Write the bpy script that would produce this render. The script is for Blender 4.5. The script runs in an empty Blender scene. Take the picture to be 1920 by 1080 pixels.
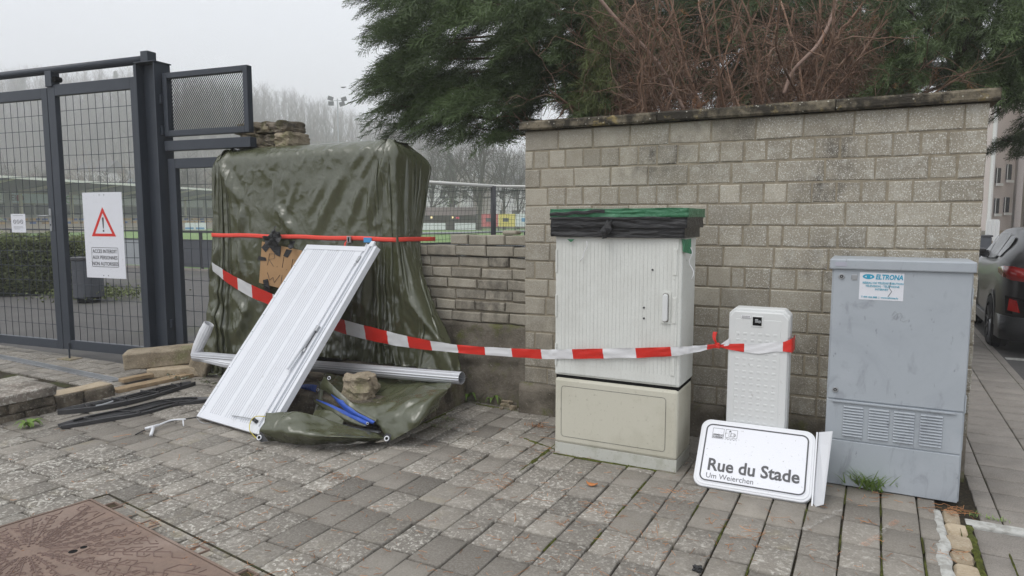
import bpy, math, random
import numpy as np
from mathutils import Vector, Matrix, noise as mn
from math import sin, cos, pi, radians as rad
# ---------------------------------------------------------------- camera
sc = bpy.context.scene
COL = sc.collection
FPX, PITCH, YAW, CH = 1303.0, 0.10035, rad(27.5), 1.6
cd = bpy.data.cameras.new('camera'); cam = bpy.data.objects.new('camera', cd); COL.objects.link(cam)
cd.sensor_width = 36; cd.lens = FPX / 1920 * 36; cd.clip_end = 3000; cd.clip_start = 0.05
cam.location = (0, 0, CH); cam.rotation_euler = (pi / 2 - PITCH, 0, YAW); sc.camera = cam
# ---------------------------------------------------------------- world, sun, exposure
SUN_EL, SUN_AZ = rad(58), rad(205)      # azimuth measured from +Y, clockwise
w = bpy.data.worlds.new('World'); sc.world = w; w.use_nodes = True
nt = w.node_tree; bgn = nt.nodes['Background']
sky = nt.nodes.new('ShaderNodeTexSky'); sky.sky_type = 'NISHITA'; sky.sun_disc = False
sky.sun_elevation = SUN_EL; sky.sun_rotation = SUN_AZ; sky.dust_density = 6; sky.air_density = 1.5
hs = nt.nodes.new('ShaderNodeHueSaturation'); hs.inputs['Saturation'].default_value = 0.12
nt.links.new(sky.outputs[0], hs.inputs['Color'])
mx = nt.nodes.new('ShaderNodeMix'); mx.data_type = 'RGBA'; mx.inputs[0].default_value = 0.88
nt.links.new(hs.outputs[0], mx.inputs[6]); mx.inputs[7].default_value = (7.1, 7.4, 8.0, 1)
nt.links.new(mx.outputs[2], bgn.inputs[0]); bgn.inputs[1].default_value = 0.1
sl = bpy.data.lights.new('sun', 'SUN'); sl.energy = 0.9; sl.angle = rad(35); sl.color = (1, .97, .93)
so = bpy.data.objects.new('sun', sl); COL.objects.link(so)
so.rotation_euler = Vector((-sin(SUN_AZ) * cos(SUN_EL), -cos(SUN_AZ) * cos(SUN_EL), -sin(SUN_EL))).to_track_quat('-Z', 'Y').to_euler()
sc.view_settings.view_transform = 'Standard'; sc.view_settings.look = 'None'
sc.view_settings.exposure = 0.62; sc.view_settings.gamma = 1
sc.cycles.volume_bounces = 5; sc.cycles.max_bounces = 8; sc.cycles.transparent_max_bounces = 8
# ---------------------------------------------------------------- geometry of the camera (used to measure positions on real planes)
_fw = Vector((-sin(YAW) * cos(PITCH), cos(YAW) * cos(PITCH), -sin(PITCH)))
_rt = Vector((cos(YAW), sin(YAW), 0)); _up = _rt.cross(_fw); _C = Vector((0, 0, CH))
def ray(x, y): return _fw + _rt * ((x - 960) / FPX) - _up * ((y - 540) / FPX)
def G(x, y, z=0.0): d = ray(x, y); return _C + d * ((z - CH) / d.z)
def onY(x, y, Y): d = ray(x, y); return _C + d * (Y / d.y)
def onX(x, y, X): d = ray(x, y); return _C + d * (X / d.x)
def atD(x, y, D): return _C + ray(x, y) * D
def colx(px, D):                    # ground point under image column px at forward distance D
    p = atD(px, 409, D); return Vector((p.x, p.y, 0))
# ---------------------------------------------------------------- mesh builder
class MB:
    def __init__(s): s.v = []; s.f = []; s.m = []; s.c = []
    def add(s, vs, fs, m=0, c=None):
        o = len(s.v); s.v.extend([tuple(p) for p in vs])
        for f in fs: s.f.append(tuple(o + i for i in f)); s.m.append(m)
        s.c.extend([c or (0.5, 0, 0, 1)] * len(vs)); return s
    def box(s, a, b, m=0, c=None, M=None):
        x0, y0, z0 = a; x1, y1, z1 = b
        vs = [Vector(p) for p in ((x0,y0,z0),(x1,y0,z0),(x1,y1,z0),(x0,y1,z0),(x0,y0,z1),(x1,y0,z1),(x1,y1,z1),(x0,y1,z1))]
        if M: vs = [M @ p for p in vs]
        return s.add(vs, [(3,2,1,0),(4,5,6,7),(0,1,5,4),(1,2,6,5),(2,3,7,6),(3,0,4,7)], m, c)
    def tube(s, pts, r, n=8, m=0, c=None, cap=True, sy=1.0):
        pts = [Vector(p) for p in pts]; k = len(pts)
        rs = r if isinstance(r, (list, tuple)) else [r] * k
        t0 = (pts[1] - pts[0]).normalized(); up = Vector((0, 0, 1)) if abs(t0.z) < .9 else Vector((1, 0, 0))
        a = t0.cross(up).normalized(); vs = []
        for i, p in enumerate(pts):
            t = (pts[min(i + 1, k - 1)] - pts[max(i - 1, 0)])
            t = t.normalized() if t.length > 1e-9 else t0
            a = (a - t * a.dot(t)); a = a.normalized() if a.length > 1e-6 else t.orthogonal().normalized()
            b = t.cross(a)
            for j in range(n):
                q = 2 * pi * j / n; vs.append(p + (a * cos(q) + b * sin(q) * sy) * rs[i])
        fs = [(i*n+j, i*n+(j+1)%n, (i+1)*n+(j+1)%n, (i+1)*n+j) for i in range(k-1) for j in range(n)]
        if cap: fs += [tuple(range(n))[::-1], tuple((k-1)*n+j for j in range(n))]
        return s.add(vs, fs, m, c)
    def prism(s, poly, y0, y1, m=0, M=None, c=None):   # poly in XZ, extruded along Y
        n = len(poly); vs = [Vector((x, y0, z)) for x, z in poly] + [Vector((x, y1, z)) for x, z in poly]
        if M: vs = [M @ p for p in vs]
        return s.add(vs, [tuple(range(n)), tuple(range(n, 2*n))[::-1]] + [((i+1)%n, i, n+i, n+(i+1)%n) for i in range(n)], m, c)
    def grid(s, P, m=0, c=None):                         # P[i][j] vectors
        a, b = len(P), len(P[0])
        return s.add([p for r in P for p in r], [(i*b+j, i*b+j+1, (i+1)*b+j+1, (i+1)*b+j) for i in range(a-1) for j in range(b-1)], m, c)
    def build(s, name, mats, parent=None, smooth=False, bevel=0, seg=2, sub=0, M=None, solid=0):
        me = bpy.data.meshes.new(name); me.from_pydata(s.v, [], s.f); me.update()
        if M: me.transform(M)
        if not isinstance(mats, (list, tuple)): mats = [mats]
        for q in mats: me.materials.append(q)
        me.polygons.foreach_set('material_index', s.m)
        if smooth: me.polygons.foreach_set('use_smooth', [True] * len(s.f))
        at = me.color_attributes.new('tint', 'FLOAT_COLOR', 'POINT'); at.data.foreach_set('color', np.array(s.c, dtype=np.float32).ravel())
        o = bpy.data.objects.new(name, me); COL.objects.link(o)
        if parent: o.parent = parent
        if solid: q = o.modifiers.new('solid', 'SOLIDIFY'); q.thickness = solid; q.offset = 0
        if bevel: q = o.modifiers.new('bevel', 'BEVEL'); q.width = bevel; q.segments = seg; q.limit_method = 'ANGLE'; q.angle_limit = rad(40); q.harden_normals = False
        if sub: q = o.modifiers.new('sub', 'SUBSURF'); q.levels = sub; q.render_levels = sub
        return o
def npmesh(name, V, F, mat, parent=None, col=None, smooth=False):   # big numpy meshes, F (n,3) or (n,4)
    me = bpy.data.meshes.new(name); V = np.asarray(V, np.float32); F = np.asarray(F, np.int32)
    me.vertices.add(len(V)); me.vertices.foreach_set('co', V.ravel())
    k = F.shape[1]; me.loops.add(F.size); me.loops.foreach_set('vertex_index', F.ravel())
    me.polygons.add(len(F)); me.polygons.foreach_set('loop_start', np.arange(len(F), dtype=np.int32) * k)
    me.materials.append(mat); me.update(calc_edges=True)
    if smooth: me.polygons.foreach_set('use_smooth', np.ones(len(F), bool))
    if col is not None:
        at = me.color_attributes.new('tint', 'FLOAT_COLOR', 'POINT'); at.data.foreach_set('color', np.asarray(col, np.float32).ravel())
    o = bpy.data.objects.new(name, me); COL.objects.link(o)
    if parent: o.parent = parent
    return o
def tag(o, label=None, cat=None, group=None, kind=None):
    if label: o['label'] = label
    if cat: o['category'] = cat
    if group: o['group'] = group
    if kind: o['kind'] = kind
    return o
def thing(name, label, cat, loc=(0, 0, 0), group=None):
    o = bpy.data.objects.new(name, None); o.empty_display_size = .1; COL.objects.link(o); o.location = loc
    return tag(o, label, cat, group)
def put(mb, name, mats, root, **k):                       # part given in world coordinates under a root standing at root.location
    return mb.build(name, mats, root, M=Matrix.Translation(-root.location), **k)
def copy_tree(o, parent=None):
    c = o.copy(); COL.objects.link(c)
    if parent: c.parent = parent
    for ch in list(o.children): copy_tree(ch, c)
    return c
# ---------------------------------------------------------------- materials
def mat(name, rgb, rough=.7, spec=.4, metal=0, tint=0, layers=(), bumps=(), coat=0, emit=None, coords='Object', trans=0):
    """layers: (kind, scale, lo, hi, colour, amount[, stretch xyz][, attribute channel]); bumps: (kind, scale, strength, distance[, stretch])"""
    m = bpy.data.materials.new(name); m.use_nodes = True; t = m.node_tree; N = t.nodes; L = t.links
    b = N['Principled BSDF']; b.inputs['Roughness'].default_value = rough; b.inputs['Specular IOR Level'].default_value = spec
    b.inputs['Metallic'].default_value = metal; b.inputs['Coat Weight'].default_value = coat
    tc = N.new('ShaderNodeTexCoord')
    def tex(kind, scale, st=None):
        mp = N.new('ShaderNodeMapping'); L.new(tc.outputs[coords], mp.inputs[0])
        if st: mp.inputs['Scale'].default_value = st
        if kind == 'voronoi': q = N.new('ShaderNodeTexVoronoi'); q.inputs['Scale'].default_value = scale; o = q.outputs['Distance']
        elif kind == 'ridge':
            q = N.new('ShaderNodeTexNoise'); q.noise_type = 'RIDGED_MULTIFRACTAL'; q.normalize = True; q.inputs['Scale'].default_value = scale; q.inputs['Detail'].default_value = 3; q.inputs['Roughness'].default_value = .5; q.inputs['Distortion'].default_value = .6; o = q.outputs['Fac']
        elif kind == 'wave': q = N.new('ShaderNodeTexWave'); q.inputs['Scale'].default_value = scale; q.inputs['Distortion'].default_value = 1.5; o = q.outputs['Fac']
        else:
            q = N.new('ShaderNodeTexNoise'); q.inputs['Scale'].default_value = scale
            q.inputs['Detail'].default_value = 2 if kind == 'soft' else 6; q.inputs['Roughness'].default_value = .65; o = q.outputs['Fac']
            if kind == 'warp': q.inputs['Distortion'].default_value = 1.5
        L.new(mp.outputs[0], q.inputs['Vector']); return o
    cur = N.new('ShaderNodeRGB'); cur.outputs[0].default_value = (*rgb, 1); cur = cur.outputs[0]
    at = sep = None
    if tint or any(len(l) > 7 for l in layers):
        at = N.new('ShaderNodeAttribute'); at.attribute_name = 'tint'; sep = N.new('ShaderNodeSeparateColor'); L.new(at.outputs['Color'], sep.inputs[0])
    if tint:
        mr = N.new('ShaderNodeMapRange'); L.new(sep.outputs[0], mr.inputs[0]); mr.inputs[3].default_value = 1 - tint; mr.inputs[4].default_value = 1 + tint
        vm = N.new('ShaderNodeVectorMath'); vm.operation = 'SCALE'; L.new(cur, vm.inputs[0]); L.new(mr.outputs[0], vm.inputs['Scale']); cur = vm.outputs[0]
    for l in layers:
        o = tex(l[0], l[1], l[6] if len(l) > 6 else None)
        mr = N.new('ShaderNodeMapRange'); L.new(o, mr.inputs[0]); mr.inputs[1].default_value = l[2]; mr.inputs[2].default_value = l[3]
        mr.inputs[3].default_value = 0; mr.inputs[4].default_value = l[5]; fac = mr.outputs[0]
        if len(l) > 7 and l[7] is not None:
            mu = N.new('ShaderNodeMath'); mu.operation = 'MULTIPLY'; mu.use_clamp = True; L.new(fac, mu.inputs[0]); L.new(sep.outputs[l[7]], mu.inputs[1]); fac = mu.outputs[0]
        mi = N.new('ShaderNodeMix'); mi.data_type = 'RGBA'; L.new(fac, mi.inputs[0]); L.new(cur, mi.inputs[6]); mi.inputs[7].default_value = (*l[4], 1); cur = mi.outputs[2]
    L.new(cur, b.inputs['Base Color'])
    prev = None
    for q in bumps:
        o = tex(q[0], q[1], q[4] if len(q) > 4 else None); bn = N.new('ShaderNodeBump'); bn.inputs['Strength'].default_value = q[2]; bn.inputs['Distance'].default_value = q[3]
        L.new(o, bn.inputs['Height'])
        if prev: L.new(prev, bn.inputs['Normal'])
        prev = bn.outputs[0]
    if prev: L.new(prev, b.inputs['Normal'])
    if emit: b.inputs['Emission Color'].default_value = (*emit[:3], 1); b.inputs['Emission Strength'].default_value = emit[3]
    if trans:
        tr = N.new('ShaderNodeBsdfTranslucent'); L.new(cur, tr.inputs[0]); ms = N.new('ShaderNodeMixShader'); ms.inputs[0].default_value = trans
        L.new(b.outputs[0], ms.inputs[1]); L.new(tr.outputs[0], ms.inputs[2]); L.new(ms.outputs[0], N['Material Output'].inputs[0])
    return m
def text_obj(s, name, size, M, m, parent=None, font_scale=1.0, bold=0.0, align='LEFT', shear=0, sx=1.0):
    cu = bpy.data.curves.new(name, 'FONT'); cu.body = s; cu.size = size; cu.extrude = 0.0006; cu.offset = bold; cu.align_x = align; cu.shear = shear; cu.resolution_u = 3
    o = bpy.data.objects.new(name + '_tmp', cu); COL.objects.link(o); dg = bpy.context.evaluated_depsgraph_get()
    me = bpy.data.meshes.new_from_object(o.evaluated_get(dg)); bpy.data.objects.remove(o); bpy.data.curves.remove(cu)
    me.name = name; me.transform(M @ Matrix.Diagonal((sx, 1, 1, 1))); me.materials.clear(); me.materials.append(m)
    ob = bpy.data.objects.new(name, me); COL.objects.link(ob)
    if parent: ob.parent = parent
    return ob
UPR = Matrix.Rotation(pi / 2, 4, 'X')      # text standing up, facing -Y
R_ = random.Random(7)
# ================================================================ MATERIALS
m_paver = mat('paver_concrete', (.228, .208, .178), .9, .25, tint=.42, layers=[
    ('noise', 7, .35, .7, (.14, .125, .105), .5), ('noise', 90, .45, .7, (.34, .32, .29), .5), ('noise', 140, .55, .75, (.07, .062, .052), .6),
    ('warp', 16, .52, .66, (.5, .475, .42), .7, (1, 1, 1), 1), ('noise', 42, .54, .63, (.58, .56, .5), .9, (1, 1, 1), 1),
    ('noise', 9, .5, .75, (.27, .23, .13), .8, (1, 1, 1), 2)],
    bumps=[('noise', 120, .5, .004), ('noise', 14, .3, .01)])
m_joint = mat('joint_soil', (.035, .03, .022), .95, .1, layers=[('noise', 3.2, .5, .62, (.055, .07, .02), .7), ('noise', 60, .45, .7, (.1, .08, .05), .6)], bumps=[('noise', 60, .8, .01)])
m_slab = mat('pavement_slab', (.275, .25, .22), .9, .25, tint=.16, layers=[('noise', 5, .4, .7, (.15, .135, .12), .5), ('noise', 170, .5, .7, (.42, .4, .37), .6), ('noise', 130, .5, .75, (.09, .08, .07), .6)], bumps=[('noise', 150, .4, .003)])
m_asphalt = mat('asphalt', (.085, .082, .078), .9, .3, layers=[('noise', 1.2, .4, .7, (.13, .125, .12), .6), ('noise', 90, .5, .75, (.2, .19, .18), .5), ('noise', .5, .55, .7, (.09, .1, .05), .5)], bumps=[('noise', 120, .5, .005)])
m_soil = mat('soil', (.07, .055, .035), .95, .1, layers=[('noise', 2.5, .5, .65, (.08, .11, .03), .8), ('noise', 40, .5, .7, (.14, .11, .07), .6)], bumps=[('noise', 25, .8, .03)])
m_moss = mat('moss', (.065, .075, .018), .95, .1, layers=[('noise', 30, .45, .7, (.2, .22, .05), .7), ('noise', 8, .5, .7, (.05, .04, .02), .7)], bumps=[('noise', 90, 1, .01)])
m_block = mat('concrete_block', (.385, .355, .292), .92, .2, tint=.22, layers=[
    ('noise', 4, .38, .66, (.25, .22, .165), .6), ('noise', 110, .45, .7, (.5, .46, .38), .4), ('noise', 150, .5, .72, (.15, .125, .095), .6),
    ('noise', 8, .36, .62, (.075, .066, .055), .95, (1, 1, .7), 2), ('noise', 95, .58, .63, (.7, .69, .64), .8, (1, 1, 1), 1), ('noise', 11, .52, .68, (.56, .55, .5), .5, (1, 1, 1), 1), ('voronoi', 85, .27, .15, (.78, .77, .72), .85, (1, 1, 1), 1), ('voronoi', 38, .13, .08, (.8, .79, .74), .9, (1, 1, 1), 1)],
    bumps=[('noise', 110, .5, .005), ('noise', 20, .4, .01)])
m_mortar = mat('mortar', (.31, .27, .2), .95, .1, layers=[('noise', 12, .4, .7, (.14, .12, .09), .6), ('noise', 90, .5, .7, (.35, .31, .25), .5)], bumps=[('noise', 60, .7, .01)])
m_coping = mat('coping_stone', (.21, .18, .13), .93, .2, layers=[('noise', 5, .40, .54, (.035, .031, .025), .95), ('noise', 24, .5, .68, (.05, .045, .036), .8), ('noise', 9, .6, .68, (.4, .31, .13), .6), ('voronoi', 26, .17, .09, (.6, .58, .5), .6)], bumps=[('noise', 50, .7, .012)])
m_stone = mat('sandstone', (.285, .24, .175), .93, .2, tint=.2, layers=[('noise', 7, .45, .65, (.15, .12, .08), .7), ('noise', 3, .55, .68, (.13, .15, .05), .6), ('noise', 70, .5, .7, (.5, .43, .32), .5)], bumps=[('noise', 12, .7, .02), ('noise', 80, .5, .006)])
m_stone_dark = mat('weathered_stone', (.2, .17, .13), .95, .15, tint=.2, layers=[('noise', 6, .4, .62, (.04, .035, .028), .85), ('noise', 50, .55, .66, (.5, .47, .4), .6, (1, 1, 1), 1), ('noise', 4, .56, .68, (.1, .11, .03), .5)], bumps=[('noise', 16, .8, .02), ('noise', 70, .6, .008)])
m_render = mat('cement_render', (.21, .185, .15), .95, .15, layers=[('noise', 3, .4, .62, (.075, .066, .05), .85), ('noise', 3.6, .54, .66, (.11, .12, .03), .9), ('noise', 55, .62, .7, (.45, .42, .36), .7), ('noise', 100, .5, .7, (.08, .07, .055), .5)], bumps=[('noise', 9, .6, .03), ('noise', 70, .6, .008)])
m_gate = mat('anthracite_steel', (.034, .041, .053), .42, .45, layers=[('noise', 2, .45, .8, (.055, .064, .08), .5)])
m_zinc = mat('galvanised_steel', (.42, .43, .44), .42, .5, metal=.8, layers=[('noise', 12, .4, .7, (.28, .29, .3), .5)])
m_dsteel = mat('dark_steel', (.06, .06, .065), .5, .4, metal=.5)
m_plastic_w = mat('weathered_cabinet_grp', (.66, .67, .63), .62, .35, layers=[('noise', 3, .45, .75, (.5, .5, .46), .55), ('noise', 4, .5, .7, (.56, .56, .52), .6, (12, 1, .4)), ('noise', 90, .52, .72, (.47, .47, .44), .5), ('noise', 28, .66, .7, (.22, .2, .17), .6)], bumps=[('noise', 120, .25, .002)])
m_plastic_b = mat('cabinet_base_beige', (.55, .53, .44), .6, .35, layers=[('noise', 40, .62, .68, (.33, .31, .24), .5), ('noise', 2.5, .48, .7, (.43, .41, .32), .7), ('noise', 14, .62, .75, (.36, .33, .25), .5, (6, 1, 1))], bumps=[('noise', 60, .1, .002)])
m_cab_s = mat('pedestal_plastic', (.66, .67, .66), .5, .4, layers=[('noise', 4, .5, .75, (.6, .61, .6), .6), ('noise', 30, .64, .7, (.3, .28, .26), .4)])
m_grey = mat('cabinet_grey_paint', (.37, .402, .432), .42, .42, layers=[('warp', 2.2, .48, .72, (.30, .325, .36), .6), ('warp', 8, .57, .68, (.24, .255, .285), .55, (1, 1, .45)), ('noise', 26, .64, .70, (.16, .17, .19), .7, (1, 1, .35)), ('noise', 1.4, .5, .75, (.48, .505, .54), .5)], bumps=[('noise', 3, .06, .01)])
m_white = mat('white_paint', (.68, .69, .71), .38, .45, layers=[('noise', 5, .55, .8, (.66, .67, .69), .5), ('noise', 35, .67, .71, (.3, .28, .26), .5)])
m_alu = mat('mill_aluminium', (.54, .55, .57), .35, .5, metal=.6, layers=[('noise', 8, .4, .7, (.5, .5, .52), .5)])
m_groove = mat('panel_groove_grey', (.47, .485, .515), .5, .4)  # groove floors, greyer than the sheet between them
m_panel = mat('white_shutter_paint', (.66, .675, .705), .36, .45, layers=[('noise', 3, .5, .75, (.58, .595, .62), .7), ('noise', 24, .63, .7, (.4, .39, .36), .5)])
m_signw = mat('sign_white', (.70, .71, .75), .35, .45, layers=[('noise', 55, .63, .67, (.3, .29, .27), .6), ('noise', 5, .6, .75, (.7, .71, .75), .5)])
m_ink = mat('sign_charcoal', (.075, .075, .08), .5, .4)
m_black = mat('black_plastic', (.012, .012, .013), .35, .5, bumps=[('noise', 14, .5, .02, (1, 1, 5))])
m_trim = mat('black_trim_plastic', (.04, .04, .042), .45, .45, layers=[('noise', 20, .5, .75, (.07, .065, .06), .5)])
m_rubber = mat('tyre_rubber', (.015, .015, .015), .8, .3)
m_dark = mat('dark_void', (.01, .01, .01), .9, .1)
m_redtape = mat('tape_red', (.62, .03, .02), .38, .4, bumps=[('noise', 18, .3, .01)])
m_whitetape = mat('tape_white', (.72, .72, .73), .4, .4, bumps=[('noise', 18, .3, .01)])
m_strap = mat('strap_red', (.8, .085, .06), .6, .3, bumps=[('wave', 120, .2, .001)])
m_blue = mat('tarp_blue', (.03, .09, .42), .4, .4, bumps=[('warp', 9, .6, .02), ('noise', 60, .3, .004)])
m_tarp = mat('tarp_olive', (.068, .073, .038), .25, .9, layers=[('noise', 1.8, .55, .8, (.1, .105, .065), .5)],
             bumps=[('noise', 3.2, .22, .05, (1.4, 1.4, .7)), ('ridge', 2.6, .5, .03, (1.2, 1.2, .7)), ('ridge', 9, .65, .012), ('ridge', 26, .4, .004), ('noise', 90, .15, .002)])
m_card = mat('cardboard', (.40, .245, .125), .8, .2, layers=[('noise', 6, .45, .7, (.33, .2, .1), .5)])
m_greenbag = mat('green_plastic', (.035, .16, .075), .32, .5, layers=[('noise', 9, .5, .7, (.05, .22, .11), .6)], bumps=[('warp', 14, .7, .02), ('noise', 40, .4, .006)])
m_wood = mat('old_timber', (.36, .27, .17), .85, .2, layers=[('noise', 8, .4, .65, (.2, .14, .08), .7, (1, 9, 1)), ('noise', 30, .55, .7, (.46, .38, .28), .5, (1, 9, 1))], bumps=[('noise', 20, .6, .01, (1, 8, 1))])
m_iron = mat('rusty_iron', (.19, .135, .105), .68, .4, layers=[('noise', 5, .42, .66, (.25, .175, .135), .7), ('noise', 60, .5, .7, (.13, .09, .075), .6), ('noise', 1.7, .55, .75, (.33, .26, .22), .6)], bumps=[('noise', 90, .35, .003)])
m_iron_d = mat('iron_pattern', (.165, .11, .09), .6, .4, bumps=[('noise', 90, .3, .003)])
m_leaf = mat('dead_leaf', (.5, .2, .07), .7, .3, layers=[('noise', 20, .45, .7, (.35, .13, .05), .6)])
m_needle = mat('dry_needles', (.42, .2, .09), .85, .2, tint=.5)
m_grass = mat('grass_blade', (.23, .34, .09), .6, .3, tint=.35, trans=.25)
m_weed = mat('weed_leaf', (.15, .24, .05), .55, .35, tint=.3, trans=.2)
m_conif = mat('conifer_foliage', (.060, .086, .034), .55, .3, tint=.85, layers=[], trans=.1)
m_thuja = mat('thuja_foliage', (.13, .155, .06), .65, .3, tint=.45, trans=.12)
m_bark = mat('bark', (.085, .06, .045), .9, .2, layers=[('noise', 12, .4, .7, (.04, .028, .02), .7, (1, 1, .3))], bumps=[('noise', 20, .8, .02, (1, 1, .3))])
m_twig = mat('bare_brown_twigs', (.20, .125, .085), .8, .3, tint=.55, layers=[('noise', 5, .5, .68, (.36, .26, .2), .7)])
m_twig_far = mat('far_bare_twigs', (.115, .092, .072), .9, .2, tint=.4)
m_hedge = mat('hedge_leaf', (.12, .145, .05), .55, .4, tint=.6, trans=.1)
m_turf = mat('sports_turf', (.15, .235, .075), .85, .2, layers=[('noise', .2, .4, .6, (.17, .26, .09), .6)])
m_hill = mat('hillside_litter', (.14, .115, .085), .95, .1, layers=[('noise', .06, .4, .6, (.1, .09, .07), .8), ('noise', .5, .45, .7, (.19, .16, .12), .6)])
m_wallgrey = mat('grey_panel', (.3, .32, .33), .7, .3, layers=[('noise', 2, .4, .7, (.24, .26, .27), .5)])
m_dpanel = mat('dark_grey_panel', (.07, .075, .085), .6, .3)
m_cream = mat('cream_steel', (.5, .46, .33), .6, .3)
m_pink = mat('house_render_taupe', (.56, .49, .46), .85, .2, layers=[('noise', 1, .4, .7, (.5, .44, .41), .4)])
m_housew = mat('house_render_white', (.68, .68, .66), .85, .2)
m_glass = mat('window_glass', (.02, .022, .025), .18, .22)
m_roof = mat('roof_slate', (.09, .085, .085), .8, .3)
m_rrail = mat('roof_edge', (.74, .73, .69), .7, .3)
m_car = mat('car_paint', (.05, .047, .046), .36, .45, metal=.3, coat=.25)
m_lamp = mat('tail_lamp', (.35, .008, .008), .15, .6, coat=1)
m_seat_o = mat('seat_orange', (.5, .31, .13), .6, .3)
m_seat_b = mat('seat_blue', (.05, .1, .3), .6, .3)
m_banw = mat('banner_white', (.7, .72, .74), .6, .3)
m_banr = mat('banner_red', (.55, .13, .14), .6, .3)
m_bany = mat('banner_yellow', (.7, .58, .15), .6, .3)
m_banb = mat('banner_blue', (.1, .3, .55), .6, .3)
m_shed = mat('shed_dark_timber', (.05, .035, .03), .85, .2)
m_net = mat('net_cord', (.04, .05, .045), .8, .2)
m_yellow = mat('yellow_cable', (.6, .5, .06), .5, .4)
m_sand = mat('cut_kerb_stone', (.42, .345, .245), .9, .2, tint=.3, layers=[('noise', 9, .45, .68, (.25, .19, .12), .6), ('noise', 80, .5, .7, (.55, .49, .4), .5)], bumps=[('noise', 14, .8, .02), ('noise', 70, .5, .005)])
m_cement = mat('white_cement', (.5, .5, .47), .9, .2, layers=[('noise', 18, .45, .6, (.3, .29, .26), .8)], bumps=[('noise', 40, .9, .01)])
m_chalk = mat('spray_paint_orange', (.62, .36, .24), .9, .2)
# ================================================================ SETTING
def plane(name, x0, y0, x1, y1, z, m, kind='structure'):
    mb = MB(); mb.add([(x0,y0,z),(x1,y0,z),(x1,y1,z),(x0,y1,z)], [(0,1,2,3)]); o = mb.build(name, m); tag(o, kind=kind); return o
plane('ground', -1500, -1500, 1500, 1500, -.06, m_soil)
# paved forecourt: individually laid pavers over joint soil
XR = .37                                     # right edge of the forecourt
plane('joint_bed', -9.6, -2.5, XR + .16, 5.6, -.022, m_joint)
def pavers():
    V = []; F = []; Cc = []; rnd = np.random.RandomState(3)
    PW, PL = .1815, .2765
    k0 = -50; mh = (-5.4, -2.05, -1.0, 2.07)
    for k in range(-50, 7):
        xa = -.0815 + PW * k + .0045; xb = xa + PW - .0102
        off = (k * .4137 % 1) * PL if k % 2 else ((k * .4137 + .42) % 1) * PL
        yy = -2.5 + off - PL
        while yy < 5.6:
            ya, yb = yy + .0075, yy + PL - .0075; yy += PL
            x0, x1 = xa, min(xb, XR)
            if x1 - x0 < .03: continue
            if x0 > -3.86 and x1 < -1.3 and yb < 2.25 - (x1 + 3.87) * .155: continue      # under the manhole cover
            if x0 < -6.35 and yb > 3.9: continue
            cx = (x0 + x1) / 2; cy = (ya + yb) / 2
            if not (-6.9 < cx < .5): 
                if cx < -9.2: continue
            z = rnd.normal(0, .0022); tx, ty = rnd.normal(0, .010, 2); h = .006; o = len(V)
            jx, jy = rnd.normal(0, .0018, 2)
            lich = max(0, mn.noise(Vector((cx * .8, cy * .8, 3))) * 1.2 + .5 + rnd.normal(0, .3) + (.45 if cx < -3.9 and cy < 2.9 else 0))
            lich *= 1 if cx < -1.2 else .65
            wn = mn.noise(Vector((cx * .9 + 9, cy * .9, 1)))
            c = (min(1, max(0, .5 + rnd.normal(0, .2) + .25 * wn)), lich, max(0, rnd.normal(-.35, .5)), 1)
            def P(x, y, dz): return (x + jx, y + jy, z + dz + tx * (x - cx) + ty * (y - cy))
            for (q, dz) in ((0, -.03), (0, -.005), (.005, 0.0)):
                V += [P(x0 + q, ya + q, dz), P(x1 - q, ya + q, dz), P(x1 - q, yb - q, dz), P(x0 + q, yb - q, dz)]; Cc += [c] * 4
            for a in (0, 4):
                F += [(o+a+i, o+a+(i+1)%4, o+a+4+(i+1)%4, o+a+4+i) for i in range(4)]
            F.append((o+8, o+9, o+10, o+11))
    o = npmesh('forecourt_paving', V, F, m_paver, col=Cc); tag(o, kind='structure')
pavers()
# public pavement to the right of the wall: larger slabs, then kerb, then road
def slabs():
    V = []; F = []; Cc = []; rnd = np.random.RandomState(5)
    def slab(x0, y0, x1, y1):
        z = -.035 + rnd.normal(0, .0015); c = (rnd.uniform(.2, .8), 0, 0, 1); o = len(V); g = .0045
        for (q, dz) in ((g, -.03), (g, -.003), (g + .004, 0)):
            V.extend([(x0+q, y0+q, z+dz), (x1-q, y0+q, z+dz), (x1-q, y1-q, z+dz), (x0+q, y1-q, z+dz)]); Cc.extend([c] * 4)
        for a in (0, 4): F.extend([(o+a+i, o+a+(i+1)%4, o+a+4+(i+1)%4, o+a+4+i) for i in range(4)])
        F.append((o+8, o+9, o+10, o+11))
    y = 4.36; r = 0
    while y < 40:
        for (a, b) in ((.58, .685), (.685, 1.01), (1.01, 1.335)): slab(a, y, b, y + .262)
        y += .266; r += 1
    y = 4.26
    while y > -2:
        x = .51
        while x < 3.5: slab(x, y - .30, x + .42, y); x += .42
        y -= .305
    tag(npmesh('pavement', V, F, m_slab, col=Cc), kind='structure')
slabs()
plane('pavement_bed', .40, -3, 1.38, 40, -.046, m_joint); plane('pavement_bed', 1.38, -3, 3.4, 4.3, -.046, m_joint)
mb = MB(); mb.box((.50, 4.265, -.06), (3.4, 4.355, -.02)); tag(mb.build('pavement_edging', m_cement, bevel=.008), kind='structure')
mb = MB(); y = 4.4
while y < 40: mb.box((1.34, y, -.2), (1.42, y + .99, -.043)); y += 1.0
tag(mb.build('kerb', m_slab, bevel=.01), kind='structure')
plane('road', 1.36, 4.36, 9.0, 120, -.052, m_asphalt)
mb = MB(); mb.box((1.44, 9.80, -.056), (4.2, 9.93, -.048)); tag(mb.build('parking_line', m_cement), kind='structure')
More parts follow.
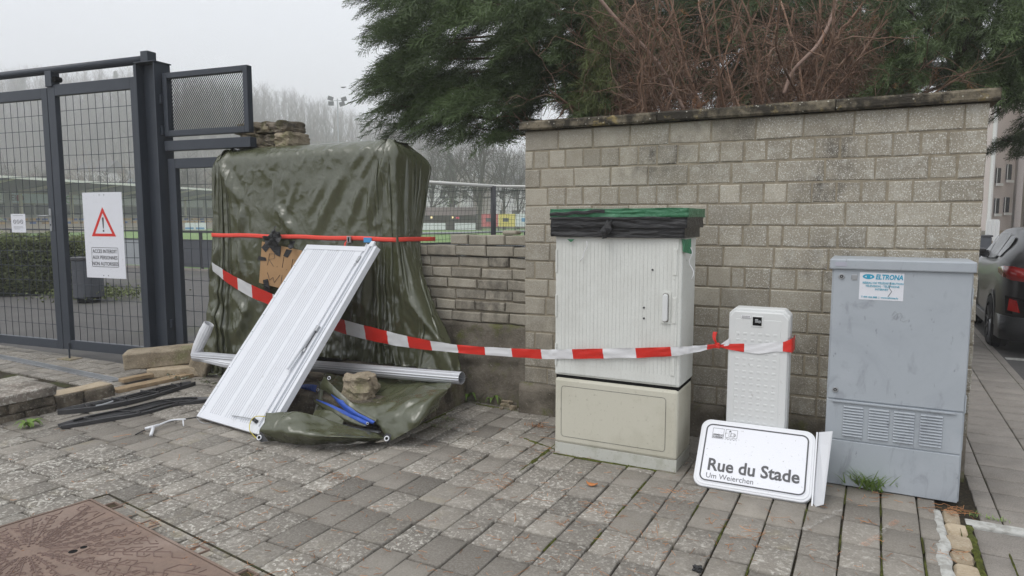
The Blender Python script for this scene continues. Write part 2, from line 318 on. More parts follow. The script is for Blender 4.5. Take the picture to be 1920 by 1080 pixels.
# forecourt edge: rough stones and a strip of cement
mb = MB(); rr = random.Random(2); y = 4.40
for k in range(15):
    h = rr.uniform(.13, .19); x0 = .385 + rr.uniform(-.01, .01); x1 = .50 + rr.uniform(-.02, .012); n = 9
    ring = []
    for i in range(n):
        q = 2 * pi * i / n; cx, cy = (x0 + x1) / 2, y - h / 2
        sx = abs(cos(q)) ** .5 * (1 if cos(q) > 0 else -1) * (x1 - x0) / 2 * rr.uniform(.9, 1.08); sy = abs(sin(q)) ** .5 * (1 if sin(q) > 0 else -1) * (h / 2 - .007) * rr.uniform(.92, 1.03)
        ring.append((cx + sx, cy + sy))
    c = (rr.uniform(.2, .9), 0, 0, 1); cxy = Vector((sum(p[0] for p in ring) / n, sum(p[1] for p in ring) / n, 0)); zt = rr.uniform(-.004, .006)
    vs = [(a, b, -.06) for a, b in ring] + [(a, b, zt - .014) for a, b in ring] + [(cxy.x + (a - cxy.x) * .82, cxy.y + (b - cxy.y) * .84, zt + rr.uniform(-.003, .003)) for a, b in ring]
    mb.add(vs, [(i, (i+1)%n, n+(i+1)%n, n+i) for i in range(n)] + [(n+i, n+(i+1)%n, 2*n+(i+1)%n, 2*n+i) for i in range(n)] + [tuple(range(2*n, 3*n))], 0, c)
    y -= h
tag(mb.build('kerb_stones', m_sand, smooth=False), kind='structure')
mb = MB(); P = []; yy = 4.34
pts = []
while yy > 1.5:
    a = .352 + .012 * mn.noise(Vector((yy * 9, 0, 0))) - (.02 if yy < 3.9 else 0); b = .385 + .035 * mn.noise(Vector((yy * 7, 5, 0))) + .012
    pts.append([Vector((a, yy, -.006)), Vector((a + .008, yy, .0035)), Vector(((a + b) / 2, yy, .007 + .003 * mn.noise(Vector((yy * 20, 1, 1))))), Vector((b - .006, yy, .003)), Vector((b, yy, -.01))]); yy -= .02
mb.grid(pts); tag(mb.build('cement_strip', m_cement, smooth=True), kind='structure')
# moss lines in the joints
# ================================================================ WALLS
def chamfer_block(mb, x0, x1, yf, z0, z1, yb, c, rnd, ch=.006, rough=.003):
    j = lambda a: rnd.uniform(-a, a)
    yf2 = yf + j(.003)
    co = [(x0 + j(rough), z0 + j(rough)), (x1 + j(rough), z0 + j(rough)), (x1 + j(rough), z1 + j(rough)), (x0 + j(rough), z1 + j(rough))]
    cx, cz = (x0 + x1) / 2, (z0 + z1) / 2
    inn = [(x + (ch if x < cx else -ch), z + (ch if z < cz else -ch)) for x, z in co]
    vs = [(x, yb, z) for x, z in co] + [(x, yf2 + ch, z) for x, z in co] + [(x, yf2, z) for x, z in inn]
    fs = [(i, (i+1)%4, 4+(i+1)%4, 4+i) for i in range(4)] + [(4+i, 4+(i+1)%4, 8+(i+1)%4, 8+i) for i in range(4)] + [(8, 9, 10, 11)]
    mb.add(vs, fs, 0, c if not callable(c) else (0, 0, 0, 1))
    if callable(c): mb.c[-len(vs):] = [c(v[0], v[2]) for v in vs]
WY = 5.05; WX0, WX1 = -2.515, .575
zs = [2.288, 2.129, 1.986, 1.838, 1.697, 1.548, 1.402, 1.256, 1.110, .965, .82, .675, .53, .385, .25]
J = {0: [1046,1111,1180,1254,1332,1415,1504,1599,1698,1804], 1: [1000,1029,1060,1093,1126,1161,1196,1232,1270,1310,1349.5,1394.5,1436,1482,1527,1574,1624,1672,1724,1776],
     2: [1013,1076,1145,1216,1291,1372,1457,1547.5,1642,1743,1796], 3: [1027,1061,1093,1127,1161,1196,1232,1271,1310,1350,1391,1434,1478,1524,1571,1617.5,1666,1715,1767],
     4: [1046,1111,1180,1254,1329,1411,1497.5,1590,1685,1789]}
def wall():
    rnd = random.Random(11); root = thing('block_wall', 'weathered grey concrete block wall with mossy stone coping behind the utility cabinets', 'wall', (-1, WY, 0))
    mb = MB()
    stains = [(1215, 1, .9), (1240, 1, 1), (1275, 1, .6), (1250, 2, .5), (1560, 1, .6), (1575, 2, .9), (1560, 3, .9), (1530, 3, .7), (1590, 1, .5), (1580, 0, .4), (1540, 6, .8), (1590, 6, .8), (1500, 6, .5), (1600, 7, .7)]
    onYx = {px: onY(px, 300, WY).x for px, r, a in stains}
    for r in range(len(zs) - 1):
        z1, z0 = zs[r], zs[r + 1]
        if r in J:
            xs = [WX0] + [onY(px, 300, WY).x for px in J[r]] + [WX1]
        else:
            p = .168 if r % 2 == 1 else .336
            x = WX1 - (.26 if r % 2 else .17) - rnd.uniform(0, .04); xs = [WX1]
            while x > WX0 + .09:
                xs.append(x); x -= p + rnd.uniform(-.006, .006) if rnd.random() > .15 else p / 2 + .01
            xs = [WX0] + xs[::-1]
        for a, b in zip(xs[:-1], xs[1:]):
            cx = (a + b) / 2; cz = (z0 + z1) / 2
            r0 = min(1, max(0, .5 + rnd.gauss(0, .24))); gg = rnd.gauss(0, .12); dd = max(0, rnd.gauss(-.08, .18))
            def cf(x, z):
                g = .2 + .8 * max(0, (x + 2.2) / 2.4) * (1 if z > 1.2 else .7) + gg + .35 * mn.noise(Vector((x * 2.5, z * 2.5, 0)))
                dk = dd + max(0, .7 * (1.05 - z)) + .5 * max(0, mn.noise(Vector((x * 1.5, z * 2, 8))) - .1)  # darker towards the foot: dirt and damp, plus occlusion shade painted in
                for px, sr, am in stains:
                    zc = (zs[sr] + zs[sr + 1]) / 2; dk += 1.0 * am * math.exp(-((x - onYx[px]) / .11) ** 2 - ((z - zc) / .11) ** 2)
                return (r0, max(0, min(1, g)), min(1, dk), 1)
            nsub = 2 if b - a > .25 else 1
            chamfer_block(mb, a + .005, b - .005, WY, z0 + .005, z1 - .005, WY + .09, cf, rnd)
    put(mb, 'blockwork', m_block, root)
    mb = MB(); mb.box((WX0 + .008, WY + .0055, .0), (WX1 - .008, WY + .24, 2.284)); put(mb, 'mortar_core', m_mortar, root)
    mb = MB()                                   # foundation stone, uneven
    for a, b, d in ((WX0 - .03, -1.9, .03), (-1.9, -.9, .012), (-.9, WX1 - .01, .005)):
        P = []
        for i in range(9):
            x = a + (b - a) * i / 8; P.append([Vector((x, WY - d + .016 * mn.noise(Vector((x * 4, z * 6, 2))) + (.03 if z > .235 else 0), z)) for z in (-.08, .0, .06, .12, .18, .225, .248)])
        mb.grid(P)
    put(mb, 'foundation', m_render, root, smooth=True, solid=.02)
    # coping: four stones
    ce = [onY(962 + 0, 240, WY - .06).x] ; cxs = [WX0 - .02, onY(1231.5, 230, WY - .06).x, onY(1567, 200, WY - .06).x, WX1 + .045]
    for a, b in zip(cxs[:-1], cxs[1:]):
        mb = MB(); n = max(6, int((b - a) / .05)); P = []
        for i in range(n + 1):
            x = a + .003 + (b - a - .006) * i / n; q = lambda k: .004 * mn.noise(Vector((x * 5, k, a)))
            e = 1 if 0 < i < n else 0
            sec = [(WY + .02, 2.292), (WY - .052, 2.289 + q(1)), (WY - .062, 2.300), (WY - .064 + q(2), 2.345 + q(3)), (WY - .055, 2.358 + q(4)), (WY + .10, 2.372 + q(5)), (WY + .29, 2.36), (WY + .30, 2.292), (WY + .02, 2.292)]
            P.append([Vector((x, y, z)) for y, z in sec])
        mb.grid(P); k = len(P[0]); base = 0
        mb.f.append(tuple(range(k - 1))); mb.m.append(0); mb.f.append(tuple(n * k + j for j in range(k - 1))[::-1]); mb.m.append(0)
        put(mb, 'coping_stone', m_coping, root, bevel=.006)
    return root
wall()
# low broken wall to the left of it
LY = 5.17
def low_wall():
    rnd = random.Random(4); root = thing('broken_wall', 'low broken brick wall on a cracked cement base between tarpaulin and block wall', 'wall', (-3, LY, 0))
    mb = MB(); z = .70; k = 0
    tops = []
    while z < 1.40:
        x0 = -5.0; x1 = WX0 - .012
        if z > 1.27: x0 = -3.30
        x = x0 + rnd.uniform(-.2, 0) if z <= 1.27 else x0
        h = .092; fwd = rnd.uniform(-.006, .006) - (.01 if k % 3 == 0 else 0)
        while x < x1 - .03:
            Lb = rnd.choice([.3, .3, .27, .2]) if z < 1.27 else rnd.choice([.18, .17, .2]); b = min(x + Lb, x1)
            if x1 - b < .06: b = x1
            c = (min(1, max(0, .45 + rnd.gauss(0, .25))), max(0, rnd.gauss(.12, .12)), max(0, rnd.gauss(.42, .28)), 1)
            chamfer_block(mb, x + .004, b - .004, LY + fwd + rnd.uniform(-.006, .006), z + .006, z + h - .004, LY + .17, c, rnd, .008, .005)
            x = b
        z += h + (.003); k += 1
    zt = z
    put(mb, 'brickwork', m_block, root)
    mb = MB(); mb.box((-5.0, LY + .02, .6), (WX0 - .012, LY + .16, 1.25)); put(mb, 'mortar_core', m_mortar, root)
    mb = MB(); P = []
    for i in range(60):
        x = -5.0 + (WX0 - .01 + 5.0) * i / 59; row = []
        for j in range(22):
            zz = -.06 + .755 * j / 21 + (.012 * mn.noise(Vector((x * 9, 0, 0))) if j == 21 else 0)
            y = LY - .03 + .02 * mn.noise(Vector((x * 2.2, zz * 2.2, 4))) + .008 * mn.noise(Vector((x * 9, zz * 9, 4)))
            crack = .31 + .05 * mn.noise(Vector((x * 3, 7, 7))) + .05 * (x + 3.2)
            if abs(zz - crack) < .02 and x > -3.3: y += .02
            if x > -2.75 and zz > .55 - (x + 2.75) * 1.4: y += .025
            row.append(Vector((x, y, zz)))
        row.append(Vector((x, LY + .06, .70))); P.append(row)
    mb.grid(P); put(mb, 'cement_base', m_render, root, smooth=True)
    # loose top brick
    mb = MB(); mb.box((-2.80, LY + .02, zt), (-2.66, LY + .12, zt + .035)); put(mb, 'loose_brick', m_block, root, bevel=.015)
    return root
low_wall()
def rock(name, pts_box, m, seed, rough=.12, sub=3, rz=0, rot=None):
    """irregular stone: subdivided box squeezed by noise. pts_box=(centre, size)"""
    import bmesh
    c, s = Vector(pts_box[0]), Vector(pts_box[1]); bm = bmesh.new(); bmesh.ops.create_cube(bm, size=1)
    bmesh.ops.subdivide_edges(bm, edges=bm.edges[:], cuts=7, use_grid_fill=True)
    for v in bm.verts:
        p = v.co.copy(); l = max(abs(p.x), abs(p.y), abs(p.z)); r = p.length
        p = p * (1 - .16 * (r / .5 - 1)); n = mn.noise(p * 2.2 + Vector((seed, 0, 0))) + .45 * mn.noise(p * 6 + Vector((0, seed, 0)))
        p = p * (1 + rough * n * 1.3); v.co = Vector((p.x * s.x, p.y * s.y, p.z * s.z))
    me = bpy.data.meshes.new(name); bm.to_mesh(me); bm.free(); me.materials.append(m)
    at = me.color_attributes.new('tint', 'FLOAT_COLOR', 'POINT'); at.data.foreach_set('color', np.array([(.5 + .4 * mn.noise(Vector((seed, 1, 1))), .5, .3, 1)] * len(me.vertices), dtype=np.float32).ravel())
    o = bpy.data.objects.new(name, me); COL.objects.link(o); o.location = c; o.rotation_euler = rot or (0, 0, rz); return o
# stone pier stub behind the tarpaulin
def pier():
    root = thing('stone_pier', 'rough broken stone pier top rising behind the green tarpaulin beside the gate', 'pier', (-5.2, 5.2, 0))
    rnd = random.Random(3); k = 0
    _pa, _pb = onY(459, 245, 5.1).x, onY(536, 245, 5.1).x; mb = MB(); mb.box((_pa, 5.08, 0), (_pb, 5.40, 2.2)); put(mb, 'core', m_render, root)
    for (x, z, w_, h) in ((-5.52, 2.26, .22, .10), (-5.32, 2.27, .2, .09), (-5.14, 2.27, .16, .1), (-5.50, 2.375, .25, .12), (-5.27, 2.37, .18, .10), (-5.12, 2.37, .16, .13), (-5.53, 2.49, .18, .11), (-5.36, 2.50, .18, .1), (-5.19, 2.49, .2, .11)):
        x = _pa + (x + .05 + 5.56) / .47 * (_pb - _pa); o = rock('rubble_stone', ((x, 5.17 + rnd.uniform(-.01, .01), z - .008), (w_ * (_pb - _pa) / .47, .3, h * 1.08)), m_stone if k % 4 else m_stone_dark, k * 3.1, .2); k += 1
        o.parent = root; o.location -= root.location
pier()
# ================================================================ CABINETS
def rrect(x0, z0, x1, z1, r, n=5):
    out = []
    for cx, cz, a in ((x1 - r, z1 - r, 0), (x0 + r, z1 - r, 90), (x0 + r, z0 + r, 180), (x1 - r, z0 + r, 270)):
        for i in range(n + 1): q = rad(a + 90 * i / n); out.append((cx + r * cos(q), cz + r * sin(q)))
    return out
def frame_line(mb, poly, y, t, d=.001, m=0):                # thin closed line following poly in XZ
    n = len(poly); cx = sum(p[0] for p in poly) / n; cz = sum(p[1] for p in poly) / n
    inn = []
    for i, p in enumerate(poly):
        a = Vector(poly[i - 1]); b = Vector(poly[(i + 1) % n]); tt = (b - a).normalized(); nn = Vector((-tt.y, tt.x)); inn.append((p[0] + nn.x * t, p[1] + nn.y * t))
    vs = [(x, y, z) for x, z in poly] + [(x, y, z) for x, z in inn]
    mb.add(vs, [(i, (i+1)%n, n+(i+1)%n, n+i) for i in range(n)], m)
def disc(mb, x, z, y, r, d, n=14, m=0): mb.tube([(x, y, z), (x, y - d, z)], r, n, m)
def white_cabinet():
    root = thing('utility_cabinet', 'tall speckled white street cabinet on a beige base, top wrapped in green and black plastic', 'utility cabinet', (-1.455, 4.42, 0))
    x0, x1, yf, yb = -1.885, -1.036, 4.236, 4.605
    mb = MB(); mb.box((x0, yf + .012, .545), (x1, yb, 1.50)); put(mb, 'housing', m_plastic_w, root, bevel=.012)
    mb = MB(); mb.box((x0 + .028, yf + .006, .56), (x1 - .022, yf + .02, 1.478)); door = put(mb, 'door', m_plastic_w, root, bevel=.003)
    mb = MB()
    for i in range(31):
        x = x0 + .05 + i * .0253; mb.box((x, yf + .0050, .62), (x + .0022, yf + .008, 1.445))
    put(mb, 'rib', mat('rib_dirty_white', (.50, .505, .475), .7, .3, layers=[('noise', 9, .42, .62, (.64, .645, .62), .95)]), root)
    mb = MB()
    for z in (.62, .95, 1.25):
        mb = MB(); mb.box((x1 - .052, yf + .0, z), (x1 - .030, yf + .009, z + .16)); put(mb, 'hinge', m_plastic_w, root, bevel=.002)
        mb = MB(); mb.box((x0 + .004, yf + .004, z - .01), (x0 + .016, yf + .014, z + .14)); put(mb, 'hinge', m_plastic_w, root, bevel=.002)
    h = onY(1248.5, 577, yf); mb = MB(); mb.prism(rrect(h.x - .03, h.z - .1, h.x + .03, h.z + .1, .008), yf - .002, yf + .012); pl = put(mb, 'handle_plate', m_plastic_w, root)
    mb = MB(); mb.prism(rrect(h.x - .018, h.z - .085, h.x + .014, h.z + .085, .014), yf - .022, yf + .004); o = put(mb, 'handle', m_cab_s, root, bevel=.004)
    mb = MB(); mb.prism(rrect(h.x - .021, h.z - .09, h.x + .019, h.z + .09, .014), yf - .0028, yf + .004); put(mb, 'handle_recess', mat('recess_grey', (.2, .19, .17), .8), root)  # darker flat panel around the handle
    for px, py in ((1223, 506), (1207, 577), (1207, 597)): mb = MB(); p = onY(px, py, yf); disc(mb, p.x, p.z, yf + .006, .006, .005); put(mb, 'screw', m_dsteel, root)
    mb = MB(); mb.box((x0 + .01, yf + .02, .522), (x1 - .008, yb - .01, .548)); put(mb, 'gap', m_dark, root)
    bx0, bx1 = x0 + .004, x1 - .004
    mb = MB(); mb.box((bx0, yf + .004, .075), (bx1, yb - .004, .528)); base = put(mb, 'base', m_plastic_b, root, bevel=.02)
    mb = MB(); mb.box((bx0 + .002, yf + .010, -.01), (bx1 - .002, yb - .008, .078)); put(mb, 'plinth', mat('plinth_grey', (.5, .5, .45), .8, layers=[('noise', 9, .5, .7, (.3, .3, .22), .7), ('noise', 60, .6, .7, (.15, .17, .06), .6)]), root, bevel=.004)
    mb = MB(); frame_line(mb, rrect(bx0 + .05, .125, bx1 - .075, .475, .022), yf + .0015, .0022); put(mb, 'panel_seam', m_dsteel, root)
    mb = MB(); mb.prism(rrect(bx0 + .052, .127, bx1 - .077, .473, .021), yf + .0028, yf + .006); put(mb, 'access_panel', m_plastic_b, root)
    return root
white_cabinet()
def wrinkled_box(a, b, n, amp, seed, mbk=None):
    """closed box with many cuts, wrinkled by noise"""
    import bmesh
    bm = bmesh.new(); bmesh.ops.create_cube(bm, size=1); bmesh.ops.subdivide_edges(bm, edges=bm.edges[:], cuts=n, use_grid_fill=True)
    A, B = Vector(a), Vector(b); c = (A + B) / 2; s = B - A
    for v in bm.verts:
        p = Vector((v.co.x * s.x, v.co.y * s.y, v.co.z * s.z)) + c
        d = mn.noise(Vector((p.x * 5 + seed, p.y * 5, p.z * 30))) * .7 + mn.noise(Vector((p.x * 18 + seed, p.y * 18, p.z * 60))) * .4
        nrm = v.co.normalized(); v.co = p + Vector((nrm.x * .5, nrm.y, nrm.z * .5)) * d * amp
    return bm
def bm_obj(bm, name, m, root, loc):
    me = bpy.data.meshes.new(name); bm.to_mesh(me); bm.free(); me.transform(Matrix.Translation(-loc)); me.materials.append(m)
    me.polygons.foreach_set('use_smooth', [True] * len(me.polygons)); o = bpy.data.objects.new(name, me); COL.objects.link(o); o.parent = root; return o
def bag_cover():
    root = thing('plastic_cover', 'green plastic sheet bound with black tape over the top of the tall white cabinet', 'plastic cover', (-1.455, 4.42, 1.47))
    L = root.location
    bm_obj(wrinkled_box((-1.905, 4.20, 1.606), (-0.995, 4.66, 1.660), 40, .016, 1), 'green_sheet', m_greenbag, root, L)
    bm_obj(wrinkled_box((-1.90, 4.203, 1.540), (-1.003, 4.65, 1.612), 40, .014, 9), 'black_tape', m_black, root, L)
    bm_obj(wrinkled_box((-1.905, 4.214, 1.478), (-1.02, 4.63, 1.54), 34, .012, 5), 'black_tape', m_black, root, L)
    mb = MB()                                    # loose tape across the green
    for (xa, za, xb, zb, w_) in ((-1.9, 1.622, -1.52, 1.645, .022), (-1.9, 1.596, -1.1, 1.60, .014)):
        P = []
        for i in range(26):
            t = i / 25; x = xa + (xb - xa) * t; z = za + (zb - za) * t + .003 * sin(t * 17); y = 4.188 + .004 * mn.noise(Vector((x * 9, 1, 1))); P.append([Vector((x, y, z - w_ / 2)), Vector((x, y - .002, z)), Vector((x, y, z + w_ / 2))])
        mb.grid(P)
    put(mb, 'black_tape', m_black, root, smooth=True)
    mb = MB(); p = onY(1141, 417, 4.19); rnd = random.Random(8)
    for s_ in (0, 1):
        P = []
        for i in range(12):
            t = i / 11; z = p.z + .012 - t * (.115 if s_ == 0 else .085); x = p.x + (.012 if s_ else -.008) - .02 * t + .006 * sin(t * 9 + s_); ww = .006 + .018 * sin(min(1, t * 1.1) * pi * .8)
            P.append([Vector((x - ww, 4.18 + .006 * sin(t * 8), z)), Vector((x, 4.168 - .008 * t, z)), Vector((x + ww, 4.182 + .006 * cos(t * 6), z + .004))])
        mb.grid(P)
    put(mb, 'tape_tail', m_black, root, smooth=True)
    mb = MB(); P = []                            # sheet corner hanging at the right
    for i in range(8):
        t = i / 7; z = 1.475 - .075 * t; P.append([Vector((-1.04 + .035 * u + .01 * t, 4.225 + .10 * u + .012 * sin(u * 9 + t * 3), z - .02 * u * (1 - u) - (.02 * u if t > .5 else 0))) for u in [k / 8 for k in range(9)]])
    mb.grid(P); put(mb, 'green_corner', m_greenbag, root, smooth=True); mb = MB()
    P = [[Vector((-1.79 + .055 * u, 4.222 - .004 * u, 1.462 - .02 * t * (1 - abs(2 * u - 1)))) for u in [k / 6 for k in range(7)]] for t in (0, .5, 1)]
    mb.grid(P); put(mb, 'green_corner', m_greenbag, root, smooth=True)
    def cord(pts, nm='drawstring'):
        mb = MB(); mb.tube(pts, .0028, 6); put(mb, nm, m_whitetape, root, smooth=True)
    cord([Vector((-1.655 - .0 * i, 4.222, 1.452 - .13 * i / 8)) + Vector((-.045 * (i / 8) ** 3 + .006 * sin(i), 0, 0)) for i in range(9)])
    cord([Vector((-1.0, 4.30, 1.42)) + Vector((.012 * sin(i * 1.3) + .02 * (i / 8) ** 2, -.0, -.20 * i / 8)) for i in range(9)])
bag_cover()
SY = 4.41
def small_cabinet():
    a = onY(1366, 589, SY); b = onY(1486, 589, SY); zt = onY(1425, 580, SY).z; x0, x1 = a.x, b.x - .012
    root = thing('pedestal_cabinet', 'narrow white pedestal cabinet with a dimpled door and open latch, barrier tape tied round it', 'pedestal cabinet', ((x0 + x1) / 2, SY + .07, 0))
    c = .035; shp = [(x0, 0), (x1, 0), (x1, zt - c), (x1 - c, zt), (x0 + c, zt), (x0, zt - c)]
    mb = MB(); mb.prism(shp, SY + .022, SY + .15); put(mb, 'housing', m_cab_s, root, bevel=.008)
    sh = [(x0 + .004, .02), (x1 - .006, .02), (x1 - .006, zt - c - .02), (x1 - c - .004, zt - .018), (x0 + c, zt - .018), (x0 + .004, zt - c - .02)]
    mb = MB(); mb.prism(sh, SY, SY + .024); door = put(mb, 'door', m_cab_s, root, bevel=.007)
    mb = MB(); mb.box((x0 + .045, SY - .002, .05), (x1 - .05, SY + .003, zt - .065)); W_ = x1 - x0; r = 0; z = zt - .155
    while z > .1:
        if not (.0 < 0):
            for k in range(6): xx = x0 + .06 + k * (W_ - .14) / 5; mb.box((xx - .011, SY - .0038, z - .007), (xx + .011, SY + .0, z + .007)); 
        z -= .0395; r += 1
    put(mb, 'door_field', m_cab_s, root, bevel=.002)
    l = onY(1420, 603, SY)
    mb = MB(); mb.box((l.x - .034, SY - .006, l.z - .034), (l.x + .034, SY, l.z + .034)); put(mb, 'latch_frame', m_cab_s, root, bevel=.003)
    mb = MB(); mb.box((l.x - .026, SY - .0075, l.z - .024), (l.x + .026, SY - .005, l.z + .028)); put(mb, 'latch_recess', m_dark, root)
    mb = MB(); mb.box((l.x - .012, SY - .014, l.z - .006), (l.x + .006, SY - .006, l.z + .016)); mb.tube([(l.x + .014, SY - .006, l.z), (l.x + .014, SY - .016, l.z)], .009, 10); put(mb, 'latch', m_zinc, root, bevel=.002)
    l2 = onY(1399, 594, SY); mb = MB(); mb.box((l2.x - .028, SY - .004, l2.z - .009), (l2.x + .028, SY - .001, l2.z + .009)); lb = put(mb, 'number_label', m_whitetape, root)
    for k, s_ in enumerate(('GEMENG', 'SANEM')):
        pass
    mb = MB(); 
    for k in range(2):
        for q in range(6): mb.box((l2.x - .023 + q * .0078, SY - .0046, l2.z + .002 - k * .0085), (l2.x - .0175 + q * .0078, SY - .004, l2.z + .0055 - k * .0085))
    put(mb, 'label_marks', m_ink, root)
    return root
small_cabinet()
GY = 4.5
def grey_cabinet():
    root = thing('utility_cabinet', 'scuffed blue grey metal cabinet with louvred vents and a sticker at the wall end', 'utility cabinet', (.14, 4.66, 0))
    x0, x1 = -.212, .488; zt = 1.362
    mb = MB(); mb.box((x0, GY + .008, .008), (x1, 4.86, 1.31)); put(mb, 'housing', m_grey, root, bevel=.005)
    mb = MB(); mb.box((x0 + .008, GY - .001, .528), (x1 - .003, GY + .012, 1.302)); door = put(mb, 'door', m_grey, root, bevel=.004)
    mb = MB(); mb.box((x0 + .002, GY + .001, .283), (x1 - .006, GY + .012, .519)); put(mb, 'vent_panel', m_grey, root, bevel=.003)
    mb = MB(); mb.box((x0 - .002, GY - .003, .004), (x1 - .008, GY + .012, .277)); put(mb, 'base_panel', m_grey, root, bevel=.003)
    P = [(x0 - .014, 1.302), (x1 + .012, 1.302), (x1 + .012, zt), (x0 - .014, zt)]
    mb = MB(); mb.prism(P, GY - .018, 4.885); put(mb, 'lid', m_grey, root, bevel=.008)
    mb = MB(); mb.box((x0 + .03, GY - .012, .509), (x1 - .04, GY + .002, .5215)); put(mb, 'drip_strip', m_grey, root, bevel=.003)
    vs = []
    for k, (xa, xb) in enumerate(((1581, 1618), (1629, 1667), (1676, 1715), (1726, 1768))):
        a = onY(xa, 780, GY).x; b = onY(xb, 780, GY).x; mb = MB()
        for i in range(11):
            z = .492 - i * .0172; mb.add([(a, GY - .001, z), (b, GY - .001, z), (b, GY - .010, z - .0085), (a, GY - .010, z - .0085), (a, GY + .001, z - .0115), (b, GY + .001, z - .0115)], [(0, 1, 2, 3), (3, 2, 5, 4), (0, 3, 4), (1, 5, 2)])
        put(mb, 'louvre_panel', m_grey, root)
    for (px, py, t) in ((1578, 518, 0), (1566, 730, 0)):
        p = onY(px, py, GY); mb = MB(); mb.tube([(p.x, GY, p.z), (p.x, GY - .008, p.z)], .0165, 18); lk = put(mb, 'lock', m_zinc, root, bevel=.002)
        mb = MB(); mb.tube([(p.x, GY - .008, p.z), (p.x, GY - .0095, p.z)], .009, 14); put(mb, 'lock_core', m_dark, root)
        mb = MB(); mb.tube([(p.x, GY - .0095, p.z), (p.x, GY - .0125, p.z)], .0045, 8); put(mb, 'lock_pin', m_zinc, root)
    p = onY(1602, 520, GY); mb = MB(); mb.box((p.x - .016, GY - .004, p.z - .016), (p.x + .016, GY, p.z + .016)); put(mb, 'plate', m_zinc, root, bevel=.002)
    mb = MB(); 
    for z in (1.12, .52): mb.box((x1 - .001, GY + .004, z), (x1 + .006, GY + .022, z + .1))
    mb.box((x1 - .004, GY + .02, .30), (x1 + .003, GY + .03, 1.29)); put(mb, 'hinge', m_grey, root, bevel=.002)
    a = onY(1610, 561, GY); b = onY(1696, 513, GY); W_ = b.x - a.x; H_ = b.z - a.z
    mb = MB(); mb.box((a.x, GY - .0024, a.z), (b.x, GY - .001, b.z)); st = put(mb, 'sticker', m_signw, root)
    m_sb = mat('sticker_blue', (.03, .33, .5), .5); m_st = mat('sticker_text_blue', (.09, .38, .5), .5)
    root_loc = root.location
    def T(s_, x, z, size, m, sx=1.0, bold=0.0, shear=0): 
        o = text_obj(s_, 'lettering', size, Matrix.Translation(Vector((x, GY - .0034, z)) - root_loc) @ UPR, m, root, bold=bold, sx=sx, shear=shear); return o
    T('ELTRONA', a.x + W_ * .36, b.z - H_ * .235, H_ * .245, m_sb, .80, .0012, .18)
    mb = MB(); cx, cz = a.x + W_ * .20, b.z - H_ * .15
    for rx, rz, y in ((.135 * W_, .09 * H_, 0),): 
        n = 20; vs_ = [(cx + rx * cos(2*pi*i/n), GY - .0034, cz + rz * sin(2*pi*i/n)) for i in range(n)] + [(cx + rx * .62 * cos(2*pi*i/n), GY - .0034, cz + rz * .42 * sin(2*pi*i/n)) for i in range(n)]
        mb.add(vs_, [(i, (i+1)%n, n+(i+1)%n, n+i) for i in range(n)])
    disc(mb, cx, cz, GY - .003, .045 * W_, .0006); put(mb, 'emblem', m_sb, root)
    for i, (s_, u, sx) in enumerate((('RÉSEAU DE TÉLÉDISTRIBUTION', .07, .96), ('TÉLÉVISION - TÉLÉPHONE', .14, .96), ('INTERNET', .36, .96))): T(s_, a.x + W_ * u, b.z - H_ * (.41 + i * .115), H_ * .098, m_st, sx, .0003)
    T('T 499 466 888  |  www.eltrona.lu', a.x + W_ * .05, b.z - H_ * .93, H_ * .092, m_st, .96, .0003)
    mb = MB(); mb.tube([(a.x + W_ * .71, GY - .0036, b.z - H_ * .32), (a.x + W_ * .68, GY - .0036, b.z - H_ * .55), (a.x + W_ * .74, GY - .0036, b.z - H_ * .66), (a.x + W_ * .66, GY - .0036, b.z - H_ * .86)], .0012, 4); put(mb, 'tear', m_ink, root)
    q = onY(1577, 495, GY - .018); mb = MB(); mb.box((q.x - .03, GY - .0205, q.z - .012), (q.x + .03, GY - .019, q.z + .012)); put(mb, 'faded_label', mat('faded_label', (.4, .4, .46), .5), root)
    mb = MB()                                   # scratched graffiti squiggle
    pp = [(1672,592),(1678,584),(1684,590),(1680,600),(1674,596),(1682,589),(1688,586),(1692,592),(1688,600),(1694,604),(1702,600)]
    for i in range(len(pp) - 1):
        A_ = onY(*pp[i], GY - .0015); B_ = onY(*pp[i+1], GY - .0015); mb.tube([A_, B_], .0008, 4)
    put(mb, 'scratch', m_zinc, root)
    return root
grey_cabinet()
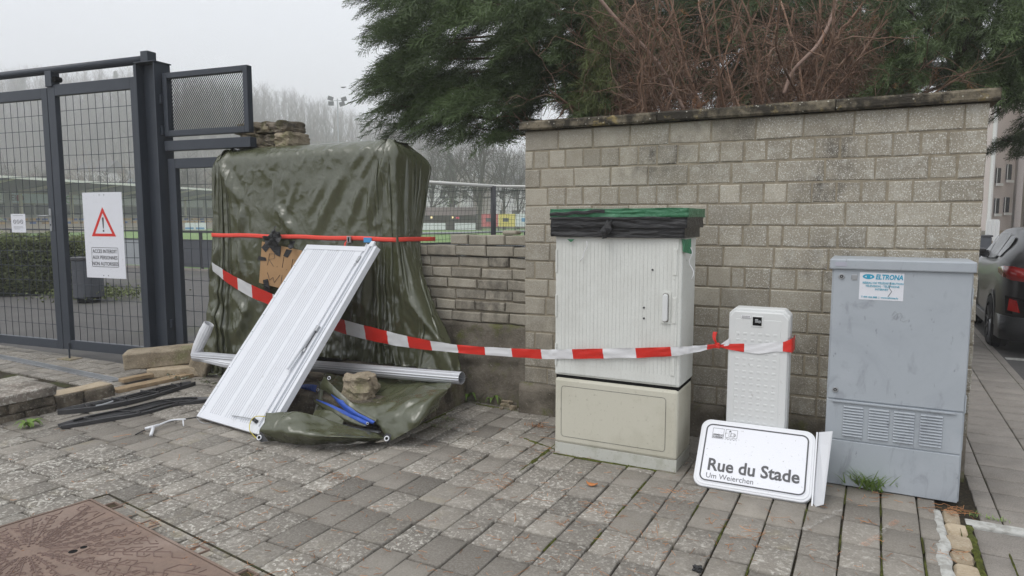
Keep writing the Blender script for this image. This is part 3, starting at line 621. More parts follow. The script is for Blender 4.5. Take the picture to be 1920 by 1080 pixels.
# ================================================================ STREET SIGN leaning on the pedestal cabinet
def street_sign():
    Bl = Vector((-.905, 4.075, .012)); Br = Vector((-.235, 4.09, .012)); 
    Yt = SY - .045; Tl = onY(1317, 783, Yt); 
    ux = (Br - Bl).normalized(); up = (Tl - Bl); up = (up - ux * up.dot(ux)).normalized(); nn = up.cross(ux)     # nn points back (+Y)
    root = thing('street_sign', 'white street name sign reading Rue du Stade leaning on the pedestal cabinet', 'street sign', (-.57, 4.08, 0))
    Wd = .66; Ht = (Tl - Bl).length
    M = Matrix.Translation(-root.location) @ Matrix(((ux.x, nn.x, up.x, Bl.x), (ux.y, nn.y, up.y, Bl.y), (ux.z, nn.z, up.z, Bl.z), (0, 0, 0, 1)))
    mb = MB(); mb.prism(rrect(0, 0, Wd, Ht, .06, 8), .004, .04); mb.build('sign_box', m_white, root, M=M, bevel=.006)
    mb = MB(); mb.prism(rrect(.012, .012, Wd - .012, Ht - .012, .052, 8), .0, .01); mb.build('rim', m_white, root, M=M, bevel=.004)
    mb = MB(); mb.prism(rrect(.030, .030, Wd - .030, Ht - .030, .042, 8), -.003, .004); mb.build('face', m_signw, root, M=M)
    mb = MB(); frame_line(mb, rrect(.034, .034, Wd - .034, Ht - .034, .040, 8), -.0042, .0088); mb.build('border', m_ink, root, M=M)
    S = Matrix.Rotation(pi / 2, 4, 'X')
    text_obj('Rue du Stade', 'lettering', .106, M @ Matrix.Translation((.072, -.0045, .105)) @ S, m_ink, root, bold=.0024, sx=.915)
    text_obj('Um Weierchen', 'lettering', .047, M @ Matrix.Translation((.072, -.0045, .055)) @ S, m_ink, root, sx=.93, bold=-.0004)
    mb = MB(); b = [(.075, Ht - .125), (.142, Ht - .063)]
    def rectline(x0, z0, x1, z1, t=.0016):
        for q in ((x0, z0, x1, z0 + t), (x0, z1 - t, x1, z1), (x0, z0, x0 + t, z1), (x1 - t, z0, x1, z1)): mb.box((q[0], -.0042, q[1]), (q[2], -.003, q[3]))
    rectline(.075, Ht - .128, .142, Ht - .060); rectline(.152, Ht - .115, .222, Ht - .060)
    rectline(.172, Ht - .105, .184, Ht - .074); rectline(.184, Ht - .105, .208, Ht - .083); rectline(.200, Ht - .100, .212, Ht - .088)
    mb.add([(.170, -.004, Ht - .074), (.186, -.004, Ht - .074), (.178, -.004, Ht - .064)], [(0, 1, 2)])
    for k in range(4):                         # arches along the bottom of the crest
        for i in range(6):
            q0, q1 = pi * i / 6, pi * (i + 1) / 6; cx = .161 + k * .0173; mb.tube([(cx + .0075 * cos(q0), -.0038, Ht - .130 + .009 * sin(q0)), (cx + .0075 * cos(q1), -.0038, Ht - .130 + .009 * sin(q1))], .0009, 4)
    mb.build('crest', m_ink, root, M=M)
    for k, s_ in enumerate(('GEMENG', 'SUESSEM')): text_obj(s_, 'lettering', .0155, M @ Matrix.Translation((.079, -.0045, Ht - .109 - k * .0145)) @ S, m_ink, root, sx=.97 if k else 1.0, bold=.0002)
    mb = MB(); mb.box((Wd + .0, .004, -.012), (Wd + .008, .03, Ht + .0)); mb.add([(Wd + .008, .028, -.01), (Wd + .012, .028, Ht + .012), (Wd + .085, -.035, Ht + .0), (Wd + .062, -.055, -.012), (Wd + .011, .032, -.01), (Wd + .015, .032, Ht + .012), (Wd + .088, -.031, Ht), (Wd + .065, -.051, -.012)],
        [(0, 1, 2, 3), (7, 6, 5, 4), (0, 4, 5, 1), (1, 5, 6, 2), (2, 6, 7, 3), (3, 7, 4, 0)]); mb.build('mounting_flange', m_white, root, M=M)
    return root
street_sign()
# ================================================================ GATE
GP = Vector((-6.502, 4.817, 0)); GA = rad(6); GE = Vector((cos(GA), sin(GA), 0)); GN = Vector((-sin(GA), cos(GA), 0))
GM = Matrix(((GE.x, GN.x, 0, GP.x), (GE.y, GN.y, 0, GP.y), (0, 0, 1, 0), (0, 0, 0, 1)))
def onG(px, py, off=0.0):
    d = ray(px, py); q = _C + d * (((GP + GN * off) - _C).dot(GN) / d.dot(GN)); r = q - GP; return r.dot(GE), q.z
def gput(mb, name, m, root, **k): return mb.build(name, m, root, M=Matrix.Translation(-root.location) @ GM, **k)
def gloc(x): return GP + GE * x
def wires(mb, x0, x1, z0, z1, y, dx, dz, rnd, r=.0033):
    n = int(round((x1 - x0) / dx)); k = int(round((z1 - z0) / dz))
    for i in range(1, n):
        x = x0 + (x1 - x0) * i / n; b = rnd.uniform(-.012, .012); mb.tube([(x + b * sin(pi * t / 4), y, z0 + (z1 - z0) * t / 4) for t in range(5)], r, 5)
    for i in range(1, k):
        z = z0 + (z1 - z0) * i / k; b = rnd.uniform(-.01, .01); mb.tube([(x0 + (x1 - x0) * t / 4, y + .005, z + b * sin(pi * t / 4)) for t in range(5)], r, 5)
def leaf(name, label, x0, x1, z0, z1, sl, sr, rt_, rb, dx=.118, dz=.165, grp=None):
    root = thing(name, label, 'gate', gloc((x0 + x1) / 2), grp); rnd = random.Random(int(x0 * 100) + 999)
    mb = MB(); mb.box((x0, -.03, z0), (x0 + sl, .03, z1)); gput(mb, 'stile', m_gate, root, bevel=.004)
    mb = MB(); mb.box((x1 - sr, -.03, z0), (x1, .03, z1)); gput(mb, 'stile', m_gate, root, bevel=.004)
    mb = MB(); mb.box((x0 + sl + .0005, -.029, z1 - rt_), (x1 - sr - .0005, .029, z1)); gput(mb, 'top_rail', m_gate, root, bevel=.004)
    mb = MB(); mb.box((x0 + sl + .0005, -.029, z0), (x1 - sr - .0005, .029, z0 + rb)); gput(mb, 'bottom_rail', m_gate, root, bevel=.004)
    mb = MB(); wires(mb, x0 + sl, x1 - sr, z0 + rb, z1 - rt_, .012, dx, dz, rnd); tag(gput(mb, 'wire_grid', m_gate, root, smooth=True), kind='stuff')
    return root
xs_split = onG(110, 439)[0]
A_ = leaf('metal_gate', 'left leaf of the dark grey wire mesh gate with a lever handle', -4.6, xs_split - .004, .10, 3.035, .09, .095, .115, .10)
B_ = leaf('metal_gate', 'dark grey wire mesh gate leaf carrying the red triangle warning board', xs_split + .006, onG(264, 200)[0], .105, 3.06, .115, .105, .12, .105)
hx, hz = onG(100, 405); 
mb = MB(); mb.prism(rrect(hx - .018, hz - .17, hx + .018, hz + .085, .014), -.038, -.03); pl = gput(mb, 'handle_plate', m_zinc, A_)
mb = MB(); mb.tube([(hx, -.03, hz), (hx, -.075, hz), (hx - .03, -.085, hz), (hx - .13, -.085, hz - .003)], .009, 10); gput(mb, 'lever_handle', m_zinc, A_, smooth=True)
mb = MB(); mb.tube([(hx, -.039, hz - .1), (hx, -.042, hz - .1)], .009, 10); gput(mb, 'keyhole', m_dark, A_)
fx, fz = onG(137, 660); mb = MB(); mb.tube([(fx, -.045, .0), (fx, -.045, .18)], .010, 8); gput(mb, 'drop_bolt', m_gate, B_)
mb = MB(); mb.box((fx - .11, -.12, -.005), (fx + .11, .03, .008)); o = tag(gput(mb, 'floor_plate', m_stone, thing('gate_stop', 'small pale concrete pad under the gate bolt', 'gate stop', gloc(fx)), bevel=.004))
# posts, H section
def post(x0, x1, z1, label):
    root = thing('gate_post', label, 'gate post', gloc((x0 + x1) / 2))
    mb = MB(); mb.box((x0, -.10, 0), (x0 + .012, .10, z1)); gput(mb, 'flange', m_gate, root, bevel=.002)
    mb = MB(); mb.box((x1 - .012, -.10, 0), (x1, .10, z1)); gput(mb, 'flange', m_gate, root, bevel=.002)
    mb = MB(); mb.box((x0 + .0125, -.01, 0), (x1 - .0125, .0, z1 - .002)); gput(mb, 'web', m_gate, root)
    mb = MB(); mb.box((x0 - .01, -.11, z1 + .001), (x1 + .01, .11, z1 + .013)); gput(mb, 'cap_plate', m_gate, root, bevel=.002)
    mb = MB(); mb.box((x0 - .04, -.14, -.005), (x1 + .04, .14, .012)); gput(mb, 'base_plate', m_gate, root, bevel=.002)
    return root
px0 = onG(268, 200)[0]; px1 = onG(297, 160)[0]
pr_ = post(px0 + .03, -.035, 3.17, 'tall dark grey steel H beam post between the wide gate and the small gate')
mb = MB(); mb.box((px0 - .0, -.098, .0), (px0 + .028, -.02, 3.16)); gput(mb, 'stop_strip', m_gate, pr_, bevel=.003)
mb = MB()
for z in (2.76, 2.45, .45): mb = MB(); mb.box((-.033, -.06, z), (-.005, -.03, z + .09)); gput(mb, 'hinge_plate', m_gate, pr_, bevel=.002)
# overhead tube
root = thing('gate_beam', 'dark round tube running above both gate leaves to the post', 'beam', gloc(-2))
mb = MB(); mb.tube([(-5.2, 0, 3.225), (px0 + .06, 0, 3.225)], .043, 20); gput(mb, 'tube', m_gate, root, smooth=True)
mb = MB(); mb.box((px0 + .06, -.055, 3.185), (px0 + .16, .055, 3.30)); gput(mb, 'end_block', m_gate, root, bevel=.004)
b0 = onG(92, 150)[0]; b1 = onG(115, 150)[0]; mb = MB(); mb.box((b0 + .0, -.05, 3.04), (b0 + .10, .05, 3.21)); gput(mb, 'bracket', m_gate, root, bevel=.004)
mb = MB(); mb.tube([(b0 + .13, -.04, 3.12), (b0 + .13, .04, 3.12)], .03, 12); gput(mb, 'roller', m_dark, root)
# transom panel of expanded metal
tx1 = onG(467, 125)[0]; tz0 = onG(467, 232)[1]
root = thing('mesh_panel', 'dark framed expanded metal panel above the small gate', 'mesh panel', gloc(.5)); z0, z1 = 2.43, 3.065
for nm, a, b in (('stile', (-.005, -.035, z0), (.052, .035, z1)), ('stile', (tx1 - .055, -.035, z0), (tx1, .035, z1)), ('top_rail', (.0525, -.034, z1 - .055), (tx1 - .0555, .034, z1)), ('bottom_rail', (.0525, -.034, z0), (tx1 - .0555, .034, z0 + .06))):
    mb = MB(); mb.box(a, b); gput(mb, nm, m_gate, root, bevel=.004)
mb = MB(); cw, ch = .0275, .036; x0, x1, za, zb = .052, tx1 - .055, z0 + .06, z1 - .055
j = 0; z = za
while z < zb:
    x = x0 + (cw / 2 if j % 2 else 0)
    while x < x1:
        for (ax, az, bx, bz) in ((x, z, x + cw / 2, z + ch / 2), (x + cw / 2, z + ch / 2, x + cw, z)):
            if bx > x1 or bz > zb + .01: continue
            d = Vector((bx - ax, bz - az)).normalized(); nx, nz = -d.y * .0028, d.x * .0028
            mb.add([(ax + nx, -.004, az + nz), (bx + nx, -.004, bz + nz), (bx - nx, .003, bz - nz), (ax - nx, .003, az - nz)], [(0, 1, 2, 3)])
        x += cw
    z += ch / 2; j += 1
tag(gput(mb, 'expanded_mesh', m_gate, root), kind='stuff')
mb = MB(); mb.box((-.005, -.045, 2.285), (tx1 + .02, .045, 2.385)); r2 = thing('gate_lintel', 'flat dark steel bar below the expanded metal panel', 'lintel', gloc(.5)); gput(mb, 'bar', m_gate, r2, bevel=.004)
C_ = leaf('metal_gate', 'small dark grey wire mesh gate half hidden behind the tarpaulin', .01, 1.15, .04, 2.205, .10, .10, .10, .10)
# warning board
tl = Vector(onG(152, 362, -.05)); tr = Vector(onG(226, 360, -.05)); bl = Vector(onG(165, 520, -.05)); br = Vector(onG(238, 524, -.05))
ex = ((tr - tl) + (br - bl)) / 2; ez = ((tl - bl) + (tr - br)) / 2; w_, h_ = ex.length, ez.length; ex.normalize(); ez = Vector((-ex.y, ex.x)); 
root = thing('warning_board', 'white warning board with a red triangle wired to the gate', 'warning board', gloc(bl.x)); 
SM = Matrix.Translation(-root.location) @ GM @ Matrix(((ex.x, 0, ez.x, (bl.x + tl.x) / 2 - ez.x * h_ / 2), (0, 1, 0, -.05), (ex.y, 0, ez.y, bl.y), (0, 0, 0, 1)))
mb = MB(); mb.box((0, 0, 0), (w_, .006, h_)); mb.build('board', m_signw, root, M=SM, bevel=.001)
cx = w_ * .5; tb, tt = h_ * .49, h_ * .83; hw = w_ * .31
tri = lambda k: [(cx - hw * k, tb + (1 - k) * .32 * (tt - tb)), (cx + hw * k, tb + (1 - k) * .32 * (tt - tb)), (cx, tt - (1 - k) * .68 * (tt - tb))]
o_, i_ = tri(1), tri(.70); vs = [(x, -.0012, z) for x, z in o_ + i_]; mb = MB(); mb.add(vs, [(k, (k + 1) % 3, 3 + (k + 1) % 3, 3 + k) for k in range(3)]); mb.build('red_triangle', m_redtape, root, M=SM)
mb = MB(); mb.add([(cx - .014, -.0012, tb + .19), (cx - .012, -.0012, tb + .205), (cx + .012, -.0012, tb + .205), (cx + .014, -.0012, tb + .19), (cx + .006, -.0012, tb + .085), (cx - .006, -.0012, tb + .085)], [(0, 1, 2, 3, 4, 5)]); mb.build('exclamation_mark', m_ink, root, M=SM)
mb = MB(); disc(mb, cx, tb + .06, 0, .012, .0015); mb.build('exclamation_dot', m_ink, root, M=SM)
mb = MB(); frame_line(mb, rrect(w_ * .16, h_ * .13, w_ * .84, h_ * .36, .014), -.0012, .005); mb.build('text_border', m_ink, root, M=SM)
for k, s_ in enumerate(('ACCES INTERDIT', 'AUX PERSONNES', 'NON AUTORISEES')): text_obj(s_, 'lettering', .056, SM @ Matrix.Translation((cx, -.0015, h_ * (.295 - k * .073))) @ UPR, m_ink, root, bold=.0002, align='CENTER', sx=.86)
mb = MB()
for x, z in ((.44, .97), (.56, .97), (.44, .03), (.56, .03)): mb = MB(); disc(mb, w_ * x, h_ * z, 0, .006, .002, 8); mb.build('tie_hole', m_ink, root, M=SM)
# small notice
tl = Vector(onG(20, 401, -.03)); br = Vector(onG(49, 436, -.03)); root = thing('paper_notice', 'small white paper notice tied to the left gate leaf', 'notice', gloc(tl.x))
mb = MB(); mb.box((tl.x, -.03, br.y), (br.x, -.027, tl.y)); gput(mb, 'sheet', m_signw, root)
mb = MB(); W2, H2 = br.x - tl.x, tl.y - br.y
for k in range(3):
    cx2 = tl.x + W2 * (.25 + .25 * k); cz2 = br.y + H2 * .58
    for i in range(12): mb.tube([(cx2 + .022 * cos(i * pi / 6), -.0315, cz2 + .022 * sin(i * pi / 6)), (cx2 + .022 * cos((i + 1) * pi / 6), -.0315, cz2 + .022 * sin((i + 1) * pi / 6))], .0022, 4)
    mb.tube([(cx2 - .014, -.0315, cz2 + .014), (cx2 + .014, -.0315, cz2 - .014)], .002, 4)
gput(mb, 'prohibition_marks', m_ink, root)
mb = MB()
for z, a, b in ((.9, .15, .85), (.3, .15, .8), (.24, .15, .85), (.18, .2, .6)): mb.box((tl.x + W2 * a, -.0308, br.y + H2 * z), (tl.x + W2 * b, -.030, br.y + H2 * z + .003))
gput(mb, 'text_lines', m_ink, root)
# drain channel in front of the gate
dA = G(-60, 660); dB = G(211, 716); dv_ = (dB - dA).normalized(); dn = Vector((-dv_.y, dv_.x, 0)); DM = Matrix(((dv_.x, dn.x, 0, dA.x), (dv_.y, dn.y, 0, dA.y), (0, 0, 1, 0), (0, 0, 0, 1))); Ld = (dB - dA).length
root = thing('drain_channel', 'narrow galvanised drain grate set in the ground before the gate', 'drain', dA)
mb = MB(); mb.box((0, 0, -.01), (Ld, .010, .008)); mb.box((0, .10, -.01), (Ld, .11, .008)); mb.build('frame', m_zinc, root, M=Matrix.Translation(-root.location) @ DM)
mb = MB(); i = 0
while i * .022 < Ld: mb.box((i * .022, .0105, -.008), (i * .022 + .012, .0995, .005)); i += 1
mb.build('grate', m_zinc, root, M=Matrix.Translation(-root.location) @ DM); mb = MB(); mb.box((0, .01, -.05), (Ld, .10, -.0085)); mb.build('channel', m_dark, root, M=Matrix.Translation(-root.location) @ DM)
# threshold setts around the gate and the yard beyond
mb = MB(); rr = random.Random(9); y = 3.93
while y < 4.72:
    x = -9.8
    while x < -6.05:
        L_ = rr.uniform(.16, .27)
        c_ = (x + L_ / 2, y + .07)
        mb.box((x, y, -.05), (x + L_ - .01, y + .125, rr.uniform(-.006, .0)), 0, (rr.uniform(.2, .7), rr.uniform(0, .6), rr.uniform(0, .5), 1)); x += L_
    y += .135
tag(mb.build('threshold_setts', m_paver, bevel=.005), kind='structure')
plane('yard_asphalt', -60, 4.72, -2.9, 40, -.012, m_asphalt)
# ================================================================ TARPAULIN: sheet hung over the wall stub, settled by a small cloth solver
TX0, TX1, TY0, TY1, TZ = -5.86, -3.665, 4.85, 5.42, 2.255
def tarp_sheet():
    rng = np.random.RandomState(12)
    nu, nv = 230, 100
    # outline: back left -> front left -> front right -> back right, t in metres
    segs = [((TX0, TY1), (TX0, TY0)), ((TX0, TY0), (TX1, TY0)), ((TX1, TY0), (TX1, TY1))]
    Ls = [TY1 - TY0, TX1 - TX0, TY1 - TY0]; tot = sum(Ls)
    # cloth density: much more cloth at the corners and sides than on the front
    t = np.linspace(0, tot, 800)
    dens = 1.045 + .08 * np.sin(t * 5.1) ** 2 + 1.5 * np.exp(-((t - Ls[0] - .06) / .24) ** 2) + .9 * np.exp(-((t - Ls[0] - .75) / .15) ** 2) * 0 + 1.7 * np.exp(-((t - Ls[0] - Ls[1] + .04) / .24) ** 2) + .6 * (t < Ls[0] - .1) + .8 * (t > Ls[0] + Ls[1] + .1)
    cum = np.concatenate([[0], np.cumsum((dens[1:] + dens[:-1]) / 2 * np.diff(t))]); RL = cum[-1]
    ru = np.linspace(0, RL, nu); tu = np.interp(ru, cum, t); du = RL / (nu - 1)
    def outline(tt):
        xy = np.zeros((len(tt), 2)); nn = np.zeros((len(tt), 2)); a = 0
        for (p, q), L in zip(segs, Ls):
            m = (tt >= a - 1e-6) & (tt <= a + L + 1e-6); s = ((tt[m] - a) / L)[:, None]; p, q = np.array(p), np.array(q)
            xy[m] = p * (1 - s) + q * s; d = (q - p) / L; nn[m] = (d[1], -d[0]); a += L
        return xy, nn
    xy, nn = outline(tu)
    # smooth the normals round the corners
    k = np.hanning(13); k /= k.sum()
    nn = np.stack([np.convolve(np.pad(nn[:, i], 6, mode='edge'), k, 'valid') for i in (0, 1)], 1); nn /= np.linalg.norm(nn, axis=1)[:, None]
    H = 2.20; top_in = .14
    vv = np.linspace(-top_in, H, nv); dv = vv[1] - vv[0]
    dl = np.interp(tu, t, dens) - 1.0
    ph = np.cumsum(du / (.10 + .09 * np.convolve(rng.rand(nu), np.ones(15) / 15, 'same'))) * 1.9 + .6 * np.convolve(rng.randn(nu), np.ones(9) / 9, 'same')
    P = np.zeros((nv, nu, 3)); 
    for j, v in enumerate(vv):
        dep = max(0., min(1., v / .5)); amp = (.010 + .058 * np.clip(dl, 0, 1.5)) * (.2 + .8 * dep)
        off = amp * (np.sin(ph + .5 * np.sin(v * 2.1 + ph * .13)) + 1) + .01
        inn = -max(0, -v) if v < 0 else 0
        P[j, :, :2] = xy + nn * (off[:, None] + inn) + rng.randn(nu, 2) * .003
        P[j, :, 2] = TZ + .02 - max(0, v) + rng.randn(nu) * .002
        if v < 0: P[j, :, :2] = xy + nn * (v + .0 + .3 * off[:, None]); P[j, :, 2] = TZ + .018 + .25 * off
    # the back right corner of the thing under the sheet is lower
    low = lambda X, Y: .16 * np.clip((X - TX1 + .25) / .25, 0, 1) * np.clip((Y - TY0) / (TY1 - TY0), 0, 1) + .07 * np.clip((TX0 + .16 - X) / .16, 0, 1) ** 1.5
    P[..., 2] -= low(P[..., 0], P[..., 1])
    _s = np.clip((1.36 - P[..., 2]) / 1.1, 0, 1); _s = _s * _s * (3 - 2 * _s); _w = np.clip((P[..., 0] - (TX1 - .45)) / .45, 0, 1); P[..., 0] += _w * .66 * _s ** 1.25; P[..., 1] = np.where((_w > .9) & (P[..., 2] < 1.3), np.minimum(P[..., 1], 5.10), P[..., 1])
    pin = P[:3].copy(); Q = P.copy()
    GJ = rng.rand(nv, nu) * .03
    def collide(P):
        x, y, z = P[..., 0], P[..., 1], P[..., 2]; top = TZ - low(x, y) + .012
        s = np.clip((1.36 - z) / 1.1, 0, 1); s = s * s * (3 - 2 * s)
        xl = TX0 - .16 * s; xr = TX1 + .62 * s ** 1.25; yf = TY0 - .03 * s - .02 * np.sin(x * 4) * s + .05 * np.clip((z - 2.12) / .14, 0, 1) ** 2
        r = .03
        dx0 = x - (xl - r); dx1 = (xr + r) - x; dyf = y - (yf - r); dz = top + .0 - z
        inside = (dx0 > 0) & (dx1 > 0) & (dyf > 0) & (dz > 0)
        m = np.minimum(np.minimum(dx0, dx1), np.minimum(dyf, dz))
        a = inside & (m == dz); z[a] = top[a]
        fl = inside & (x > TX1 - .02) & (m != dz); x[fl & (y > TY0 + .10)] = (xr + r)[fl & (y > TY0 + .10)]
        a = inside & (m == dyf) & ~(fl & (y > TY0 + .10)); y[a] = (yf - r)[a]
        a = inside & (m == dx0); x[a] = (xl - r)[a]
        a = inside & (m == dx1); x[a] = (xr + r)[a]
        # strap squeezes the sheet
        b = np.abs(z - 1.425) < .028
        y[b] = np.where((y[b] < TY0) , np.maximum(y[b], TY0 - .045), y[b]); x[b] = np.clip(x[b], TX0 - .05, TX1 + .05)
        far = np.clip(np.abs(z - 1.425), 0, 1.2); lim = .05 + .02 + far * .33
        y[:] = np.maximum(y, TY0 - lim - .02); x[:] = np.clip(x, xl - lim - .03, xr + lim * .6 + .02)
        gz = np.where((x > -4.75) & (y < 4.95), .30, .01) + GJ; z[:] = np.maximum(z, gz)
        y[:] = np.minimum(y, TY1 + .03)
        # the low wall stands behind the right flank
        a = (x > TX1 + .0) & (y > 5.10) & (z < 1.25); y[a] = 5.10
    idx = [((slice(None), slice(0, -1)), (slice(None), slice(1, None)), du, .9), ((slice(0, -1), slice(None)), (slice(1, None), slice(None)), dv * 1.012, .9),
           ((slice(0, -1), slice(0, -1)), (slice(1, None), slice(1, None)), math.hypot(du, dv), .35), ((slice(0, -1), slice(1, None)), (slice(1, None), slice(0, -1)), math.hypot(du, dv), .35),
           ((slice(None), slice(0, -2)), (slice(None), slice(2, None)), 2 * du * .97, .03), ((slice(0, -2), slice(None)), (slice(2, None), slice(None)), 2 * dv * .99, .12),
           ((slice(None), slice(0, -4)), (slice(None), slice(4, None)), 6 * du * .8, .0)]
    dt = 1 / 60; g = np.array([0, 0, -9.8 * dt * dt])
    for it in range(150):
        V = (P - Q) * .965; Q = P.copy(); P = P + V + g
        for sub in range(5):
            acc = np.zeros_like(P); cnt = np.zeros(P.shape[:2] + (1,))
            for a, b, L, w_ in idx:
                d = P[b] - P[a]; l = np.linalg.norm(d, axis=-1, keepdims=True) + 1e-9; c = d * ((l - L) / l) * .5 * w_
                acc[a] += c; acc[b] -= c; cnt[a] += w_; cnt[b] += w_
            P = P + acc / np.maximum(cnt, 1e-6) * 1.7
            collide(P); P[:3] = pin
    return P
_TP = tarp_sheet()
def smooth_up(P, n=1):
    """bilinear/cubic doubling of a point grid"""
    for _ in range(n):
        for ax in (0, 1):
            A = np.moveaxis(P, ax, 0); B = np.zeros((A.shape[0] * 2 - 1,) + A.shape[1:]); B[::2] = A
            pad = np.concatenate([2 * A[:1] - A[1:2], A, 2 * A[-1:] - A[-2:-1]]); B[1::2] = (9 * (pad[1:-2] + pad[2:-1]) - pad[:-3] - pad[3:]) / 16
            P = np.moveaxis(B, 0, ax)
    return P
def keep_above(P, F):
    z = P.reshape(-1, 3)[:, 2]; q = P.reshape(-1, 3); lim = np.where((q[:, 0] > -4.7) & (q[:, 1] < 4.99), .345, .04); ok = z > lim
    return F[ok[F].any(1)]
def grid_faces(a, b):
    i = np.arange(a - 1)[:, None] * b + np.arange(b - 1)[None]; return np.stack([i, i + b, i + b + 1, i + 1], -1).reshape(-1, 4)
t_root = thing('tarpaulin', 'shiny olive green tarpaulin draped over a wall stub and bound by a red strap', 'tarpaulin', (-4.8, 5.1, 0))
_P = smooth_up(_TP, 1)
def creases(P):
    cr = lambda x, y: (360 + x / 3.375, 220 + y / 3.375); KA = 1.7
    L = [((985,320),(770,750),.022,.05),((1090,400),(980,720),.016,.035),((170,270),(320,560),.03,.05),((320,560),(318,740),.03,.04),((230,380),(300,700),.018,.03),((530,540),(650,750),.022,.04),((530,470),(640,500),.006,.01),((640,500),(720,460),.006,.01),
         ((240,355),(730,380),.004,.012),((520,380),(530,560),.007,.015),((1180,300),(1110,700),.022,.03),((1230,200),(1150,640),.02,.03),((430,170),(500,240),.008,.012),((560,170),(470,250),.008,.014),((900,170),(800,260),.009,.02),((1010,160),(900,250),.009,.02),((1120,160),(1000,330),.012,.022),((1190,160),(1050,420),.012,.02),
         ((700,160),(640,250),.007,.016),((820,180),(910,250),.006,.012),((660,420),(560,700),.010,.03),((860,380),(720,640),.010,.035),((400,260),(520,420),.008,.02),((300,800),(330,1000),.02,.03),((180,800),(120,1050),.02,.03),((700,800),(640,1100),.02,.04),((850,800),(900,1200),.02,.04),((1000,800),(960,1250),.024,.04),((1150,800),(1080,1300),.026,.04),((400,1100),(300,1400),.024,.05),((250,1100),(380,1250),.02,.04),((150,1200),(260,1380),.02,.05)]
    for a, b, amp, wd in L:
        A = onY(*cr(*a), TY0 - .03); B = onY(*cr(*b), TY0 - .03); a2 = np.array([A.x, A.z]); d = np.array([B.x, B.z]) - a2; l = np.linalg.norm(d); d /= l
        q = P[..., [0, 2]] - a2; s = q @ d / l; w_ = (q @ np.array([-d[1], d[0]])) + .04 * np.sin(s * 4 + amp * 900) * l * .3
        env = np.clip(np.minimum(s, 1 - s) * 4, 0, 1) * (np.abs(s - .5) < .5); e = np.exp(-np.abs(w_ / wd) ** 1.3) - .35 * np.exp(-((w_ - 1.6 * wd) / wd) ** 2)
        front = P[..., 1] < TY0 + .05
        P[..., 1] -= np.where(front, KA * amp * env * e, 0)
    for i in range(P.shape[0]):                    # crumpling
        for j in range(P.shape[1]):
            q = Vector(P[i, j]); a = .006 + .014 * max(0, min(1, (1.4 - q.z) / .6)); n = (abs(mn.noise(q * 4.5)) + .5 * abs(mn.noise(q * 11 + Vector((3, 3, 3)))) - .3) * a * 2
            if q.y < TY0 + .12: P[i, j, 1] -= n
            else: P[i, j, 0] += n * (1 if q.x > -4.7 else -1)
    return P
_P = creases(_P); TARP_P = _P
npmesh('draped_sheet', _P.reshape(-1, 3) - np.array(t_root.location), keep_above(_P, grid_faces(*_P.shape[:2])), m_tarp, t_root, smooth=True)
_ring = _TP[0]; _c = _ring.mean(0); _lid = np.stack([_ring + (np.array([_ring[:, 0], np.full(len(_ring), 5.25), np.full(len(_ring), TZ + .01)]).T - _ring) * s for s in np.linspace(0, 1, 8)])
_lid[..., 2] -= .0
npmesh('top_sheet', _lid.reshape(-1, 3) - np.array(t_root.location), grid_faces(*_lid.shape[:2]), m_tarp, t_root, smooth=True)
def drape(name, ctrl, m, up=4, wr=.006, root=t_root, back=None, seed=0, solid=.002):
    P = np.array(ctrl, float); P = smooth_up(P, up)
    N = np.cross(np.gradient(P, axis=0), np.gradient(P, axis=1)); N /= np.linalg.norm(N, axis=-1, keepdims=True) + 1e-9
    if wr:
        for i in range(P.shape[0]):
            for j in range(P.shape[1]):
                q = Vector(P[i, j]); d = (abs(mn.noise(q * 5 + Vector((seed, 0, 0)))) - .25) * 2.2 + .6 * mn.noise(q * 14); P[i, j] += N[i, j] * d * wr
    o = npmesh(name, P.reshape(-1, 3) - np.array(root.location), grid_faces(*P.shape[:2]), m, root, smooth=True)
    if back:
        Pb = P - N * .003
        npmesh(name + '_underside', Pb.reshape(-1, 3) - np.array(root.location), grid_faces(*P.shape[:2]), back, o, smooth=True).location = (0, 0, 0)
    if solid: q = o.modifiers.new('solid', 'SOLIDIFY'); q.thickness = solid
    return o, P
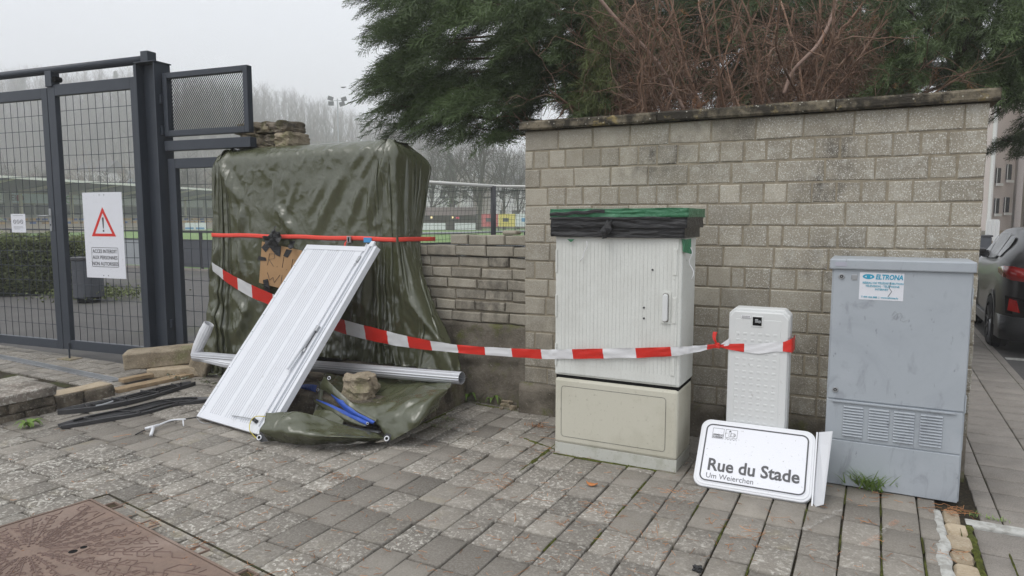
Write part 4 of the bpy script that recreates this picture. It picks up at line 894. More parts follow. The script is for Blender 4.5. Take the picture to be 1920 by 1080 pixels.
# ================================================================ LEANING SHUTTER PANEL
PP = Vector((-4.713, 3.628, .03)); PU = Vector((.991, -.13, -.002)).normalized(); PV = Vector((.086, .64, .763)).normalized(); PN = PU.cross(PV)   # PN points to the front
def shutter():
    root = thing('shutter_panel', 'white ribbed metal shutter panel leaning against the tarpaulin with a long handle', 'shutter panel', (PP.x + .4, PP.y + .2, 0))
    M = Matrix.Translation(-root.location) @ Matrix(((PU.x, PV.x, PN.x, PP.x), (PU.y, PV.y, PN.y, PP.y), (PU.z, PV.z, PN.z, PP.z), (0, 0, 0, 1)))
    B = lambda mb, n, m, **k: mb.build(n, m, root, M=M, **k)
    H = 1.741
    # ribbed sheet: one continuous folded profile
    prof = [(0.03, 0.0), (.118, 0.0)]; w0, w1 = .0, .778
    for g0 in (.118, .318, .515):
        x = g0
        for i in range(6):
            prof += [(x, 0.0), (x + .003, -.002), (x + .0125, -.002), (x + .0155, 0.0)]; x += .0268
    prof += [(.745, 0.0)]
    mb = MB(); z0, z1 = .055, H - .05
    vs = [(x, z0, z) for x, z in prof] + [(x, z1, z) for x, z in prof]; n = len(prof)
    fs = [(i, i + 1, n + i + 1, n + i) for i in range(n - 1)]
    mb.add(vs, fs)
    for i in range(n - 1):
        if abs(prof[i][1] + .002) < 1e-6 and abs(prof[i+1][1] + .002) < 1e-6: mb.m[i] = 1
    B(mb, 'ribbed_sheet', [m_panel, m_groove])
    mb = MB(); mb.box((.0, .0, -.030), (.03, H, .006)); mb.box((.0302, H - .05, -.030), (.778, H - .0, .005)); mb.box((.0302, 0, -.030), (.778, .055, .004)); B(mb, 'edge_frame', m_panel, bevel=.003)
    mb = MB(); mb.box((.03, .056, -.03), (.75, H - .051, -.008)); B(mb, 'core', m_panel)
    mb = MB(); mb.prism([(.746, -.03), (.746, .004), (.752, .004), (.752, -.008), (.790, -.008), (.790, .010), (.812, .010), (.812, -.012), (.835, -.012), (.835, .006), (.846, .006), (.846, -.03)], .0, H + .035, M=Matrix(((1, 0, 0, 0), (0, 1, 0, 0), (0, 0, 1, 0), (0, 0, 0, 1)))); B(mb, 'side_rail', m_panel, bevel=.0015)
    mb = MB(); mb.prism([(.850, -.045), (.850, .002), (.885, .002), (.892, -.045)], .0, H + .01); B(mb, 'side_rail', m_panel, bevel=.002)
    mb = MB(); mb.box((.747, H * .05, .0), (.7495, H * .9, .0045)); B(mb, 'rail_gap', m_dsteel)
    # handle: pixel (618,610) to (539,692)
    def loc(px, py, off=0):
        d = ray(px, py); o = PP + PN * off; q = _C + d * ((o - _C).dot(PN) / d.dot(PN)) - PP; return q.dot(PU), q.dot(PV)
    a = loc(594, 612, .03); b = loc(538, 692, .03); mb = MB(); mb.tube([(a[0], a[1], .035), (b[0], b[1], .03)], .0135, 12); B(mb, 'handle_bar', m_panel, smooth=False)
    c = loc(597, 617, .01); d = loc(571, 657, .01); mb = MB(); mb.box((c[0] - .016, c[1] - .03, -.002), (c[0] + .014, c[1] + .02, .036)); B(mb, 'handle_bracket', m_zinc, bevel=.003)
    mb = MB(); mb.tube([(c[0] + .004, c[1] - .02, .02), (d[0] + .002, d[1], .016)], .005, 8); B(mb, 'handle_rod', m_dsteel)
    mb = MB(); mb.box((d[0] - .012, d[1] - .018, -.002), (d[0] + .012, d[1] + .018, .024)); B(mb, 'handle_bracket', m_zinc, bevel=.003)
    e = loc(674, 488); mb = MB(); mb.box((e[0] - .01, e[1] - .03, 0), (e[0] + .012, e[1] + .03, .024)); mb.tube([(e[0], e[1] - .03, .012), (e[0] - .004, e[1] - .07, .008)], .004, 6); B(mb, 'bracket', m_zinc, bevel=.002)
    f = loc(690, 461); mb = MB(); mb.box((.796, H + .0, -.008), (.842, H + .055, .012)); B(mb, 'rail_end', m_panel, bevel=.002)
    # screws
    mb = MB()
    for k in range(10):
        for xx in (.022,): 
            s_ = MB(); s_.tube([(xx, .1 + k * .175, .0055), (xx, .1 + k * .175, .0085)], .0035, 6); B(s_, 'screw', m_dsteel)
    g1 = loc(437, 781); g2 = loc(478, 788)
    mb = MB(); mb.tube([(g1[0], g1[1], .012), ((g1[0] + g2[0]) / 2, (g1[1] + g2[1]) / 2, .02), (g2[0], g2[1], .014)], .004, 8); B(mb, 'latch_rod', m_zinc)
    mb = MB(); mb.tube([(g2[0] - .0, g2[1] - .0, .014), (g2[0] + .045, g2[1] - .01, .014)], .014, 10); B(mb, 'latch_knob', m_dsteel)
    return root, loc
sh_root, ploc = shutter()
def P_at(px, py, off): u, v = ploc(px, py, off); return PP + PU * u + PV * v + PN * off
def bez(pts, n=10):
    """Catmull-Rom through points"""
    P = [Vector(p) for p in pts]; P = [2 * P[0] - P[1]] + P + [2 * P[-1] - P[-2]]; out = []
    for i in range(1, len(P) - 2):
        for k in range(n):
            t = k / n; a, b, c, d = P[i-1], P[i], P[i+1], P[i+2]
            out.append(.5 * ((2*b) + (c - a) * t + (2*a - 5*b + 4*c - d) * t*t + (3*b - a - 3*c + d) * t**3))
    out.append(P[-2]); return out
c_root = thing('loose_cable', 'thin yellow cable looping off the lower corner of the shutter panel', 'cable', P_at(480, 782, .02))
mb = MB(); mb.tube(bez([P_at(497, 781, .03), P_at(480, 781, .035), P_at(470, 790, .03), P_at(468, 806, .03), G(474, 815, .02), G(481, 822, .008)]), .0032, 6); put(mb, 'cable', m_yellow, c_root, smooth=True)
c_root = thing('loose_wire', 'thin grey wire curling under the lower left corner of the shutter panel', 'wire', G(374, 790))
mb = MB(); mb.tube(bez([G(369, 783, .03), G(376, 791, .02), G(388, 794, .008), G(404, 791, .01), G(420, 797, .006)]), .003, 6); put(mb, 'wire', m_zinc, c_root, smooth=True)
# ================================================================ PLINTH, STONES AND DEBRIS
def slab_mesh(name, a, b, m, seed, amp=.012, n=None, root=None, c=(.5, .5, .4, 1), M=None):
    import bmesh
    bm = bmesh.new(); bmesh.ops.create_cube(bm, size=1); bmesh.ops.subdivide_edges(bm, edges=bm.edges[:], cuts=n or 14, use_grid_fill=True); A, B = Vector(a), Vector(b)
    for v in bm.verts:
        e = sum(1 for q in v.co if abs(abs(q) - .5) < 1e-4); k = 1 - (.012 * (e - 1) if e > 1 else 0)
        p = Vector(((v.co.x + .5) * (B.x - A.x) + A.x, (v.co.y + .5) * (B.y - A.y) + A.y, (v.co.z + .5) * (B.z - A.z) + A.z)); ctr = (A + B) / 2
        off = Vector((mn.noise(p * 6 + Vector((seed, 0, 0))), mn.noise(p * 6 + Vector((0, seed, 0))), mn.noise(p * 6 + Vector((0, 0, seed)))))
        if e > 1: p = p + (ctr - p).normalized() * (amp * .8 * (1 + mn.noise(p * 20) * 1.3))
        v.co = p + off * amp
    me = bpy.data.meshes.new(name); bm.to_mesh(me); bm.free()
    if M: me.transform(M)
    if root: me.transform(Matrix.Translation(-root.location))
    me.materials.append(m); me.polygons.foreach_set('use_smooth', [True] * len(me.polygons))
    at = me.color_attributes.new('tint', 'FLOAT_COLOR', 'POINT'); at.data.foreach_set('color', np.array([c] * len(me.vertices), dtype=np.float32).ravel())
    o = bpy.data.objects.new(name, me); COL.objects.link(o)
    if root: o.parent = root
    return o
o = slab_mesh('stone_step', (-4.78, 4.03, -.05), (-3.09, 5.1, .215), m_stone_dark, 4, .014, 22); tag(o, 'low weathered stone step under the tarpaulin', 'step')
o = slab_mesh('stone_slab', (-4.2, 4.50, .215), (-3.10, 4.98, .325), m_stone_dark, 8, .010, 16); tag(o, 'dark stone slab lying on the step beneath the white pipe', 'stone slab')
b1 = onY(672, 722, 4.14); o = rock('broken_stone', ((b1.x + .0, 4.16, .30), (.25, .2, .18)), m_stone, 12.3, .3, rz=.3); tag(o, 'broken pale stone block holding down the tarpaulin in front of the pipe', 'broken stone')
# low kerb wall at the left
kw = thing('kerb_wall', 'low weathered wall of stone blocks at the left edge of the paving', 'low wall', (-6.2, 2.6, 0))
y = 0.2; k = 0; rr = random.Random(5)
while y < 3.25:
    L_ = rr.uniform(.3, .45); y1 = min(y + L_, 3.27)
    for z0, z1 in ((-.05, .052), (.058, .135)):
        dy = .0 if z0 < 0 else .12 * (1 if y > .3 else 0); slab_mesh('stone_block', (-6.30, y - dy + .004, z0), (-5.975 - rr.uniform(0, .012), (y1 - dy if y1 < 3.25 or z0 < 0 else y1 + .0) - .004, z1), m_stone_dark, k * 2.3, .006, 8, kw, (rr.uniform(.2, .8), .6, .3, 1)); k += 1
    y = y1
for a, b in ((.2, 1.15), (1.16, 2.2), (2.21, 3.275)): slab_mesh('cap_slab', (-6.36, a, .142), (-5.965, b, .215), mat('lichened_cap', (.24, .21, .18), .95, .1, layers=[('noise', 40, .5, .6, (.5, .48, .43), .8), ('noise', 6, .45, .65, (.08, .07, .055), .7)], bumps=[('noise', 50, .7, .01)]) if a < .3 else bpy.data.materials['lichened_cap'], a, .007, 12, kw)
slab_mesh('stone_block', (-6.26, 3.285, -.05), (-6.03, 3.53, .105), m_stone_dark, 31, .008, 9, kw, (.3, .5, .5, 1)); slab_mesh('stone_block', (-6.27, 3.54, -.05), (-6.035, 3.81, .10), m_stone_dark, 37, .008, 9, kw, (.6, .5, .3, 1))
o = slab_mesh('sandy_bed', (-6.24, 3.29, .095), (-6.05, 3.80, .112), m_sand, 5, .006, 9, kw)
# big cracked stone near the gate
o = slab_mesh('stone_block', (0, 0, 0), (.66, .23, .17), m_stone, 3, .016, 14, None, (.6, .3, .5, 1)); o.location = (-6.60, 4.27, .075); o.rotation_euler = (rad(4), rad(-3), rad(44)); tag(o, 'large cracked sandstone block tilted on rubble in front of the small gate', 'stone block')
o = slab_mesh('stone_block', (0, 0, 0), (.5, .2, .10), m_sand, 6, .014, 10, None, (.5, .3, .3, 1)); o.location = (-6.38, 4.36, 0.0); o.rotation_euler = (0, 0, rad(38)); tag(o, 'flat pale stone lying beneath the large cracked block', 'stone block')
o = slab_mesh('stone_block', (0, 0, 0), (.2, .14, .22), m_stone, 16, .016, 10, None, (.4, .3, .3, 1)); o.location = (-6.14, 4.62, 0.02); o.rotation_euler = (rad(10), rad(24), rad(20)); tag(o, 'small sandstone block propped upright under the crushed pipe end', 'stone block')
for i, (a, b, w_, z, lb) in enumerate((((222, 738), (378, 704), .13, .0, 'long weathered timber plank lying along the paving edge'), ((232, 722), (340, 700), .10, .02, 'short weathered timber plank behind the long one'))):
    A = G(*a); Bq = G(*b); d = (Bq - A); an = math.atan2(d.y, d.x)
    o = slab_mesh('timber_plank', (0, 0, 0), (d.length, w_, .035), m_wood, i * 5 + 1, .004, 10); o.location = A + Vector((0, 0, z)); o.rotation_euler = (0, 0, an); tag(o, lb, 'plank')
# black plastic trims
def trim(name, label, pts, w_, hgt, kind):
    P = [G(*p) for p in pts]; root = thing(name, label, 'trim', P[0]); L = bez(P, 8); n = len(L)
    mb = MB(); rows = []; 
    for i, p in enumerate(L):
        t = (L[min(i + 1, n - 1)] - L[max(i - 1, 0)]).normalized(); s = Vector((-t.y, t.x, 0)); f = i / (n - 1); ww = w_ * (sin(pi * min(1, max(0, f * .94 + .03))) ** .45)
        z = .018 + .006 * sin(f * 7)
        rows.append([p - s * ww * .5 + Vector((0, 0, .004)), p - s * ww * .5 + Vector((0, 0, z + hgt)), p - s * ww * .36 + Vector((0, 0, z + hgt * .9)), p - s * ww * .3 + Vector((0, 0, z * .6)), p + s * ww * .3 + Vector((0, 0, z * .5)), p + s * ww * .42 + Vector((0, 0, z + hgt * .6)), p + s * ww * .5 + Vector((0, 0, z + hgt * .5))])
    mb.grid(rows); o = put(mb, 'channel', m_trim, root, smooth=False, solid=.004)
    for i in range(6, n - 5, 7 if kind == 0 else 9):
        p = L[i]; t = (L[i + 1] - L[i - 1]).normalized(); s = Vector((-t.y, t.x, 0)); ww = w_ * (sin(pi * (i / (n - 1))) ** .45); mb = MB()
        if kind == 0:
            mb.tube([p - s * ww * .46 + Vector((0, 0, .036)), p + s * ww * .44 + Vector((0, 0, .034))], .007, 6); mb.tube([p - s * ww * .2 + t * .03 + Vector((0, 0, .02)), p - s * ww * .2 + t * .03 + Vector((0, 0, .055)), p - s * ww * .02 + t * .05 + Vector((0, 0, .045))], .007, 6)
        else: mb.tube([p - s * ww * .48 + t * .04 + Vector((0, 0, .028)), p + s * ww * .48 - t * .05 + Vector((0, 0, .026))], .006, 6)
        put(mb, 'cross_rib', m_black, root)
    for e in (-.25, .02, .22) if kind == 0 else (-.3, .36):
        mb = MB(); mb.tube([p + Vector((-(L[min(i+1, n-1)] - L[max(i-1, 0)]).normalized().y, (L[min(i+1, n-1)] - L[max(i-1, 0)]).normalized().x, 0)) * (w_ * e * sin(pi * min(1, max(0.03, i / (n - 1)))) ** .45) + Vector((0, 0, .03 if kind == 0 else .028)) for i, p in enumerate(L)][3:-3], .0075, 6); put(mb, 'long_rib', m_black, root)
    return root
trim('plastic_trim', 'black slotted plastic trim strip nearest the stone kerb', [(108, 776), (180, 766), (250, 750), (310, 733), (362, 722)], .25, .018, 0)
trim('plastic_trim', 'long black ribbed plastic strip ending under the shutter panel', [(112, 803), (190, 787), (250, 775), (320, 758), (395, 752)], .25, .008, 1)
# broken white fitting on black wire
r_ = thing('plastic_fitting', 'broken white plastic fitting with a bent strip of wire on the paving', 'fitting', G(280, 806))
mb = MB(); mb.tube(bez([G(254, 815, .006), G(272, 806, .02), G(300, 796, .03), G(330, 788, .03), G(372, 782, .03)]), .0045, 6); put(mb, 'black_wire', m_black, r_, smooth=True)
mb = MB(); mb.tube([G(272, 804, .03), G(298, 797, .04)], .011, 10); mb.tube([G(288, 800, .035), G(283, 816, .012)], .012, 10); put(mb, 'white_fitting', m_white, r_, smooth=True)
mb = MB(); mb.tube(bez([G(297, 797, .04), G(322, 788, .045), G(348, 786, .045)]), .007, 6); mb.tube([G(343, 786, .045), G(344, 799, .006)], .005, 6); put(mb, 'white_strip', m_white, r_, smooth=True)
r_ = thing('cable_strip', 'short grey plastic strip lying across the black slotted trim', 'strip', G(190, 757)); mb = MB(); mb.tube(bez([G(180, 761, .11), G(195, 758, .11), G(212, 752, .12)]), .007, 6); put(mb, 'strip', m_zinc, r_)
# ================================================================ DOWNPIPE
def fluted(mb, pts, r, nf=16, squash=1.0):
    pts = [Vector(p) for p in pts]; k = len(pts); n = nf * 2; up = Vector((0, 0, 1)); vs = []
    for i, p in enumerate(pts):
        t = (pts[min(i+1, k-1)] - pts[max(i-1, 0)]).normalized(); a = t.cross(up).normalized(); b = t.cross(a); rad_ = r[i] if isinstance(r, list) else r
        for j in range(n): q = 2 * pi * j / n; R2 = rad_ * (1 if j % 2 else .93); vs.append(p + a * cos(q) * R2 * squash + b * sin(q) * R2)
    mb.add(vs, [(i*n+j, i*n+(j+1)%n, (i+1)*n+(j+1)%n, (i+1)*n+j) for i in range(k-1) for j in range(n)])
A = onY(366, 668, 4.48); E_ = onY(866, 709, 4.36); Mid = onY(600, 690, 4.30)
dp = thing('downpipe', 'long white fluted rainwater downpipe lying across the step, its left end bent upwards', 'downpipe', ((A.x + E_.x) / 2, 4.3, 0))
mb = MB(); pts = [A.lerp(E_, t / 24) for t in range(25)]; fluted(mb, pts, .047); put(mb, 'pipe', m_alu, dp, solid=.003)
U = onY(392, 607, 4.52); mb = MB(); fluted(mb, [A + Vector((-.02, 0, .0)), A.lerp(U, .3) + Vector((-.015, 0, 0)), A.lerp(U, .7) + Vector((.0, 0, .01)), U], [.034, .052, .058, .05], 14, .8); put(mb, 'bent_end', m_white, dp, solid=.003)
L2 = onY(318 + 160, 688, 4.44); mb = MB(); fluted(mb, [A, A.lerp(L2, .5) + Vector((0, 0, -.004)), L2], [.036, .05, .053], 16); put(mb, 'crushed_end', m_white, dp, solid=.003)
# short alu strip on the ground in front
r_ = thing('aluminium_strip', 'short ribbed aluminium strip lying beside the folded tarpaulin', 'strip', G(640, 800)); mb = MB(); mb.tube([G(615, 792, .05), G(712, 810, .05)], .018, 8, sy=.35); put(mb, 'strip', m_alu, r_)
# ================================================================ TARPAULIN TAIL on the ground (same sheet, blue underside)
def W(px, py, Y): return onY(px, py, Y)
tail = [[W(500, 775, 3.52), W(560, 772, 3.58), W(600, 780, 3.66), W(650, 798, 3.72), W(700, 812, 3.80), W(728, 818, 3.92)],
        [W(494, 792, 3.46), W(545, 785, 3.50), W(600, 800, 3.58), W(650, 812, 3.64), W(700, 818, 3.74), W(728, 821, 3.88)],
        [W(487, 808, 3.44), W(540, 812, 3.42), W(600, 818, 3.48), W(650, 820, 3.56), W(700, 822, 3.70), W(728, 823, 3.86)],
        [G(486, 824, .006), G(540, 832, .012), G(580, 836, .010), G(650, 831, .010), G(700, 827, .010), G(728, 825, .008)]]
drape('folded_flap', tail, m_tarp, 4, .012, seed=2)
flap = [[W(700, 752, 4.22), W(745, 735, 4.34), W(772, 712, 4.46), W(800, 702, 4.55), W(838, 700, 4.60)],
        [W(682, 757, 4.10), W(735, 745, 4.16), W(775, 728, 4.26), W(810, 718, 4.34), W(845, 712, 4.42)],
        [W(660, 755, 3.98), W(720, 760, 3.97), W(768, 748, 4.00), W(808, 740, 4.06), W(846, 722, 4.28)],
        [W(690, 785, 3.90), W(722, 782, 3.88), W(760, 775, 3.88), W(800, 762, 3.96), W(838, 735, 4.20)],
        [W(712, 800, 3.88), W(722, 806, 3.84), W(760, 798, 3.84), W(790, 782, 3.90), W(828, 752, 4.14)],
        [W(720, 822, 3.86), W(727, 829, 3.83), W(760, 812, 3.83), W(784, 797, 3.89), W(822, 765, 4.13)]]
fo, fP = drape('folded_flap', flap, m_tarp, 4, .014, seed=7)
mid = [[W(610, 700, 4.30), W(640, 705, 4.32), W(680, 710, 4.36), W(720, 690, 4.5), W(760, 686, 4.6)], [W(612, 722, 4.18), W(645, 735, 4.18), W(690, 742, 4.22), W(725, 728, 4.34), W(770, 715, 4.44)], [W(625, 742, 4.05), W(655, 752, 4.04), W(695, 762, 4.05), W(735, 752, 4.14), W(780, 735, 4.24)]]
drape('sheet_bunch', mid, m_tarp, 4, .014, seed=5)
# folded ribbons of sheet showing the blue side
def ribbon(name, top, bot, m, wr=.004): return drape(name, [top, [t.lerp(b, .5) + Vector((0, -.012, 0)) for t, b in zip(top, bot)], bot], m, 4, wr, seed=len(name))
ribbon('blue_fold', [W(612, 722, 4.02), W(640, 745, 3.96), W(670, 768, 3.92), W(705, 788, 3.88)], [W(618, 738, 4.00), W(645, 768, 3.93), W(672, 784, 3.90), W(700, 796, 3.87)], m_blue)
ribbon('green_fold', [W(588, 748, 3.98), W(618, 762, 3.94), W(655, 782, 3.90), W(688, 797, 3.87)], [W(594, 758, 3.97), W(620, 778, 3.93), W(650, 793, 3.89), W(686, 800, 3.86)], m_tarp)
ribbon('blue_fold', [W(593, 748, 4.0), W(620, 758, 3.96), W(655, 774, 3.92), W(692, 790, 3.88)], [W(597, 753, 3.99), W(620, 768, 3.95), W(655, 787, 3.91), W(688, 799, 3.87)], m_blue)
ribbon('green_fold', [W(608, 704, 4.04), W(616, 715, 4.0), W(640, 738, 3.97), W(672, 765, 3.93), W(706, 785, 3.88)], [W(600, 730, 4.0), W(613, 735, 3.99), W(648, 765, 3.94), W(672, 776, 3.91), W(707, 793, 3.87)], m_tarp, .003)
ribbon('blue_fold', [W(562, 722, 4.18), W(578, 720, 4.16), W(594, 722, 4.12)], [W(566, 730, 4.18), W(580, 734, 4.16), W(592, 745, 4.12)], m_blue)
ribbon('green_fold', [W(596, 712, 4.10), W(598, 725, 4.07), W(596, 745, 4.03), W(590, 770, 3.96)], [W(604, 716, 4.10), W(606, 730, 4.07), W(606, 750, 4.03), W(612, 778, 3.93)], m_tarp, .003)
ribbon('green_fold', [W(590, 768, 3.88), W(620, 770, 3.86), W(645, 788, 3.82)], [W(588, 792, 3.80), W(615, 800, 3.76), W(640, 805, 3.74)], m_tarp, .01)
def grommet(p, nrm, r=.02):
    nrm = nrm.normalized(); a = nrm.orthogonal().normalized(); b = nrm.cross(a); mb = MB(); n, k = 18, 8; vs = []
    for i in range(n):
        q = 2 * pi * i / n; d = a * cos(q) + b * sin(q)
        for j in range(k): s = 2 * pi * j / k; vs.append(p + d * (r * (.74 + .26 * cos(s))) + nrm * (r * .22 * sin(s)))
    mb.add(vs, [(i*k+j, ((i+1)%n)*k+j, ((i+1)%n)*k+(j+1)%k, i*k+(j+1)%k) for i in range(n) for j in range(k)]); put(mb, 'grommet', m_alu, t_root, smooth=True)
    mb = MB(); mb.tube([p, p + nrm * .0015], r * .55, 12); put(mb, 'eyelet_hole', m_dark, t_root)
def corner_patch(pts, nrm): mb = MB(); mb.add(pts, [tuple(range(len(pts)))]); put(mb, 'corner_patch', mat('patch_grey', (.07, .07, .075), .5), t_root, solid=.003)
n0 = Vector((.2, -.8, .5))
g1 = W(487, 821, 3.425); grommet(g1 + n0 * .008, n0, .021); corner_patch([W(483, 824, 3.435), W(489, 809, 3.43), W(503, 827, 3.425), W(490, 829, 3.43)], n0)
g2 = W(726, 823, 3.815); grommet(g2 + n0 * .010, n0, .021); corner_patch([W(719, 818, 3.825), W(727, 832, 3.82), W(741, 818, 3.825), W(724, 812, 3.825)], n0)
grommet(W(617, 709, 4.0), Vector((.1, -1, .3)), .016); grommet(W(596, 731, 4.03), Vector((.1, -1, .3)), .012); grommet(W(689, 794, 3.85), Vector((.6, -1, .3)), .010)
# ================================================================ STRAP, CARDBOARD, TAPE
def tarp_front_y(x, z):
    m = (np.abs(TARP_P[..., 0] - x) < .05) & (np.abs(TARP_P[..., 2] - z) < .04); return TARP_P[..., 1][m].min() if m.any() else TY0 - .04
def band(name, pts, w_, m, root, th=.0015, tw=None):
    """flat band through pts, width vertical (or per point direction)"""
    mb = MB(); rows = []
    for i, p in enumerate(pts):
        wv = (tw[i] if tw else Vector((0, 0, 1))) * ((w_[i] if isinstance(w_, list) else w_) / 2); rows.append([p + wv, p + wv * .33 + Vector((0, -.001, 0)), p - wv * .33 + Vector((0, -.001, 0)), p - wv])
    mb.grid(rows); return put(mb, name, m, root, smooth=True, solid=th)
st = thing('ratchet_strap', 'flat red strap with a buckle pulled round the tarpaulin', 'strap', (-4.8, 4.8, 1.42))
SZ = lambda x: 1.433 - .014 * (x + 5.85) / 2.15
_b = TARP_P[np.abs(TARP_P[..., 2] - 1.425) < .03]; _bb = _b[_b[:, 1] > 4.98]; SXL, SXR = np.percentile(_bb[_bb[:, 0] < -4.8][:, 0], 25) - .008, np.percentile(_bb[_bb[:, 0] > -4.8][:, 0], 75) + .008
def _sx(y, s):
    q = _b[(np.abs(_b[:, 1] - y) < .07) & (s * (_b[:, 0] + 4.8) > 0)][:, 0]
    return (q.max() + .004 if s > 0 else q.min() - .004) if len(q) else (SXR if s > 0 else SXL)
xs = np.linspace(SXL + .03, SXR - .03, 60); yy_ = [tarp_front_y(x, SZ(x)) for x in xs]; yy_ = [min(yy_[max(0, i - 2):i + 3]) - .004 for i in range(60)]; kk = np.ones(5) / 5; yy_ = np.convolve(np.pad(yy_, 2, mode='edge'), kk, 'valid')
pts = [Vector((_sx(y, -1), y, SZ(-5.87))) for y in (5.38, 5.28, 5.18, 5.08, 4.98, 4.92)] + [Vector((x, y, SZ(x) + .003 * sin(x * 9))) for x, y in zip(xs, yy_)] + [Vector((_sx(y, 1), y, 1.418 - .02 * (y - 4.9))) for y in (4.92, 4.98, 5.08, 5.18, 5.28, 5.38)]
band('strap_band', pts, .038, m_strap, st)
bx = onY(656, 449, TY0 - .06); fy = tarp_front_y(bx.x, 1.42) - .012
mb = MB(); mb.box((bx.x - .022, fy - .016, bx.z - .028), (bx.x + .022, fy, bx.z + .028)); put(mb, 'buckle', m_zinc, st, bevel=.003)
mb = MB(); mb.box((bx.x - .006, fy - .019, bx.z - .02), (bx.x + .006, fy - .0165, bx.z + .02)); put(mb, 'buckle_slot', m_dark, st)
bl_ = onY(690, 450, TY0 - .06); mb = MB(); mb.box((bl_.x - .042, fy - .006, bl_.z - .021), (bl_.x + .042, fy + .002, bl_.z + .021)); put(mb, 'blue_tag', mat('tag_blue', (.07, .3, .6), .6), st, bevel=.001)
band('strap_tail', bez([Vector((bx.x - .02, fy - .004, bx.z - .0)), Vector((bx.x - .04, fy - .012, bx.z - .03)), Vector((bx.x - .052, fy - .012, bx.z - .09))], 5), .03, m_strap, st, tw=[Vector((.7, -.1, .4)).normalized()] * 11)
# cardboard sign
cy = TY0 - .075
cb = thing('cardboard_sign', 'handwritten R.I.P. cardboard sign taped to the tarpaulin behind the shutter panel', 'cardboard sign', (-5.0, cy, 1.1))
C0, C1, C2, C3 = onY(491, 453, cy), onY(566, 470, cy - .0), onY(545, 556, cy), onY(481, 529, cy)
cu = (C1 - C0).normalized(); cw_ = (C3 - C0); cw_ = (cw_ - cu * cw_.dot(cu)); Hc = cw_.length; cw_.normalize(); Wc = (C1 - C0).length
CM = Matrix.Translation(-cb.location) @ Matrix(((cu.x, 0, -cw_.x, C0.x), (0, 1, 0, cy), (cu.z, 0, -cw_.z, C0.z), (0, 0, 0, 1)))
mb = MB(); mb.box((0, 0, -Hc), (Wc, .006, 0)); mb.build('card', m_card, cb, M=CM, bevel=.0015)
def stroke(poly): 
    mb = MB(); pts = [(u * Wc, -.0015, -v * Hc) for u, v in poly]; mb.tube(pts, .0032, 5, sy=.4); mb.build('lettering', m_ink, cb, M=CM)
stroke([(.22, .24), (.19, .52)]); stroke([(.20, .25), (.34, .22), (.36, .32), (.22, .38), (.34, .52)]); stroke([(.58, .24), (.56, .50)]); stroke([(.80, .24), (.78, .52)]); stroke([(.80, .25), (.95, .27), (.95, .36), (.80, .39)]); stroke([(.43, .50), (.435, .515)]); stroke([(.67, .51), (.675, .525)]); stroke([(.97, .51), (.975, .525)])
stroke([(.20, .70), (.27, .87), (.35, .78), (.39, .90), (.52, .68)]); stroke([(.57, .68), (.56, .88)]); stroke([(.67, .68), (.66, .88)]); stroke([(.67, .69), (.8, .69)]); stroke([(.67, .78), (.76, .78)])
def tape(px, m=m_black, dy=-.004, par=cb, nm='black_tape'):
    mb = MB(); P = [onY(x, y, cy + dy) - par.location for x, y in px]; mb.add(P, [tuple(range(len(P)))]); o = mb.build(nm, m, par, solid=.002); return o
tape([(490, 464), (497, 456), (506, 463), (498, 473)], dy=-.003); tape([(500, 456), (527, 461), (525, 481), (517, 478)], dy=-.006); tape([(537, 467), (548, 469), (539, 483), (531, 480)]); tape([(485, 480), (483, 488), (499, 489), (498, 483)], dy=-.005); tape([(493, 525), (502, 523), (507, 552), (498, 556)], dy=-.009)
for i, q in enumerate(([(498, 444), (530, 434), (529, 462), (502, 459)], [(512, 440), (518, 430), (528, 436), (524, 452)], [(547, 452), (558, 452), (552, 468), (544, 463)], [(516, 426), (519, 423), (521, 432), (518, 434)])):
    mb = MB(); c_ = sum((onY(x, y, cy - .02) for x, y in q), Vector()) / 4; P = []
    for a in range(9):
        row = []
        for b in range(9):
            s, t = a / 8, b / 8; e = [onY(x, y, cy - .015) for x, y in q]; p = (e[0] * (1 - s) + e[1] * s) * (1 - t) + (e[3] * (1 - s) + e[2] * s) * t; row.append(p + Vector((.012 * mn.noise(p * 40), -.03 + .04 * mn.noise(p * 22 + Vector((i, 0, 0))), .010 * mn.noise(p * 30))))
        P.append(row)
    mb.grid(P); put(mb, 'bunched_tape', m_black, cb, smooth=True)
# barrier tape: left end on the tarp, behind the panel, across the white cabinet, knotted round the pedestal cabinet
bt = thing('barrier_tape', 'red and white striped barrier tape strung from the tarpaulin to the pedestal cabinet', 'barrier tape', (-3.4, 4.5, .6))
ty = lambda x, z, d=.01: tarp_front_y(x, z) - d
ctl = []
for px, py, Y in ((398, 500, 4.76), (430, 523, 4.72), (470, 545, 4.70), (505, 560, 4.68), (560, 583, 4.66), (632, 609, 4.58), (700, 627, 4.52), (770, 642, 4.46), (860, 654, 4.38), (940, 660, 4.31), (1015, 664, 4.25), (1060, 664, 4.222), (1180, 662, 4.215), (1262, 659, 4.218), (1300, 655, 4.26), (1345, 648, 4.392)):
    ctl.append(W(px, py, Y))
tp = bez(ctl, 12); d_ = [0]
for a, b in zip(tp[:-1], tp[1:]): d_.append(d_[-1] + (b - a).length)
def tape_w(px):
    return float(np.interp(px, [398, 430, 470, 505, 632, 700, 770, 860, 940, 1015, 1180, 1262, 1310, 1345], [.105, .13, .14, .13, .135, .13, .10, .062, .062, .066, .066, .06, .04, .02]))
def px_of(p): q = p - _C; return 960 + FPX * q.dot(_rt) / q.dot(_fw)
